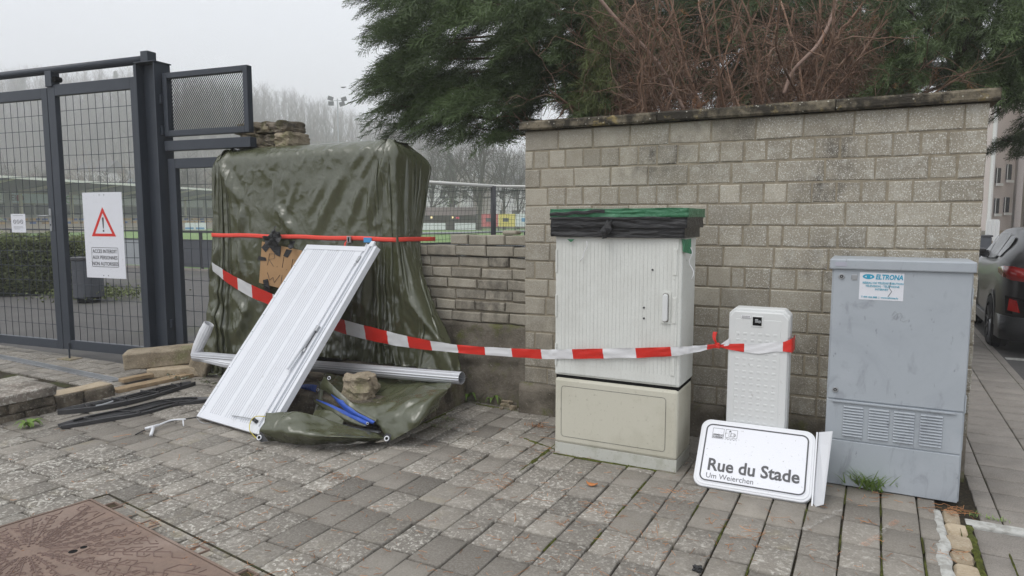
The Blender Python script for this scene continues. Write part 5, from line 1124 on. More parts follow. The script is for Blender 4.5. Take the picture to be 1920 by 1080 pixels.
# colour changes measured along the tape (pixel columns)
chg = [(0, 'w'), (418, 'r'), (445, 'w'), (472, 'r'), (512, 'w'), (545, 'r'), (575, 'w'), (600, 'r'), (647, 'w'), (684, 'r'), (726, 'w'), (764, 'r'), (808, 'w'), (857, 'r'), (908, 'w'), (959, 'r'), (1015, 'w'), (1072, 'r'), (1131, 'w'), (1192, 'r'), (1258, 'w'), (1325, 'r'), (1400, 'r')]
fine = []
for i in range(len(tp) - 1):
    for k in range(4): fine.append(tp[i].lerp(tp[i + 1], k / 4))
fine.append(tp[-1]); rows = []
for i, p in enumerate(fine):
    px = px_of(p); w_ = tape_w(px); t = (fine[min(i + 1, len(fine) - 1)] - fine[max(0, i - 1)]).normalized(); up = Vector((0, -.25 if px < 860 else -.1, 1)); up = (up - t * up.dot(t)).normalized(); nn_ = t.cross(up)
    rows.append([p + up * w_ * (.5 - k / 5) + nn_ * (.006 * mn.noise(Vector((i * .06, k * 1.3, 0))) + (.003 * sin(i * .25) if px > 1100 else 0)) for k in range(6)])
mb = MB()
for i in range(len(rows) - 1):
    px = px_of((rows[i][3])); c_ = [b for a, b in chg if px >= a][-1]
    mb.add(rows[i] + rows[i + 1], [(k, k + 1, 7 + k, 6 + k) for k in range(5)], 0 if c_ == 'w' else 1)
put(mb, 'tape_ribbon', [m_whitetape, m_redtape], bt, smooth=True)
kn = ctl[-1]
# knot and loop round the pedestal cabinet
xa, xb = onY(1364, 650, SY - .006).x, onY(1487, 650, SY - .006).x; 
seg = [W(1345, 648, 4.392), W(1366, 650, SY - .008), W(1392, 652, SY - .008), W(1420, 654, SY - .009), W(1450, 651, SY - .008), W(1470, 650, SY - .008), W(1484, 648, SY - .004)]
sp = bez(seg, 8); mb = MB(); rows = []
for i, p in enumerate(sp):
    f = i / (len(sp) - 1); px = px_of(p); w_ = float(np.interp(px, [1345, 1366, 1392, 1430, 1470, 1485], [.012, .035, .052, .062, .058, .085])); rows.append([p + Vector((0, -.0015 * sin(k * 2 + i * .4), w_ * (.5 - k / 5))) for k in range(6)])
for i in range(len(rows) - 1):
    px = px_of(rows[i][3]); mb.add(rows[i] + rows[i + 1], [(k, k + 1, 7 + k, 6 + k) for k in range(5)], 1 if (px < 1393 or px > 1467) else 0)
x1 = sp[-1].x; rows = [[Vector((x1 + .006, SY - .008 + s, sp[-1].z + .045 - .09 * k / 3)) for k in range(4)] for s in (0, .03, .08, .15)]; rows[0] = [Vector((x1, SY - .004, sp[-1].z + .045 - .09 * k / 3)) for k in range(4)]
for i in range(3): mb.add(rows[i] + rows[i + 1], [(k, k + 1, 5 + k, 4 + k) for k in range(3)], 1)
put(mb, 'tape_loop', [m_whitetape, m_redtape], bt, smooth=True)
mb = MB(); a = W(1346, 648, SY - .012)
for pts_, w2 in (([a, a + Vector((-.015, -.01, .03)), W(1339, 632, SY - .02), W(1341, 622, SY - .012)], .022),):
    q = bez(pts_, 6); mb.grid([[p + Vector((w2 * (.5 - k / 3) * (.35 + .9 * i / len(q)), -.004 * (k % 2), 0)) for k in range(4)] for i, p in enumerate(q)])
put(mb, 'tape_end', m_redtape, bt, smooth=True)
o = rock('knot', (kn - bt.location, (.03, .025, .03)), m_redtape, 3.3, .3); o.parent = bt
mb = MB(); mb.grid([[W(1352, 645, SY - .01), W(1352, 650, SY - .01)], [W(1365, 636, SY - .012), W(1365, 648, SY - .012)], [W(1368, 632, SY - .006), W(1368, 646, SY - .006)]]); put(mb, 'tape_twist', m_whitetape, bt)
# ================================================================ VEGETATION near
def frames(d, rnd):
    d = d / np.linalg.norm(d, axis=-1, keepdims=True); r = rnd.randn(*d.shape); r[..., 2] *= .35; a = np.cross(d, r); a /= np.linalg.norm(a, axis=-1, keepdims=True) + 1e-9; return d, a, np.cross(d, a)
def spray_template(rnd, L=.36, nside=13, nsub=6, wid=.0050, ang=.62, flat=.30):
    """feathery conifer spray along +X; returns (T,3,3) triangles"""
    T = []
    def rib(p, d, l, w_):
        n = np.cross(d, rnd.randn(3)); n /= np.linalg.norm(n) + 1e-9; q = p + d * l; mid = p + d * l * .5 + np.array([0, 0, .03 * l])
        T.append((p - n * w_ * .5, p + n * w_ * .5, mid + n * w_ * .5)); T.append((p - n * w_ * .5, mid + n * w_ * .5, mid - n * w_ * .5)); T.append((mid - n * w_ * .5, mid + n * w_ * .5, q))
    P = lambda t: np.array([L * t, 0, -.16 * L * t * t + .05 * L * t])
    for i in range(10): a, b = P(i / 10), P((i + 1) / 10); rib(a, (b - a) / np.linalg.norm(b - a), np.linalg.norm(b - a) * 1.3, wid * 1.5)
    for i in range(nside):
        t = (i + .5) / nside; s = 1 if i % 2 else -1; l = L * (.40 * (1 - t) ** .7 + .10) * rnd.uniform(.8, 1.15); an = ang * rnd.uniform(.75, 1.15) * (1 - .35 * t)
        d = np.array([cos(an), s * sin(an), rnd.uniform(-flat, flat)]); d /= np.linalg.norm(d); p = P(t); rib(p, d, l, wid * 1.15)
        for k in range(nsub):
            u = (k + .6) / nsub; s2 = 1 if k % 2 else -1; a2 = an * s + s2 * rnd.uniform(.35, .7); d2 = np.array([cos(a2), sin(a2), rnd.uniform(-flat, flat) - .1]); d2 /= np.linalg.norm(d2); rib(p + d * l * u, d2, l * (.42 * (1 - u) + .16) * rnd.uniform(.8, 1.2), wid)
    return np.array(T)
def scatter_sprays(name, pos, dirs, scale, tint, m, parent, rnd, **kw):
    tm = [spray_template(rnd, **kw) for _ in range(6)]; Vs = []; Cs = []
    d, a, b = frames(dirs, rnd); kind = rnd.randint(0, 6, len(pos))
    for k in range(6):
        i = np.where(kind == k)[0]
        if not len(i): continue
        T = tm[k].reshape(-1, 3); q = pos[i][:, None] + scale[i][:, None, None] * (T[None, :, 0:1] * d[i][:, None] + T[None, :, 1:2] * a[i][:, None] + T[None, :, 2:3] * b[i][:, None])
        Vs.append(q.reshape(-1, 3)); c = np.zeros((len(i), len(T), 4)); c[..., 0] = np.clip(tint[i][:, None] + rnd.uniform(-.12, .12, (len(i), len(T) // 3)).repeat(3, 1), 0, 1); c[..., 3] = 1; Cs.append(c.reshape(-1, 4))
    V = np.concatenate(Vs) - np.array(parent.location); F = np.arange(len(V)).reshape(-1, 3); return npmesh(name, V, F, m, parent, col=np.concatenate(Cs))
def inpoly(x, y, poly):
    c = False; j = len(poly) - 1
    for i in range(len(poly)):
        if (poly[i][1] > y) != (poly[j][1] > y) and x < (poly[j][0] - poly[i][0]) * (y - poly[i][1]) / (poly[j][1] - poly[i][1]) + poly[i][0]: c = not c
        j = i
    return c
def conifer(label, poly, holes, trunk, n, D0, D1, seed, nb=18, sc_=1.0, bark_r=.16):
    rnd = np.random.RandomState(seed); tr = colx(trunk[0], trunk[1]); root = thing('conifer', label, 'conifer tree', tr)
    xs = [p[0] for p in poly]; ys = [p[1] for p in poly]; pos = []; dirs = []; sc2 = []; tint = []; ends = []
    while len(pos) < n:
        # a bough: a cluster of sprays sharing direction
        x = rnd.uniform(min(xs), max(xs)); y = rnd.uniform(min(ys), max(ys)); 
        if not inpoly(x, y, poly): continue
        if any(((x - h[0]) / h[2]) ** 2 + ((y - h[1]) / h[3]) ** 2 < 1 for h in holes) and rnd.rand() > .06: continue
        D = rnd.uniform(D0, D1); c = np.array(atD(x, y, D)); out = c - np.array([tr.x, tr.y, c[2]]); rr_ = np.linalg.norm(out); out = out / (rr_ + 1e-6); bt = rnd.uniform(.35, 1.05)
        ends.append((c, out)); side = np.cross(out, [0, 0, 1])
        ax = out + side * rnd.uniform(-.35, .35) + np.array([0, 0, rnd.uniform(-.45, .1)]); ax /= np.linalg.norm(ax); nk = int(rnd.randint(8, 14))
        for k in range(nk):
            f = k / nk; o_ = rnd.randn(3) * np.array([.04, .04, .03]) * sc_ + side * (.5 - (k % 2)) * .12 * (1 - f); dd = ax * (1 - .2 * f) + side * ((k % 2) - .5) * rnd.uniform(.3, 1.1) * (1.1 - f) + np.array([0, 0, -.12 - .35 * f * f + rnd.uniform(-.12, .08)])
            pos.append(c + ax * (.55 * f - .45) * sc_ + np.array([0, 0, -.10 * f * f]) + o_); dirs.append(dd); sc2.append(rnd.uniform(.7, 1.15) * sc_); tint.append(np.clip(bt + rnd.uniform(-.12, .12) - .45 * (D - D0) / (D1 - D0) + .12 * k / 10, 0, 1))  # deeper sprays darker, outer ends lighter: shade and lit tips painted into the tint
    scatter_sprays('foliage', np.array(pos), np.array(dirs), np.array(sc2), np.array(tint), m_conif, root, rnd)
    mb = MB(); rr2 = random.Random(seed); H = 8.5
    mb.tube([tr + Vector((0, 0, -.1)), tr + Vector((.03, 0, 2.5)), tr + Vector((0, .05, 5)), tr + Vector((0, 0, H))], [bark_r * 1.3, bark_r, bark_r * .8, bark_r * .4], 10); put(mb, 'trunk', m_bark, root, smooth=True)
    for (c, out) in [ends[i] for i in rnd.permutation(len(ends))[:nb]]:
        mb = MB(); z0 = min(H - .5, c[2] + rr2.uniform(-.5, .35)); a = Vector((tr.x, tr.y, max(1.6, z0))); e = Vector(c); m1 = a.lerp(e, .5) + Vector((0, 0, .12)); mb.tube(bez([a, m1, e], 6), [.035 - .028 * i / 12 for i in range(13)], 6); put(mb, 'branch', m_bark, root, smooth=True)
    return root
polyL = [(692, -60), (700, 12), (722, 60), (745, 88), (712, 92), (700, 118), (690, 150), (715, 160), (738, 178), (712, 190), (702, 212), (735, 226), (770, 246), (800, 240), (850, 250), (905, 232), (938, 246), (985, 215), (1010, 198), (1085, 210), (1150, 190), (1160, -60)]
holesL = [(905, 52, 32, 10), (865, 45, 18, 8), (1020, 175, 55, 22), (905, 205, 26, 12), (735, 70, 30, 12), (715, 178, 20, 9), (1090, 60, 20, 14), (812, 27, 22, 9), (960, 128, 25, 8), (1060, 130, 22, 10)]
conifer('big dark conifer with feathery drooping boughs reaching left over the tarpaulin', polyL, holesL, (1190, 9.4), 4000, 6.6, 10.5, 21, 24)
polyM = [(1080, -60), (1090, 200), (1200, 205), (1640, 170), (1660, -60)]
conifer('dark conifer standing behind the bare brown shrub', polyM, [(1240, 180, 30, 16), (1300, 188, 24, 12)], (1400, 10.5), 4600, 8.6, 11.5, 22, 8, 1.15)
polyR = [(1625, -60), (1650, 100), (1640, 175), (1700, 165), (1780, 150), (1850, 160), (1870, 190), (1885, 180), (1920, 190), (1990, 220), (1990, -60)]
conifer('green conifer rising behind the right end of the block wall', polyR, [(1850, 75, 16, 12), (1800, 105, 12, 6)], (1790, 8.6), 2000, 5.9, 9.0, 23, 12)
polyB = [(1853, 212), (1850, 262), (1872, 262), (1885, 290), (1912, 280), (1935, 268), (1930, 205), (1890, 205)]
conifer('dark hanging conifer bough beside the right end of the block wall', polyB, [(1895, 262, 10, 8)], (1985, 8.2), 110, 7.2, 8.4, 24, 5, .7, .12)
# thuja flank
def thuja():
    rnd = np.random.RandomState(31); root = thing('thuja_shrub', 'yellow green thuja foliage at the left side of the bare brown shrub', 'shrub', colx(1120, 6.9)); poly = [(1100, -50), (1112, 60), (1092, 120), (1082, 212), (1150, 205), (1160, 60), (1150, -50)]
    pos, dr = [], []
    while len(pos) < 620:
        x, y = rnd.uniform(1080, 1165), rnd.uniform(-50, 214)
        if inpoly(x, y, poly): pos.append(np.array(atD(x, y, rnd.uniform(6.5, 7.5)))); dr.append(np.array([rnd.uniform(-.5, .3), rnd.uniform(-.6, .2), rnd.uniform(-1.1, .1)]))
    n = len(pos); scatter_sprays('foliage', np.array(pos), np.array(dr), rnd.uniform(.35, .6, n), rnd.uniform(.1, .9, n), m_thuja, root, rnd, wid=.007, nside=11, nsub=5)
    mb = MB(); b = root.location; mb.tube([b, b + Vector((.05, 0, 2)), b + Vector((0, 0, 4.2))], [.06, .045, .02], 8); put(mb, 'trunk', m_bark, root, smooth=True)
thuja()
# bare brown shrub cut back above the wall
def ribbons(paths, wid, rnd, sides=3):
    """many polylines -> thin 3 sided tubes; paths (n, k, 3), wid (n,k)"""
    n, k, _ = paths.shape; t = np.gradient(paths, axis=1); t /= np.linalg.norm(t, axis=-1, keepdims=True) + 1e-9
    r = np.array([.3, .5, .81]) + rnd.randn(n, 1, 3) * .5; a = np.cross(t, r); a /= np.linalg.norm(a, axis=-1, keepdims=True) + 1e-9; b = np.cross(t, a)
    q = np.arange(sides) * 2 * pi / sides; V = paths[:, :, None] + wid[:, :, None, None] * (np.cos(q)[None, None, :, None] * a[:, :, None] + np.sin(q)[None, None, :, None] * b[:, :, None])
    base = (np.arange(n)[:, None, None] * k + np.arange(k - 1)[None, :, None]) * sides; j = np.arange(sides)[None, None]; j2 = (j + 1) % sides
    F = np.stack([base + j, base + j2, base + sides + j2, base + sides + j], -1).reshape(-1, 4); return V.reshape(-1, 3), F
def grow(starts, dirs, lens, k, curl, rnd, grav=0.0):
    n = len(starts); P = np.zeros((n, k, 3)); P[:, 0] = starts; d = dirs / np.linalg.norm(dirs, axis=1, keepdims=True)
    for i in range(1, k):
        d = d + rnd.randn(n, 3) * curl + np.array([0, 0, grav]); d /= np.linalg.norm(d, axis=1, keepdims=True); P[:, i] = P[:, i - 1] + d * (lens / (k - 1))[:, None]
    return P
def shoots(P, per, l0, l1, spread, rnd, k, curl, lo=.15, grav=0.0, bias=None):
    n, kk, _ = P.shape; m_ = n * per; src = np.repeat(np.arange(n), per); u = rnd.uniform(lo, .98, m_) * (kk - 1); i = np.minimum(u.astype(int), kk - 2); f = (u - i)[:, None]
    s = P[src, i] * (1 - f) + P[src, i + 1] * f; t = P[src, i + 1] - P[src, i]; t /= np.linalg.norm(t, axis=1, keepdims=True) + 1e-9; d = t + rnd.randn(m_, 3) * spread
    if bias is not None: d = d + bias
    return grow(s, d, rnd.uniform(l0, l1, m_), k, curl, rnd, grav)
def brown_shrub():
    rnd = np.random.RandomState(41); base = colx(1385, 7.2); root = thing('bare_shrub', 'large bare reddish brown pruned shrub with tangled twigs above the block wall', 'shrub', base)
    S, Dd, Ln = [], [], []
    for i in range(40):
        px = rnd.uniform(1120, 1640); D = rnd.uniform(6.5, 7.8); tip = np.array(atD(px, rnd.uniform(-160, 60), D)); s = np.array(base) + np.array([rnd.uniform(-.25, .25), rnd.uniform(-.15, .2), 1.1]); f = (px - 1380) / 260
        s = s + np.array(_rt) * f * .75; S.append(s); Dd.append(tip - s); Ln.append(np.linalg.norm(tip - s) * rnd.uniform(.8, 1.05))
    for i in range(46):                                        # low boughs fanning sideways
        px = rnd.choice([rnd.uniform(1100, 1200), rnd.uniform(1560, 1650), rnd.uniform(1100, 1650)]); D = rnd.uniform(6.3, 7.3); tip = np.array(atD(px, rnd.uniform(20, 190), D)); s = np.array(base) + np.array([rnd.uniform(-.3, .3), 0, rnd.uniform(1.3, 2.0)]) + np.array(_rt) * (px - 1380) / 260 * .7; S.append(s); Dd.append(tip - s); Ln.append(np.linalg.norm(tip - s) * 1.05)
    P1 = grow(np.array(S), np.array(Dd), np.array(Ln), 12, .14, rnd); n1 = len(P1); w1 = np.linspace(1, .42, 12)[None] * rnd.uniform(.012, .026, (n1, 1)); V, F = ribbons(P1, w1, rnd, 6)
    c = np.zeros((len(V), 4)); c[:, 0] = np.repeat(rnd.uniform(.25, 1, n1), 12 * 6); c[:, 3] = 1; npmesh('stems', V - np.array(root.location), F, m_twig, root, col=c, smooth=True)['kind'] = 'stuff'
    # two pale cut limbs
    for pts in ([(1470, 176), (1488, 132), (1535, 82), (1560, 30), (1568, -10)], [(1118, -10), (1160, 40), (1205, 85), (1236, 122), (1262, 165), (1282, 205)]):
        mb = MB(); mb.tube(bez([atD(x, y, 6.35 + .02 * i) for i, (x, y) in enumerate(pts)], 6), .017, 7); put(mb, 'cut_limb', mat('pale_bark', (.3, .21, .17), .85, layers=[('noise', 14, .4, .7, (.17, .11, .08), .7)]), root, smooth=True)
    P2 = shoots(P1, 26, .18, .75, .85, rnd, 8, .24, .12); w2 = np.linspace(1, .35, 8)[None] * rnd.uniform(.003, .008, (len(P2), 1)); V2, F2 = ribbons(P2, w2, rnd, 4)
    P3 = shoots(P2, 7, .08, .32, .95, rnd, 5, .32, .1); w3 = np.linspace(1, .5, 5)[None] * rnd.uniform(.0015, .003, (len(P3), 1)); V3, F3 = ribbons(P3, w3, rnd, 3)
    for nm, V_, F_, per in (('twigs', V2, F2, 32), ('fine_twigs', V3, F3, 15)):
        c = np.zeros((len(V_), 4)); c[:, 0] = np.repeat(rnd.uniform(0, .8, len(V_) // per + 1), per)[:len(V_)]; c[:, 3] = 1; npmesh(nm, V_ - np.array(root.location), F_, m_twig, root, col=c)['kind'] = 'stuff'
    k = len(P2); ii = rnd.permutation(k)[:420]; pos = P2[ii, -1]; q = px_arr = np.array([px_of(Vector(p)) for p in pos]); keep = (q > 1210) & (q < 1340) | (q > 1600) | (rnd.rand(len(q)) < .12); pos = pos[keep]
    scatter_sprays('dead_foliage', pos, rnd.randn(len(pos), 3) * .6 + np.array([0, -.3, -.6]), rnd.uniform(.2, .42, len(pos)), rnd.uniform(0, 1, len(pos)), mat('dead_thuja', (.27, .125, .055), .85, tint=.45), root, rnd, wid=.006, nside=9, nsub=4)
brown_shrub()
# grass tuft, weeds, leaf, litter
def blades(name, root, c, n, h, spread, m, rnd, w_=.0035, lean=.5):
    S = np.tile(np.array(c), (n, 1)) + np.stack([rnd.randn(n) * spread, rnd.randn(n) * spread * .35, np.zeros(n)], 1); a = rnd.uniform(0, 2 * pi, n); d = np.stack([np.cos(a) * lean, np.sin(a) * lean - .1, np.ones(n)], 1); L = rnd.uniform(.45, 1, n) * h
    P = grow(S, d, L, 6, .05, rnd, -.13); t = np.gradient(P, axis=1); s = np.cross(t, [0, .2, 1]); s /= np.linalg.norm(s, axis=-1, keepdims=True) + 1e-9; ww = np.array([.8, 1, .9, .7, .45, .05])[None, :, None] * w_
    V = np.stack([P - s * ww, P + s * ww], 2).reshape(-1, 3); b = (np.arange(n)[:, None] * 6 + np.arange(5)[None]) * 2; F = np.stack([b, b + 1, b + 3, b + 2], -1).reshape(-1, 4); col = np.zeros((len(V), 4)); col[:, 0] = np.repeat(rnd.rand(n), 12); col[:, 3] = 1
    return npmesh(name, V - np.array(root.location), F, m, root, col=col)
rnd = np.random.RandomState(50); gt = G(1628, 915); o = thing('grass_tuft', 'tuft of long green grass at the foot of the grey cabinet', 'grass tuft', gt)
blades('blades', o, tuple(gt + Vector((0, -.005, 0))), 230, .2, .05, m_grass, rnd, .0042, .6)
def leafy(name, label, p, n, L, seed, m=m_weed, w_=.02, up=.25):
    rnd = random.Random(seed); root = thing(name, label, 'weed', p); mb = MB()
    for i in range(n):
        a = 2 * pi * i / n + rnd.uniform(-.3, .3); l = L * rnd.uniform(.6, 1.1); d = Vector((cos(a), sin(a), 0)); s = Vector((-d.y, d.x, 0)); rows = []
        for k in range(8):
            t = k / 7; c = p + d * l * t + Vector((0, 0, .006 + up * l * sin(pi * min(1, t * .9)) )); ww = w_ * (sin(pi * (t * .9 + .08)) ** .8) * (1 + .35 * (k % 2)); rows.append([c - s * ww + Vector((0, 0, .3 * ww)), c, c + s * ww + Vector((0, 0, .3 * ww))])
        mb.grid(rows, 0, (rnd.random(), 0, 0, 1))
    put(mb, 'leaves', m, root, smooth=True); return root
leafy('dandelion', 'dandelion rosette at the foot of the low kerb wall', G(55, 802), 15, .10, 3, w_=.013, up=.5)
leafy('small_weed', 'leafy weed growing at the foot of the broken wall', G(925, 756), 12, .13, 5, w_=.012, up=.6)
leafy('small_weed', 'low weed beside the stone step under the broken wall', G(878, 750), 16, .15, 6, w_=.011, up=.5)
for i, (px, py, nn_, hh, sp) in enumerate(((893, 752, 70, .07, .12), (835, 787, 50, .035, .06), (1005, 800, 45, .05, .05), (820, 800, 45, .03, .06))):
    p = G(px, py); o = thing('grass_patch', ['wispy weeds along the foot of the broken wall', 'moss and grass at the right foot of the stone step', 'dry grass stalks in the corner beside the white cabinet base', 'thin moss strip beside the lower step corner'][i], 'grass patch', p); blades('blades', o, tuple(p), nn_, hh, sp, m_weed if i != 2 else m_needle, rnd, .002, .9)
for i, (px, py) in enumerate(((1819, 966), (1868, 975))): p = G(px, py, -.03); o = thing('grass_patch', ['small green tuft in the joint right of the forecourt edge', 'tiny dry tuft in the pavement edging'][i], 'grass patch', p); blades('blades', o, tuple(p), 40, .035, .03, m_grass, rnd, .002, .9)
lp = G(1110, 910, .006); mb = MB(); rows = [[lp + Vector(((u - .5) * .075, (v - .5) * .05 * (1 - abs(2 * u - 1) ** 2.2) + .004 * sin(u * 30), .006 + .012 * (u - .5) ** 2 * 4 + .006 * sin(v * 6))) for v in [k / 6 for k in range(7)]] for u in [k / 12 for k in range(13)]]
mb.grid(rows); o = mb.build('dead_leaf', m_leaf, smooth=True, solid=.0008); tag(o, 'single orange brown dead leaf on the paving before the white cabinet', 'leaf')
for i, (px, py, s_, lb) in enumerate(((950, 762, .07, 'largest pale broken stone chip near the wall corner'), (962, 768, .045, 'small flat stone chip right of the larger one'), (940, 768, .03, 'small grey chip left of the larger stone'), (1308, 1070, .03, 'small black lump on the paving at the bottom edge'))):
    p = G(px, py); o = rock('stone_chip', (p + Vector((0, 0, s_ * .35)), (s_ * 1.3, s_, s_ * .8)), m_stone if i < 3 else m_black, i * 7.7 + 1, .25, rz=i); tag(o, lb, 'stone chip')
def litter():
    rnd = np.random.RandomState(60); S, d, L = [], [], []
    for (px, py, n, sp) in ((935, 905, 45, .07), (640, 890, 26, .07), (1130, 950, 30, .10), (1270, 925, 26, .06), (1240, 945, 22, .07), (1060, 985, 14, .05), (1420, 1000, 26, .08), (860, 860, 12, .05), (1000, 840, 16, .07), (1030, 800, 22, .08), (270, 985, 18, .05), (370, 1030, 18, .05), (1215, 1010, 14, .08), (1345, 1030, 10, .08), (1790, 958, 60, .05), (1800, 1040, 20, .05), (1235, 1020, 12, .1)):
        c = G(px, py, .006)
        for _ in range(int(n * .7)): S.append(np.array(c) + np.append(rnd.randn(2) * sp * np.array([1, .6]), rnd.uniform(0, .006))); a = rnd.uniform(0, 2 * pi); d.append([cos(a), sin(a), 0]); L.append(rnd.uniform(.02, .08))
    for _ in range(620):
        px, py = rnd.uniform(0, 1780), rnd.uniform(800, 1080); c = np.array(G(px, py, .007)); S.append(c); a = rnd.uniform(0, 2 * pi); d.append([cos(a), sin(a), 0]); L.append(rnd.choice([.03, .05, .12], p=[.5, .42, .08]))
    P = grow(np.array(S), np.array(d), np.array(L), 5, .16, rnd); P[..., 2] = np.maximum(.004, P[:, :1, 2] + rnd.randn(len(P), 5) * .002); w_ = np.full((len(P), 5), .0011) * rnd.uniform(.7, 1.5, (len(P), 1)); V, F = ribbons(P, w_, rnd, 3)
    c = np.zeros((len(V), 4)); c[:, 0] = np.repeat(rnd.rand(len(P)), 15); c[:, 3] = 1; o = npmesh('needle_litter', V, F, m_needle, col=c); tag(o, 'dry orange conifer needles scattered over the paving', 'needles', kind='stuff')
litter()
# moss in the joints (soft strips)
def moss():
    rnd = random.Random(71); mb = MB()
    def strip(x0, y0, x1, y1, w_):
        n = max(3, int(math.hypot(x1 - x0, y1 - y0) / .02)); rows = []; dx, dy = (y1 - y0), -(x1 - x0); l = math.hypot(dx, dy); dx /= l; dy /= l
        for i in range(n + 1):
            t = i / n; x, y = x0 + (x1 - x0) * t, y0 + (y1 - y0) * t; a = w_ * (.5 + 1.1 * max(0, mn.noise(Vector((x * 14, y * 14, 3))) + .25)); h = .004 + .003 * mn.noise(Vector((x * 30, y * 30, 0))); rows.append([Vector((x - dx * a, y - dy * a, -.006)), Vector((x, y, h)), Vector((x + dx * a, y + dy * a, -.006))])
        mb.grid(rows)
    for k in range(-8, 7):
        x = -.0815 + .1815 * k
        if k in (-4, -3, -2, -1, 0, 1, 2, 3, 4, -7, -6): 
            y = 4.5 - rnd.uniform(0, .2)
            while y > 2.9: 
                ln = rnd.uniform(.15, .5); 
                if rnd.random() < (.55 if y > 3.6 else .18): strip(x, y, x, y - ln * .7, .0055)
                y -= ln
    strip(-2.2, 4.42, -1.9, 4.3, .03); strip(-1.88, 4.225, -1.04, 4.225, .012); strip(-1.95, 4.6, -1.93, 3.8, .02)
    strip(.505, 4.2, .505, 3.4, .02); strip(-3.07, 4.85, -3.07, 4.05, .03); strip(-3.2, 5.1, -2.45, 5.03, .03)
    tag(mb.build('joint_moss', m_moss, smooth=True), 'green moss growing in the paving joints', 'moss', kind='stuff')
moss()
# ================================================================ MANHOLE COVER
MHA = rad(-8.5); MHO = Vector((-3.87, 2.26, .010))
MHM = Matrix.Translation(MHO) @ Matrix.Rotation(MHA, 4, 'Z'); MHI = MHM.inverted()
def manhole():
    root = thing('manhole_cover', 'rust brown cast iron manhole cover with a raised branching pattern', 'manhole cover', MHO); rnd = random.Random(9)
    x0, x1, y0, y1 = 0, 2.6, -2.3, 0; MM = Matrix.Rotation(MHA, 4, 'Z')
    B = lambda mb, n, m, **k: mb.build(n, m, root, M=MM, **k)
    mb = MB(); mb.box((x0, y0, -.03), (x1, y1, .0)); B(mb, 'cover_plate', m_iron, bevel=.002)
    mb = MB(); loc = lambda px, py: (MHI @ G(px, py, .01)).to_2d()
    def rib(a, b, w_=.0042, h=.0035):
        a, b = Vector(a), Vector(b); t = (b - a)
        if t.length < .004: return
        t.normalize(); n = Vector((-t.y, t.x)) * w_
        if min(a.x, b.x) < x0 + .02 or max(a.x, b.x) > x1 - .02 or max(a.y, b.y) > y1 - .025 or min(a.y, b.y) < y0: return
        vs = [(v.x, v.y, -.001) for v in (a - n, a + n, b + n, b - n)] + [(v.x, v.y, h) for v in (a - n * .5, a + n * .5, b + n * .5, b - n * .5)]
        mb.add(vs, [(4, 5, 6, 7), (0, 1, 5, 4), (1, 2, 6, 5), (2, 3, 7, 6), (3, 0, 4, 7)])
    C = loc(52, 1034)
    for i in range(30):
        a = 2 * pi * i / 30 + rnd.uniform(-.07, .07); r = .05 + rnd.uniform(0, .05); p = C + Vector((cos(a), sin(a))) * r; o_ = Vector((cos(a), sin(a)))
        while r < 2.4:
            st = .02 + r * .11; q = C + o_ * (r + st); w_ = r * .105
            if r < .5 or rnd.random() < .75: rib(p, q)
            for s in (-1, 1):
                if rnd.random() < .88:
                    t = Vector((-sin(a), cos(a))) * s; b1_ = p + t * w_ * rnd.uniform(.55, .9) + o_ * w_ * .45; rib(p, b1_, .0034); b2_ = b1_ + o_ * w_ * rnd.uniform(.5, 1.1) + t * w_ * .1; rib(b1_, b2_, .0034)
                    if rnd.random() < .5: rib(b2_, b2_ - t * w_ * .5 + o_ * w_ * .2, .003)
                    if rnd.random() < .4: rib(p + o_ * w_ * .7 + t * w_ * .2, p + o_ * w_ * .9 + t * w_ * .55, .003)
            p = q; r += st
    c = loc(102, 999)
    for i in range(14):
        for rr_ in (.03, .05): rib(c + Vector((cos(i * pi / 7), sin(i * pi / 7))) * rr_, c + Vector((cos((i + 1) * pi / 7), sin((i + 1) * pi / 7))) * rr_, .003)
    tag(B(mb, 'raised_pattern', m_iron_d), kind='stuff')
    a, b = loc(126, 1043), loc(166, 1026); d = (b - a).normalized(); n = Vector((-d.y, d.x)) * .022; mb = MB(); mb.add([(p.x, p.y, .0025) for p in (a - n, b - n, b + n, a + n)], [(0, 1, 2, 3)]); B(mb, 'lifting_bar', m_iron, solid=.005)
    for px, py, r in ((137, 1036, .020), (157, 1028, .016)): c = loc(px, py); mb = MB(); mb.tube([(c.x, c.y, .004), (c.x, c.y, .0058)], r, 12); B(mb, 'lifting_hole', m_dark)
    mb = MB(); mb.box((x0 - .012, y1 + .003, -.04), (x1, y1 + .016, .004)); mb.box((x0 - .016, y0, -.04), (x0 - .003, y1 + .0025, .004)); B(mb, 'frame', m_iron, bevel=.001)
    for px, py in ((200, 950), (272, 983), (362, 1032), (455, 1078)):
        c = loc(px, py); 
        for bx_ in (((c.x - .03, .0165), (c.x - .022, .075)), ((c.x + .05, .0165), (c.x + .058, .075)), ((c.x - .0215, .067), (c.x + .0495, .075))): mb = MB(); mb.box((*bx_[0], -.04), (*bx_[1], .004)); B(mb, 'frame_lug', m_iron)
        mb = MB(); mb.box((c.x - .0215, .0165, -.03), (c.x + .0495, .0665, -.006)); B(mb, 'lug_recess', m_soil)
manhole()
mb = MB(); rr = random.Random(4); x = -.02
while x < 2.5: mb.box((x, .0765, -.04), (x + .245, .105, rr.uniform(-.006, -.002)), 0, (rr.random(), rr.uniform(0, 1), 1, 1)); mb.box((x, .018, -.04), (x + .16, .0755, rr.uniform(-.006, -.001)), 0, (rr.random(), rr.uniform(0, 1), rr.uniform(.3, 1), 1)); x += .25
o = mb.build('edge_setts', m_paver, bevel=.004, M=MHM); tag(o, kind='structure')
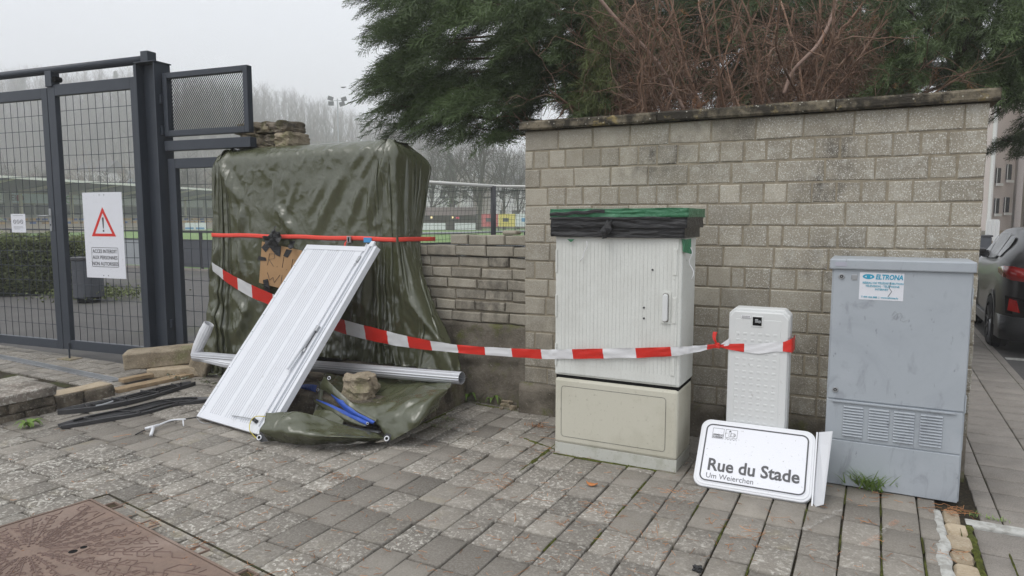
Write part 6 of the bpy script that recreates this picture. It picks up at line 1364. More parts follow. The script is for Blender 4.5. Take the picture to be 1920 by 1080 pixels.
mb = MB(); mb.box((-.03, .1052, -.04), (2.5, .116, -.004)); mb.box((-.035, -2.3, -.04), (-.017, .104, -.003)); tag(mb.build('joint_strip', m_joint, M=MHM), kind='structure')
# spray paint dashes and a pale line on the paving
def dash(px, w_, m, nm):
    P = [G(x, y, .0085) for x, y in px]; mb = MB(); rows = []
    for i, p in enumerate(P):
        t = (P[min(i+1, len(P)-1)] - P[max(0, i-1)]).normalized(); n = Vector((-t.y, t.x, 0)); rows.append([p - n * w_ * (.5 + .2 * mn.noise(p * 30)), p + n * w_ * (.5 + .2 * mn.noise(p * 40))])
    mb.grid(rows); o = mb.build(nm, m); tag(o, kind='structure'); return o
def faded(name, rgb, lo, hi, a):
    m = mat(name, rgb, .95, .1); t = m.node_tree; N = t.nodes; L = t.links; n = N.new('ShaderNodeTexNoise'); n.inputs['Scale'].default_value = 70; n.inputs['Detail'].default_value = 5; tc = N.new('ShaderNodeTexCoord'); L.new(tc.outputs['Object'], n.inputs['Vector'])
    mr = N.new('ShaderNodeMapRange'); mr.inputs[1].default_value = lo; mr.inputs[2].default_value = hi; mr.inputs[4].default_value = a; L.new(n.outputs['Fac'], mr.inputs[0]); L.new(mr.outputs[0], N['Principled BSDF'].inputs['Alpha']); return m
m_sp = faded('spray_orange', (.6, .3, .17), .42, .68, .5); m_sw = faded('spray_white', (.5, .48, .44), .42, .68, .6)
dash([(1619, 1022), (1635, 1012), (1648, 1003)], .03, m_sp, 'paint_mark'); dash([(1668, 985), (1677, 979), (1683, 975)], .03, m_sp, 'paint_mark'); dash([(1648, 1003), (1658, 993), (1668, 985)], .025, m_sw, 'paint_mark'); dash([(1505, 993), (1530, 980), (1560, 965), (1578, 954)], .035, m_sw, 'paint_mark')
# ================================================================ YARD AND PITCH
def wallpath(pts): return [colx(px, D) for px, D in pts]
bar = wallpath([(-160, 27.5), (120, 24.8), (375, 21.6), (600, 19.5), (740, 18.3)]); bar2 = wallpath([(740, 18.3), (860, 19.4), (985, 21.9), (1250, 27)])
mb = MB(); far = [colx(px, D) for px, D in ((-400, 60), (-200, 75), (100, 108), (500, 140), (900, 105), (1300, 100), (1700, 90))]
nearp = [colx(px, D) for px, D in ((-400, 30), (-160, 27.5), (120, 24.8), (375, 21.6), (740, 18.3), (985, 21.9), (1250, 27), (1700, 34))]
mb.add([p + Vector((0, 0, .004)) for p in nearp + far[::-1]], [tuple(range(len(nearp) + len(far)))]); tag(mb.build('sports_pitch', m_turf), kind='structure')
mb = MB()
for a, b in (((-300, 26.5), (380, 22.9)), ((380, 22.9), (740, 19.8))): 
    A = colx(*a); B = colx(*b); n = Vector((-(B - A).y, (B - A).x, 0)).normalized() * .06; mb.add([A - n + Vector((0,0,.012)), B - n + Vector((0,0,.012)), B + n + Vector((0,0,.012)), A + n + Vector((0,0,.012))], [(0, 1, 2, 3)])
tag(mb.build('pitch_line', m_housew), kind='structure')
def barrier(label, P, seed, mpanel):
    root = thing('pitch_barrier', label, 'barrier', P[0])
    for A, B in zip(P[:-1], P[1:]):
        d = (B - A); L = d.length; an = math.atan2(d.y, d.x); M = Matrix.Translation(-root.location) @ Matrix.Translation(A) @ Matrix.Rotation(an, 4, 'Z'); n = max(1, round(L / 2.4))
        for i in range(n):
            mb = MB(); mb.box((L * i / n + .04, -.02, .06), (L * (i + 1) / n - .04, .02, .90)); mb.build('panel', mpanel(A.lerp(B, (i + .5) / n)), root, M=M)
            mb = MB(); mb.box((L * i / n - .035, -.035, 0), (L * i / n + .035, .035, 1.16)); mb.build('post', m_dsteel, root, M=M)
        mb = MB(); mb.tube([(0, 0, 1.185), (L, 0, 1.185)], .03, 8); mb.build('top_rail', m_zinc if seed else m_dsteel, root, M=M)
        mb = MB(); mb.box((0, -.03, .885), (L, .03, .93)); mb.build('mid_rail', m_dsteel, root, M=M)
    return root
barrier('long grey panelled pitch barrier with a top rail beyond the gate', bar, 0, lambda p: m_wallgrey if px_of(p) < 330 else m_dpanel)
barrier('grey pitch barrier with a steel rail seen above the broken wall', bar2, 1, lambda p: m_wallgrey)
# pitch kerb
mb = MB(); 
for A, B in zip(bar[:-1], bar[1:]):
    d = B - A; L = d.length; M = Matrix.Translation(A) @ Matrix.Rotation(math.atan2(d.y, d.x), 4, 'Z'); mb.box((0, -.45, -.01), (L, -.3, .05), M=M)
tag(mb.build('yard_kerb', m_slab), kind='structure')
# ball net behind the goal line
npost = colx(925, 17.6); nr = thing('ball_net', 'dark ball net on a round post with a pale top pole behind the broken wall', 'net', npost)
mb = MB(); mb.tube([npost, npost + Vector((0, 0, 2.40))], .07, 14); put(mb, 'post', m_dsteel, nr, smooth=True)
na = colx(700, 15.4); nb_ = colx(1080, 20.5)
za = 2.44; mb = MB(); mb.tube([na + Vector((0, 0, 2.46)), npost + Vector((0, 0, 2.40))], .042, 10); mb.tube([npost + Vector((0, 0, 2.40)), nb_ + Vector((0, 0, 2.50))], .035, 10); put(mb, 'top_pole', m_rrail, nr, smooth=True)
V, W_ = [], []; rnd = np.random.RandomState(3)
for A, B in ((na, npost), (npost, nb_)):
    L = (B - A).length; n = int(L / .11)
    for i in range(n):
        u = i / n; p = A.lerp(B, u); off = -.25 * sin(u * 3); V.append([[p.x + off * 0 + .25 * (1 - z / 2.4) * .4 + rnd.randn() * .008, p.y - .3 * sin(pi * z / 2.4), z] for z in np.linspace(2.38, .2, 9)])
    for k in range(20):
        z = 2.36 - .11 * k; V.append([[A.lerp(B, u).x + .25 * (1 - z / 2.4) * .4, A.lerp(B, u).y - .3 * sin(pi * max(0, z) / 2.4), z - .05 * sin(pi * u) + rnd.randn() * .006] for u in np.linspace(0, 1, 9)])
    for k in range(5):
        z = 2.34 - .025 * k; V.append([[A.lerp(B, u).x, A.lerp(B, u).y - .05, z - .02 * sin(8 * u + k)] for u in np.linspace(0, 1, 9)])
V = np.array(V); Vn, Fn = ribbons(V, np.full(V.shape[:2], .0042), rnd, 3); npmesh('netting', Vn - np.array(nr.location), Fn, m_net, nr)['kind'] = 'stuff'
# hedge (leaf by leaf), bin
def hedge():
    rnd = np.random.RandomState(80); A = colx(-120, 13.6); B = colx(150, 14.6); root = thing('hedge', 'clipped dark green hedge behind the left gate leaf', 'hedge', A.lerp(B, .5)); n = 15000
    u = rnd.uniform(-.05, 1.02, n); back = Vector((-(B - A).y, (B - A).x, 0)).normalized(); 
    depth = rnd.uniform(0, 1.0, n) ** 1.8 * 2.4; zmax = 1.16 + .05 * np.sin(u * 20); top = rnd.rand(n) < .42; z = np.where(top, zmax + rnd.randn(n) * .04, rnd.uniform(.10, 1.18, n)); depth = np.where(top, rnd.uniform(0, 2.4, n), np.abs(rnd.randn(n)) * .10); fill = np.clip((u - .95) / .05, 0, 1); z *= (1 - .2 * fill); depth += .12 * np.clip(1 - z / 1.1, 0, 1) * 0
    base = np.array(A)[None] + u[:, None] * np.array(B - A)[None] + depth[:, None] * np.array(back)[None]; base[:, 2] = z; edge = rnd.rand(n) < .12; Bn = np.array(B)
    base[edge] = Bn + np.array(back) * rnd.uniform(0, 2.2, edge.sum())[:, None] + rnd.randn(edge.sum(), 3) * .07; base[edge, 2] = rnd.uniform(.1, 1.1, edge.sum())
    s = rnd.uniform(.018, .038, n)[:, None]; a = rnd.randn(n, 3); a /= np.linalg.norm(a, axis=1, keepdims=True); b = np.cross(a, rnd.randn(n, 3)); b /= np.linalg.norm(b, axis=1, keepdims=True)
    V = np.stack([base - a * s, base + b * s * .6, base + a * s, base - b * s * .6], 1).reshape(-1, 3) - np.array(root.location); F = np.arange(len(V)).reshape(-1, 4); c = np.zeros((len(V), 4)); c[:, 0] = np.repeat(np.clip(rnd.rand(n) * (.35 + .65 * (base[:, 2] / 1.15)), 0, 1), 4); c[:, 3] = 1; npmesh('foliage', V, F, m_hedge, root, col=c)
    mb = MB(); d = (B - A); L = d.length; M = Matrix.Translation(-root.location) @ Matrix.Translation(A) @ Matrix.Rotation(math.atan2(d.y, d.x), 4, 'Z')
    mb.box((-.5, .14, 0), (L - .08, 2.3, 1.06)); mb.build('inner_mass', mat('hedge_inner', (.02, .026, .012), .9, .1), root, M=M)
hedge()
gc = colx(172, 14.0); n = 1500; rnd = np.random.RandomState(82); o_ = thing('ground_ivy', 'low ivy patch spreading from the hedge foot behind the grey bin', 'ground cover', gc); base = np.array(gc) + rnd.randn(n, 3) * np.array([.55, .45, 0]); base[:, 2] = np.abs(rnd.randn(n)) * .08 + .02; a = rnd.randn(n, 3); a /= np.linalg.norm(a, axis=1, keepdims=True); b = np.cross(a, rnd.randn(n, 3)); b /= np.linalg.norm(b, axis=1, keepdims=True); V = np.stack([base - a * .03, base + b * .02, base + a * .03, base - b * .02], 1).reshape(-1, 3) - np.array(gc); c = np.zeros((len(V), 4)); c[:, 0] = np.repeat(rnd.rand(n), 4); c[:, 3] = 1; npmesh('leaves', V, np.arange(len(V)).reshape(-1, 4), m_hedge, o_, col=c)
bp = colx(158, 13.2); br_ = thing('litter_bin', 'dark grey round litter bin beside the hedge', 'litter bin', bp); mb = MB(); mb.tube([bp + Vector((0, 0, .10)), bp + Vector((0, 0, .80))], .26, 24); put(mb, 'body', m_dpanel, br_, smooth=False, bevel=.01); mb = MB(); mb.tube([bp + Vector((0, 0, .80)), bp + Vector((0, 0, .86))], .275, 24); put(mb, 'rim', m_dsteel, br_, bevel=.01); mb = MB(); mb.tube([bp + Vector((0, 0, 0)), bp + Vector((0, 0, .10))], .2, 20); put(mb, 'foot', m_dark, br_)
# ================================================================ GRANDSTAND
sa, sb = colx(-140, 62), colx(620, 138); sd = (sb - sa); SL = sd.length; SMx = Matrix.Translation(sa) @ Matrix.Rotation(math.atan2(sd.y, sd.x), 4, 'Z')
st_ = thing('grandstand', 'long low covered football stand with a pale roof edge beyond the pitch', 'grandstand', sa); SI = Matrix.Translation(-sa) @ SMx
def sbx(name, a, b, m, par=None): mb = MB(); mb.box(a, b); return mb.build(name, m, st_, M=SI)
mb = MB(); mb.prism([(0, 0)] * 0 or [(0, 5.55), (SL, 5.55), (SL, 5.80), (0, 5.80)], -.3, -.1); mb.build('roof_edge', m_rrail, st_, M=SI)
mb = MB(); mb.add([(0, -.1, 5.62), (SL, -.1, 5.62), (SL, 8.5, 4.6), (0, 8.5, 4.6), (0, -.1, 5.75), (SL, -.1, 5.75), (SL, 8.5, 4.75), (0, 8.5, 4.75)], [(0, 1, 2, 3), (7, 6, 5, 4)]); mb.build('roof', mat('stand_roof', (.03, .028, .024), .9), st_, M=SI)
sbx('rear_wall', (0, 8.5, 0), (SL, 8.7, 4.6), mat('stand_back', (.30, .30, .27), .8)); 
for r in range(4): sbx('terrace_step', (0, 1.5 + r * 1.6, 0), (SL, 3.08 + r * 1.6, .55 + .38 * r), mat('terrace', (.42, .36, .30), .9) if r == 0 else bpy.data.materials['terrace'])
i = 0; x = 2.0
while x < SL:
    mb = MB(); mb.box((x, 6.9, 1.6), (x + .28, 7.15, 5.0)); mb.add([(x + .05, 6.9, 4.3), (x + .2, 6.9, 4.3), (x + .2, .0, 5.5), (x + .05, .0, 5.5), (x + .05, 6.9, 4.75), (x + .2, 6.9, 4.75), (x + .2, .0, 5.62), (x + .05, .0, 5.62)], [(0, 1, 2, 3), (7, 6, 5, 4), (0, 3, 7, 4), (1, 5, 6, 2)]); mb.build('roof_support', m_cream, st_, M=SI)
    mb = MB(); mb.box((x + .4, 8.44, 3.35), (x + 6.4, 8.49, 4.45)); mb.build('banner', [m_banw, m_banw, mat('banner_pale', (.5, .58, .62), .6)][i % 3] if i % 3 < 2 or 'banner_pale' not in bpy.data.materials else bpy.data.materials['banner_pale'], st_, M=SI)
    mb = MB(); mb.box((x + .5, 8.43, 2.0), (x + 3.1, 8.48, 3.2)); mb.build('window', m_glass, st_, M=SI); mb = MB(); mb.box((x + 3.4, 8.43, 2.0), (x + 6.2, 8.48, 3.2)); mb.build('window', m_glass, st_, M=SI)
    x += 7.0; i += 1
mb = MB(); rnd = random.Random(1)
mO = MB()
for r in range(1, 3):
    x = 0.5
    while x < SL:
        blk = int(x / 1.6 + r) % 3
        (mO if blk != 0 else mb).box((x, 1.75 + r * 1.6, .56 + .38 * r), (x + .42, 2.15 + r * 1.6, .56 + .38 * r + .24)); x += .52 * rnd.choice([1, 1, 2, 3])
tag(mO.build('orange_seats', m_seat_o, st_, M=SI), kind='stuff'); tag(mb.build('blue_seats', m_seat_b, st_, M=SI), kind='stuff')
_q = SI.inverted() if False else None
for (u, txt, m_, sz) in ((.0, 'IELO', m_ink, .8), (14, 'C', m_banr, .9)):
    pass
def stand_x(px):          # position along the stand under a pixel column
    d = ray(px, 400); n = Vector((-sd.y, sd.x, 0)).normalized(); o = sa + n * 8.44; t = (o - _C).dot(n) / d.dot(n); return ((_C + d * t) - sa).dot(sd.normalized())
for px, txt in ((18, 'IELO'),): text_obj(txt, 'lettering', .95, SI @ Matrix.Translation((stand_x(px), 8.40, 3.6)) @ UPR, m_ink, st_, bold=.02)
x = stand_x(130); mb = MB()
for i in range(16): mb.tube([(x + .42 * cos(i * pi / 8), 8.4, 3.9 + .42 * sin(i * pi / 8)), (x + .42 * cos((i + 1) * pi / 8), 8.4, 3.9 + .42 * sin((i + 1) * pi / 8))], .06, 4)
mb.build('banner_ring', mat('ring_green', (.2, .42, .2), .6), st_, M=SI)
x = stand_x(34); mb = MB(); mb.tube([(x + .3, 8.42, 3.9), (x + .3, 8.38, 3.9)], .42, 14); mb.build('banner_disc', mat('disc_maroon', (.3, .03, .07), .6), st_, M=SI)
# advertising board line left
a = colx(352, 100); mb = MB(); 
for px, m_, nm in ((346, m_banw, 0), (366, m_banw, 1)):
    P = colx(px, 88); o = thing('advert_board', ['white advertising board on the far touchline, left of the tarpaulin', 'white advertising board right beside the tarpaulin on the far touchline'][nm], 'advertising board', P); mb = MB(); d = _rt; mb.add([P + Vector((0, 0, .1)), P + d * 1.3 + Vector((0, 0, .1)), P + d * 1.3 + Vector((0, 0, 1.0)), P + Vector((0, 0, 1.0))], [(0, 1, 2, 3)]); put(mb, 'board', m_, o, solid=.05)
    mb = MB(); mb.add([P + Vector((.1, -.06, .2)), P + d * 1.15 + Vector((0, -.06, .2)), P + d * 1.15 + Vector((0, -.06, .42)), P + Vector((.1, -.06, .42))], [(0, 1, 2, 3)]); put(mb, 'blue_stripe', m_banb, o)
# right side: boards, hut, banners, houses
def facing_box(name, label, cat, px0, px1, D, z0, z1, depth, m, grp=None):
    a, b = colx(px0, D), colx(px1, D); root = thing(name, label, cat, (a + b) / 2, grp); n = Vector(_fw); n.z = 0; n.normalize(); mb = MB(); vs = [a, b, b + n * depth, a + n * depth]; mb.add([v + Vector((0, 0, z0)) for v in vs] + [v + Vector((0, 0, z1)) for v in vs], [(3, 2, 1, 0), (4, 5, 6, 7), (0, 1, 5, 4), (1, 2, 6, 5), (2, 3, 7, 6), (3, 0, 4, 7)]); put(mb, 'body' if cat not in ('house',) else 'wall', m, root); return root, a, b, n
def face_rect(root, a, b, n, u0, u1, z0, z1, m, nm, out=.05):
    p, q = a.lerp(b, u0) - n * out, a.lerp(b, u1) - n * out; mb = MB(); mb.add([p + Vector((0, 0, z0)), q + Vector((0, 0, z0)), q + Vector((0, 0, z1)), p + Vector((0, 0, z1))], [(0, 1, 2, 3)]); return put(mb, nm, m, root, solid=.03)
hut = facing_box('club_hut', 'long dark wooden club hut beyond the pitch at right', 'hut', 790, 893, 92, 0, 2.1, 4, m_shed)
mb = MB(); a, b, n = hut[1:]; mb.add([a - n * .4 + Vector((0, 0, 1.9)), b - n * .4 + Vector((0, 0, 1.9)), b + n * 2 + Vector((0, 0, 3.0)), a + n * 2 + Vector((0, 0, 3.0))], [(0, 1, 2, 3)]); put(mb, 'roof', mat('hut_roof', (.13, .1, .09), .8), hut[0], solid=.1)
for u0, u1, z in ((.0, .46, .95), (.62, 1.0, .95)): face_rect(hut[0], a, b, n, u0, u1, .05, z, m_banw, 'sponsor_board', 1.2)
for px, c_ in ((809, 1), (849, 1)): p = colx(px, 91); mb = MB(); mb.tube([p + Vector((0, 0, 1.55)), p + Vector((0, 0, 1.8))], .12, 8); put(mb, 'wall_lamp', mat('lamp_warm', (.8, .6, .3), .5, emit=(1, .75, .4, .6)) if 'lamp_warm' not in bpy.data.materials else bpy.data.materials['lamp_warm'], hut[0])
p = colx(858, 91); mb = MB(); mb.tube([p + Vector((-.2, 0, 1.6)), p + Vector((.2, 0, 1.6))], .14, 8); put(mb, 'red_sign', mat('red_sign', (.7, .04, .12), .5), hut[0])
for px0, px1, m_, lb in ((903, 934, m_banr, 'pale red advertising banner beyond the pitch'), (935, 966, m_bany, 'yellow advertising banner beyond the pitch'), (967, 1010, m_banw, 'white and blue advertising banner beside the block wall')):
    r = facing_box('advert_banner', lb, 'banner', px0, px1, 86, .55, 2.1, .1, m_); face_rect(*r, .25, .6, 1.15, 1.6, m_banb if m_ is m_banw else m_ink, 'printed_patch', .02); mb = MB(); a_, b_ = r[1], r[2]; mb.tube([a_, a_ + Vector((0, 0, .55))], .04, 6); mb.tube([b_, b_ + Vector((0, 0, .55))], .04, 6); put(mb, 'leg', m_dsteel, r[0])
def house(label, px0, px1, D, h, depth, mw, roof=2.0, rows=2, cols=4, mr=None):
    r = facing_box('house', label, 'house', px0, px1, D, -1, h, depth, mw); root, a, b, n = r
    for i in range(rows):
        for j in range(cols):
            u = (j + .5) / cols; z = h * (i + .35) / rows; w2 = .16 / cols * 1.3; face_rect(root, a, b, n, u - w2, u + w2, z, z + h / rows * .42, m_glass, 'window')
    if roof:
        mb = MB(); o = n * depth; e = (b - a).normalized() * .4; mb.add([a - e - n * .4 + Vector((0, 0, h)), b + e - n * .4 + Vector((0, 0, h)), b + e + o * .5 + Vector((0, 0, h + roof)), a - e + o * .5 + Vector((0, 0, h + roof)), a - e + o * 1.05 + Vector((0, 0, h)), b + e + o * 1.05 + Vector((0, 0, h))], [(0, 1, 2, 3), (3, 2, 5, 4), (0, 3, 4), (1, 5, 2)]); put(mb, 'roof', mr or m_roof, root)
    return root
house('white house behind bare trees beyond the club hut', 800, 882, 128, 7.6, 9, m_housew, 0, 2, 4)
house('pale house with windows behind the far banners', 930, 1000, 150, 8.5, 9, m_housew, 2.4, 2, 3)
house('white gabled house behind the large bare tree left of the gate post', 148, 200, 165, 12.5, 10, m_housew, 3, 3, 3)
house('pale blue fronted house beside the white gabled house', 206, 262, 175, 11.5, 10, mat('house_blue', (.45, .52, .6), .8), 2.5, 2, 3)
house('cream house low on the hillside seen through the left gate leaf', -40, 40, 170, 9, 10, mat('house_cream', (.5, .42, .34), .8), 3, 2, 3)
# floodlight mast
fp = colx(638, 150); fm = thing('floodlight_mast', 'tall floodlight mast with four lamp heads before the foggy hill', 'floodlight', fp); Hm = 26.8
mb = MB(); mb.tube([fp, fp + Vector((0, 0, Hm))], [.2, .13], 8); put(mb, 'pole', m_zinc, fm)
mb = MB(); mb.tube([fp - _rt * 1.4 + Vector((0, 0, Hm - .4)), fp + _rt * 1.4 + Vector((0, 0, Hm - .4))], .07, 6); put(mb, 'crossbar', m_zinc, fm)
for sx_, sz_, tl in ((-1.45, .25, .3), (-1.35, -.8, 0), (1.4, .1, -.3), (1.0, -.9, -.3)):
    c = fp + _rt * sx_ + Vector((0, 0, Hm - .2 + sz_)); M = Matrix.Translation(c - fm.location) @ Matrix.Rotation(YAW, 4, 'Z') @ Matrix.Rotation(tl, 4, 'Y'); mb = MB(); mb.box((-.55, -.2, -.42), (.55, .2, .42)); mb.build('lamp_head', m_dsteel, fm, M=M)
bp_ = atD(644, 164, 70); mb = MB(); mb.add([bp_ + _rt * -.28 + Vector((0, 0, .03)), bp_ + Vector((0, .1, 0)), bp_ + _rt * .28 + Vector((0, 0, .05)), bp_ + Vector((0, -.12, -.06))], [(0, 1, 2, 3)]); tag(mb.build('bird', m_dark, solid=.05), 'small dark bird flying in the fog above the hill', 'bird')
# ================================================================ HILL AND WOODS
def ridge(px): return float(np.interp(px, [-900, -300, 0, 270, 470, 560, 620, 690, 780, 900, 985, 1200, 1700], [175, 140, 122, 128, 152, 168, 190, 214, 238, 268, 292, 320, 350]))
def terr(px, D):
    hr = 1.6 + (409 - ridge(px)) / FPX * 430 - 22; s = min(1, max(0, (D - 190) / 240)); s = s ** .8; return hr * s if D < 430 else hr - (D - 430) * .02
P = []
for px in range(-900, 1701, 40):
    P.append([Vector((colx(px, D).x, colx(px, D).y, terr(px, D) - .05 + (.8 * mn.noise(Vector((px * .02, D * .05, 0))) if D > 155 else 0))) for D in (170, 190, 200, 215, 235, 255, 280, 305, 330, 355, 380, 405, 430, 470, 560)])
mb = MB(); mb.grid(P); tag(mb.build('hill', m_hill, smooth=True), kind='structure')
def bare_tree_np(base, H, rnd, spread=.35, nb=16, per=4, w_=.16, k1=6):
    """returns (V,F) of a bare tree"""
    P1 = grow(np.array([base]), np.array([[rnd.randn() * .04, rnd.randn() * .04, 1]]), np.array([H]), k1, .03, rnd); V, F = ribbons(P1, np.linspace(w_, w_ * .25, k1)[None], rnd, 4)
    P2 = shoots(P1, nb, H * .14, H * .36, spread, rnd, 5, .10, .28, .04, np.array([0, 0, .2])); V2, F2 = ribbons(P2, np.linspace(w_ * .32, w_ * .12, 5)[None].repeat(len(P2), 0), rnd, 3)
    P3 = shoots(P2, per, H * .05, H * .15, spread * 1.2, rnd, 3, .1, .15, .05); V3, F3 = ribbons(P3, np.linspace(w_ * .12, w_ * .07, 3)[None].repeat(len(P3), 0), rnd, 3)
    return np.concatenate([V, V2, V3]), np.concatenate([F, F2 + len(V), F3 + len(V) + len(V2)])
rnd = np.random.RandomState(90); tpl = [bare_tree_np((0, 0, 0), 1.0, rnd, .4, 20, 5, .0095, 6) for _ in range(7)]
def forest(name, label, n, px0, px1, D0, D1, h0, h1, m, keep=None, wsc=1.0):
    Vs, Fs, Cs = [], [], []; o = 0
    for i in range(n):
        px = rnd.uniform(px0, px1); D = rnd.uniform(D0, D1); b = colx(px, D)
        V, F = tpl[rnd.randint(7)]; h = rnd.uniform(h0, h1); a = rnd.uniform(0, 6.28); R = np.array([[cos(a), -sin(a), 0], [sin(a), cos(a), 0], [0, 0, 1]]); q = (V @ R.T) * np.array([h * rnd.uniform(1.1, 1.6), h * rnd.uniform(1.1, 1.6), h]) + np.array([b.x, b.y, max(0, terr(px, D))]); Vs.append(q); Fs.append(F + o); o += len(V); c = np.zeros((len(V), 4)); c[:, 0] = rnd.rand(); c[:, 3] = 1; Cs.append(c)
    ob = npmesh(name, np.concatenate(Vs), np.concatenate(Fs), m, col=np.concatenate(Cs)); tag(ob, label, 'wood', kind='stuff')
forest('hillside_wood', 'bare leafless wood covering the foggy hillside', 1000, -130, 1010, 210, 440, 13, 19, m_twig_far)
forest('hillside_wood', 'bare leafless wood on the lower slope seen through the gate', 420, -60, 500, 205, 340, 12, 17, m_twig_far)
forest('thicket', 'brown leafless thicket along the foot of the hill', 380, -160, 1010, 125, 200, 6, 11, mat('thicket_twigs', (.2, .15, .1), .9, .2, tint=.4))
def evergreen(px, D, H, label):
    b = colx(px, D); z = max(0, terr(px, D)); rnd = np.random.RandomState(abs(int(px)) + 7); root = thing('spruce', label, 'tree', b, 'dark spruces among the bare trees'); n = 420; t = rnd.rand(n) ** .7; a = rnd.uniform(0, 6.28, n); r = (1 - t) * H * .2 * rnd.uniform(.4, 1.05, n); c = np.stack([b.x + np.cos(a) * r, b.y + np.sin(a) * r, z + H * (.08 + .92 * t)], 1); d = np.stack([np.cos(a), np.sin(a), np.full(n, -.5)], 1); s = np.cross(d, [0, 0, 1]); l = H * .06; V = np.stack([c - s * l * .4, c + s * l * .4, c + d * l], 1).reshape(-1, 3) - np.array(b); col = np.zeros((len(V), 4)); col[:, 0] = np.repeat(rnd.rand(n), 3); col[:, 3] = 1; npmesh('crown', V, np.arange(len(V)).reshape(-1, 3), m_conif, root, col=col)
    mb = MB(); mb.tube([b + Vector((0, 0, z)), b + Vector((0, 0, z + H * .95))], [.3, .05], 6); put(mb, 'trunk', m_bark, root)
for px, D, H, lb in ((590, 175, 13, 'dark spruce in the fog left of the floodlight mast'), (-64, 62, 15, 'dark spruce just showing at the left photo edge'), (60, 330, 22, 'spruce high on the hill behind the left gate leaf'), (115, 345, 22, 'spruce on the hill above the warning board'), (232, 340, 22, 'spruce on the hill beside the gate post'), (830, 280, 19, 'spruce on the hillside below the conifer boughs'), (770, 300, 20, 'spruce on the hillside right of the tarpaulin corner'), (845, 112, 12, 'narrow evergreen among the bare trees above the hut')): evergreen(px, D, H, lb)
def big_tree(px, D, H, seed, label, spread=.5, w_=.2, lean=0):
    rnd = np.random.RandomState(seed); b = colx(px, D); root = thing('bare_tree', label, 'tree', b, 'bare trees along the far side of the pitch'); P1 = grow(np.zeros((1, 3)), np.array([[lean, 0, 1.]]), np.array([H * .55]), 6, .04, rnd); V, F = ribbons(P1, np.linspace(w_, w_ * .6, 6)[None], rnd, 7); npmesh('trunk', V, F, m_twig_far, root)
    P2 = shoots(P1, 14, H * .4, H * .62, spread, rnd, 8, .09, .35, .03, np.array([0, 0, .25])); P3 = shoots(P2, 11, H * .12, H * .3, spread * 1.1, rnd, 6, .12, .2, .02); P4 = shoots(P3, 5, H * .05, H * .12, .7, rnd, 4, .12, .2)
    o = 0; Vs, Fs = [], []
    for Pk, wa, wb, k in ((P2, w_ * .42, w_ * .12, 8), (P3, w_ * .13, w_ * .06, 6), (P4, w_ * .055, w_ * .035, 4)): V, F = ribbons(Pk, np.linspace(wa, wb, k)[None].repeat(len(Pk), 0), rnd, 3); Vs.append(V); Fs.append(F + o); o += len(V)
    npmesh('crown', np.concatenate(Vs), np.concatenate(Fs), m_twig_far, root)
for i, a_ in enumerate(((212, 108, 9.0, .75, .28, 'broad bare tree behind the warning board above the stand roof'), (70, 112, 8.6, .7, .24, 'bare tree above the stand roof in the left gate leaf'), (12, 105, 9.5, .7, .24, 'bare tree at the far left above the stand roof'), (152, 120, 10, .6, .2, 'slim bare tree between the two broad ones'), (808, 98, 11.5, .5, .2, 'bare tree at the right edge of the tarpaulin'), (851, 96, 13, .55, .24, 'bare tree rising behind the club hut'), (898, 92, 13.5, .55, .34, 'forked bare tree beside the club hut end'), (945, 95, 12, .55, .22, 'bare tree above the yellow banner'), (972, 99, 10.5, .6, .2, 'bare tree just left of the block wall'), (335, 110, 10, .6, .2, 'bare tree behind the gate post'), (370, 118, 10, .6, .2, 'bare tree above the small gate'), (430, 125, 13, .6, .2, 'bare tree behind the expanded metal panel'), (545, 140, 13, .5, .2, 'bare tree behind the stone pier'))): big_tree(a_[0], a_[1], a_[2], 100 + i, a_[5], a_[3], a_[4])
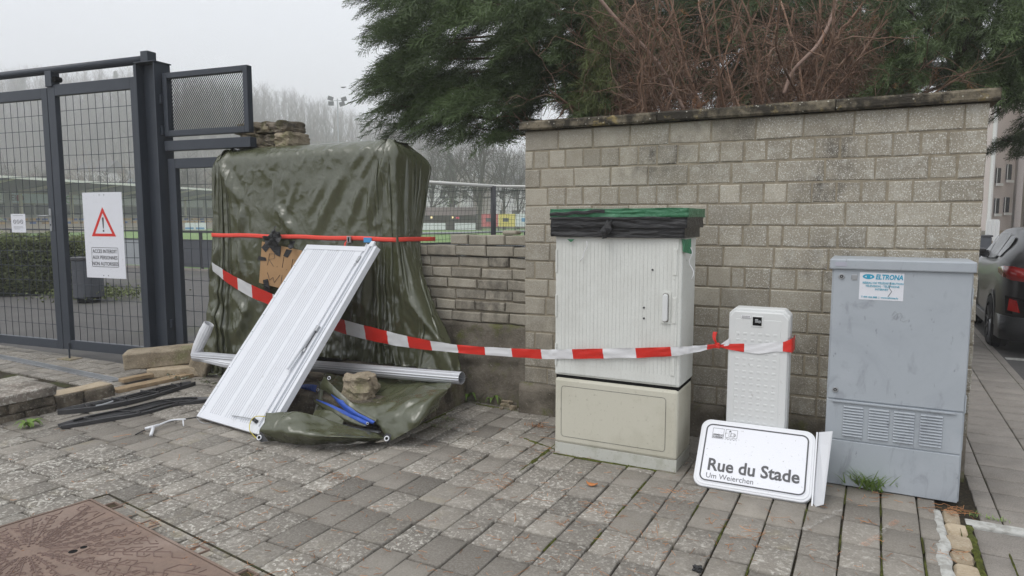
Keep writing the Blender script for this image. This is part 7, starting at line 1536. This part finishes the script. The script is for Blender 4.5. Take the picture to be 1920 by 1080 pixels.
# ================================================================ STREET AT THE RIGHT
def street_house():
    D = 33; a = colx(1846, D); b = colx(1889, D + 1.2); root = thing('apartment_house', 'taupe rendered apartment house with a stone base across the street', 'house', a); n = Vector((-(b - a).y, (b - a).x, 0)).normalized(); c = b + n * 9 + (b - a).normalized() * 1.0; c = colx(1913, D + 10)
    def wallq(p, q, z0, z1, m, nm, out=0, th=.05): nn = Vector((-(q - p).y, (q - p).x, 0)).normalized(); mb = MB(); mb.add([p - nn * out + Vector((0, 0, z0)), q - nn * out + Vector((0, 0, z0)), q - nn * out + Vector((0, 0, z1)), p - nn * out + Vector((0, 0, z1))], [(0, 1, 2, 3)]); return put(mb, nm, m, root, solid=th)
    wallq(a, b, 1.0, 8.6, m_pink, 'wall', 0, .3); wallq(b, c, 1.0, 8.6, m_pink, 'wall', 0, .3); wallq(a, b, -.1, 1.0, m_sand, 'stone_base', .18); wallq(b, c, -.1, 1.0, m_sand, 'stone_base', .05)
    mb = MB(); e = (a - b).normalized() * .3; mb.add([a + e + Vector((0, 0, 8.6)) - n * .4, b + Vector((0, 0, 8.6)) - n * .4, c + Vector((0, 0, 8.6)), a + n * 9 + Vector((0, 0, 10.4))], [(0, 1, 2, 3)]); put(mb, 'roof', m_roof, root, solid=.2)
    for (x0, x1, y0, y1) in ((1858, 1866.5, 315, 343), (1877.5, 1887, 308, 337), (1855, 1863.5, 372, 400), (1873, 1882.5, 370, 398)):
        d = (b - a).normalized()
        def onw(x, y): r = ray(x, y); t = (a - _C).dot(n) / r.dot(n); return _C + r * t
        p, q = onw(x0, y1), onw(x1, y1); z1 = onw(x0, y0).z; z0 = p.z; p.z = q.z = 0; mb = MB(); o_ = wallq(p, q, z0, z1, m_glass, 'window', .20, .02); wallq(p - d * .08, q + d * .08, z0 - .14, z0 - .02, m_housew, 'window_sill', .28, .06); wallq(p, p + d * .03, z0, z1, m_housew, 'window_frame', .24, .02)
    mb = MB(); mb.tube([a + Vector((0, 0, 0)) - n * .2, a - n * .2 + Vector((0, 0, 8.4))], .09, 8); put(mb, 'downpipe', m_housew, root)
    r2 = thing('apartment_house', 'cream apartment house at the right photo edge', 'house', colx(1918, 36)); a2, b2 = colx(1914, 36), colx(1990, 30); mb = MB(); n2 = Vector((-(b2 - a2).y, (b2 - a2).x, 0)).normalized(); mb.add([p + Vector((0, 0, z)) for z in (0, 9) for p in (a2, b2, b2 + n2 * 8, a2 + n2 * 8)], [(0, 1, 5, 4), (1, 2, 6, 5), (2, 3, 7, 6), (3, 0, 4, 7), (4, 5, 6, 7)]); put(mb, 'wall', mat('house_cream2', (.6, .55, .46), .85), r2)
    mb = MB(); q1 = colx(1921, 35.4); q2 = colx(1940, 33.5); mb.add([q1 + Vector((0, 0, 1.2)), q2 + Vector((0, 0, 1.2)), q2 + Vector((0, 0, 2.8)), q1 + Vector((0, 0, 2.8))], [(0, 1, 2, 3)]); put(mb, 'window', m_glass, r2, solid=.05)
    r3 = facing_box('garden_screen', 'white panel fence in front of the taupe house', 'fence', 1851, 1874, 26, .75, 1.55, .05, m_housew); 
    for u in (0, .33, .66, 1): p = r3[1].lerp(r3[2], u); mb = MB(); mb.tube([p, p + Vector((0, 0, 1.5))], .03, 6); put(mb, 'post', m_housew, r3[0])
    mb = MB(); mb.tube([r3[1] + Vector((0, 0, .4)), r3[2] + Vector((0, 0, .4))], .025, 6); put(mb, 'rail', m_housew, r3[0])
    p = colx(1842, 24); r4 = thing('wheelie_bin', 'dark wheelie bin behind the parked car', 'bin', p); mb = MB(); mb.box((p.x - .28, p.y - .3, .05), (p.x + .28, p.y + .3, .95)); put(mb, 'body', m_dpanel, r4, bevel=.03); mb = MB(); mb.box((p.x - .31, p.y - .33, .951), (p.x + .31, p.y + .33, 1.02)); put(mb, 'lid', m_dsteel, r4, bevel=.02)
    r5 = thing('parked_car', 'white car far up the street behind the dark car', 'car', colx(1860, 48)) if False else None
    tree_px = None
street_house()
def car():
    X0, Yr = 1.385, 9.95; Wc, Lc = 1.66, 4.0; cx = X0 + Wc / 2; root = thing('parked_car', 'dark grey metallic compact SUV parked on the street past the wall', 'car', (cx, Yr + 2, 0)); z0 = -.05
    # stations along Y: (y, half width low, belt z, bottom z, roof z, roof half width)
    S = [(0.0, .60, .78, .38, .80, .55), (.06, .72, .88, .30, .92, .60), (.18, .79, .96, .27, 1.10, .56), (.34, .82, 1.00, .25, 1.24, .54), (.55, .835, 1.0, .24, 1.34, .54), (.9, .83, .97, .22, 1.40, .56), (1.4, .80, .93, .22, 1.43, .58), (1.9, .80, .91, .22, 1.42, .59), (2.3, .80, .90, .22, 1.36, .585), (2.7, .80, .89, .22, 1.18, .60), (3.0, .80, .88, .22, .99, .63), (3.3, .80, .86, .24, .90, .62), (3.7, .76, .80, .27, .83, .58), (3.95, .62, .66, .33, .70, .48), (4.0, .52, .55, .38, .58, .42)]
    zz = lambda z: z + .15 * min(1, max(0, (z - .42) / .4)) - .05 * min(1, max(0, (z - 1.0) / .4))
    S = [(y, w_, zz(zb), zl, zz(zr), wr) for y, w_, zb, zl, zr, wr in S]; rows = []; grows = []
    for y, w_, zb, zl, zr, wr in S:
        r = [(-w_ * .86, zl), (-w_ * .97, zl + .06), (-w_, zl + .2), (-w_ * .985, (zl + zb) / 2 + .05), (-w_ * .985, zb - .06), (-w_ * .95, zb), (-(w_ * .95 * .35 + wr * .65), zb * .4 + zr * .6), (-wr, zr - .03), (-wr * .85, zr)]; r = r + [(0, zr + .012)] + [(-x, z) for x, z in r[::-1]]
        rows.append([Vector((cx + x, Yr + y, z + z0)) for x, z in r]); grows.append(r)
    mb = MB(); mb.grid(rows); k = len(rows[0]); mb.f.append(tuple(range(k))); mb.m.append(0); mb.f.append(tuple((len(rows) - 1) * k + j for j in range(k))[::-1]); mb.m.append(0); put(mb, 'body', m_car, root, smooth=True)
    # side glass
    mb = MB(); Pg = []
    def side(y, t, s, out=.022):
        ys = [q[0] for q in S]; w_ = np.interp(y, ys, [q[1] for q in S]); zb = np.interp(y, ys, [q[2] for q in S]); zr = np.interp(y, ys, [q[4] for q in S]); wr = np.interp(y, ys, [q[5] for q in S])
        a = (w_ * .95, zb); m_ = ((w_ * .95 * .35 + wr * .65), zb * .4 + zr * .6); b = (wr, zr - .03)
        x, z = (a[0] + (m_[0] - a[0]) * t / .6, a[1] + (m_[1] - a[1]) * t / .6) if t < .6 else (m_[0] + (b[0] - m_[0]) * (t - .6) / .4, m_[1] + (b[1] - m_[1]) * (t - .6) / .4)
        return Vector((cx + s * (x + out), Yr + y, z + z0 + out * .5))
    for s in (-1, 1):
        for ya, yb, lo, hi in ((.72, 1.12, .10, .80), (1.18, 2.0, .06, .86), (2.06, 2.72, .06, .84)):
            mb = MB(); mb.grid([[side(ya + (yb - ya) * i / 6 + (0 if j else 0), (lo + (hi - lo) * j / 4) * (1 if ya > 1 or i > 1 else (.55 + .45 * i / 2)), s) for j in range(5)] for i in range(7)]); put(mb, 'side_window', m_glass, root, smooth=True)
    mb = MB(); mb.grid([[Vector((cx + (u - .5) * 2 * np.interp(y, [.10, .5], [.56, .50]), Yr + y - .012, np.interp(y, [.06, .18, .34, .55], [zz(.92), zz(1.10), zz(1.24), zz(1.34)]) + z0 + .012 - .012 * (2 * u - 1) ** 2)) for u in [i / 8 for i in range(9)]] for y in (.09, .18, .28, .38, .48)]); put(mb, 'rear_window', m_glass, root, smooth=True)
    # lamps, reflector, cladding
    def rearq(pts, m, nm, th=.02): mb = MB(); mb.add(pts, [tuple(range(len(pts)))]); return put(mb, nm, m, root, solid=th)
    for s in (-1, 1):
        mb = MB(); mb.grid([[Vector((cx + s * (x + .012), Yr + y - .01, zz(z) + z0)) for x, y, z in row] for row in (((.40, .02, .84), (.40, .0, .76)), ((.60, .03, .90), (.60, .0, .77)), ((.73, .08, .93), (.735, .07, .78)), ((.80, .20, .93), (.80, .20, .80)), ((.825, .42, .90), (.825, .42, .84)))]); put(mb, 'tail_lamp', m_lamp, root, smooth=True, solid=.015)
        rearq([Vector((cx + s * .66, Yr + .005, .54 + z0)), Vector((cx + s * .77, Yr + .06, .56 + z0)), Vector((cx + s * .76, Yr + .05, .70 + z0)), Vector((cx + s * .70, Yr + .01, .68 + z0))], m_lamp, 'reflector')
        rearq([Vector((cx + s * .45, Yr - .004, .50 + z0)), Vector((cx + s * .79, Yr + .085, .52 + z0)), Vector((cx + s * .80, Yr + .10, .73 + z0)), Vector((cx + s * .62, Yr + .0, .70 + z0))], m_dark, 'fog_light_recess', .006)
    mb = MB(); mb.grid([[Vector((cx + x * 1.012, Yr + y - .008, z + z0)) for z in (.20, .34, .48)] for x, y in ((-.82, .45), (-.80, .18), (-.72, .05), (-.5, -.01), (0, -.02), (.5, -.01), (.72, .05), (.80, .18), (.82, .45))]); put(mb, 'bumper_cladding', m_black, root, smooth=True, solid=.03)
    for s in (-1, 1):
        for wy in (.92, 3.18):
            c = Vector((cx + s * (Wc / 2 - .12), Yr + wy, .30)); R = .335; 
            mb = MB(); n = 28; vs = []; rr_ = [(R * 1.13, .035), (R * 1.13, -.02), (R * .9, -.02)]
            ring = [(R - .03, -.11), (R, -.08), (R, .08), (R - .03, .11), (R * .72, .11), (R * .72, -.11)]
            vs = [c + Vector((s * x + s * .03, r * cos(2*pi*i/n), r * sin(2*pi*i/n) + z0 + .03)) for i in range(n) for r, x in ring]; kk = len(ring); mb.add(vs, [(i*kk+j, ((i+1)%n)*kk+j, ((i+1)%n)*kk+(j+1)%kk, i*kk+(j+1)%kk) for i in range(n) for j in range(kk)]); wh = put(mb, 'wheel', m_rubber, root, smooth=False)
            mb = MB(); x_ = s * .115; 
            for q in range(10):
                a = 2 * pi * q / 10; p0 = c + Vector((x_, .05 * cos(a), .05 * sin(a) + z0 + .03)); p1 = c + Vector((x_ + s * .01, R * .72 * cos(a + .12), R * .72 * sin(a + .12) + z0 + .03)); mb.tube([p0, p1], [.02, .013], 5)
            for i in range(n): a, b = 2*pi*i/n, 2*pi*(i+1)/n; mb.tube([c + Vector((x_, R*.72*cos(a), R*.72*sin(a) + z0 + .03)), c + Vector((x_, R*.72*cos(b), R*.72*sin(b) + z0 + .03))], .012, 4, cap=False)
            o = put(mb, 'rim', m_zinc if False else mat('rim_dark', (.08, .08, .085), .35, metal=.8) if 'rim_dark' not in bpy.data.materials else bpy.data.materials['rim_dark'], root)
            mb = MB(); n2 = 20                      # black wheel arch lip and well
            mb.grid([[c + Vector((s * (.125 if j < 2 else -.06), (R * 1.08 + (.05 if j == 0 else 0)) * cos(pi * i / n2), (R * 1.08 + (.05 if j == 0 else 0)) * sin(pi * i / n2) + z0 + .02)) for j in range(3)] for i in range(n2 + 1)]); put(mb, 'wheel_arch', m_black, root, solid=.008)
            mb = MB(); mb.tube([c + Vector((s * .118, 0, z0 + .03)), c + Vector((s * .02, 0, z0 + .03))], R * 1.07, 24); put(mb, 'wheel_well', m_dark, root)
        mb = MB(); mb.box((cx + s * .80 - .02, Yr + 1.3, .17), (cx + s * .80 + .02, Yr + 2.75, .30)); put(mb, 'sill_cladding', m_black, root, bevel=.01)
        mb = MB(); p = side(2.62, .1, s); mb.box((p.x + s * .02 - .07, p.y - .05, p.z), (p.x + s * .02 + .07, p.y + .06, p.z + .12)); put(mb, 'wing_mirror', m_car, root, bevel=.03)
car()
# ================================================================ HAZE
def haze():
    m = bpy.data.materials.new('fog_air'); m.use_nodes = True; t = m.node_tree; t.nodes.clear(); out = t.nodes.new('ShaderNodeOutputMaterial'); v = t.nodes.new('ShaderNodeVolumePrincipled'); v.inputs['Color'].default_value = (.985, .99, 1, 1); v.inputs['Density'].default_value = HAZE_D; v.inputs['Anisotropy'].default_value = 0; t.links.new(v.outputs[0], out.inputs['Volume'])
    mb = MB(); mb.box((-560, -40, -1.2), (330, 600, 132)); o = mb.build('haze', m); tag(o, kind='stuff')
HAZE_D = .0021
haze()
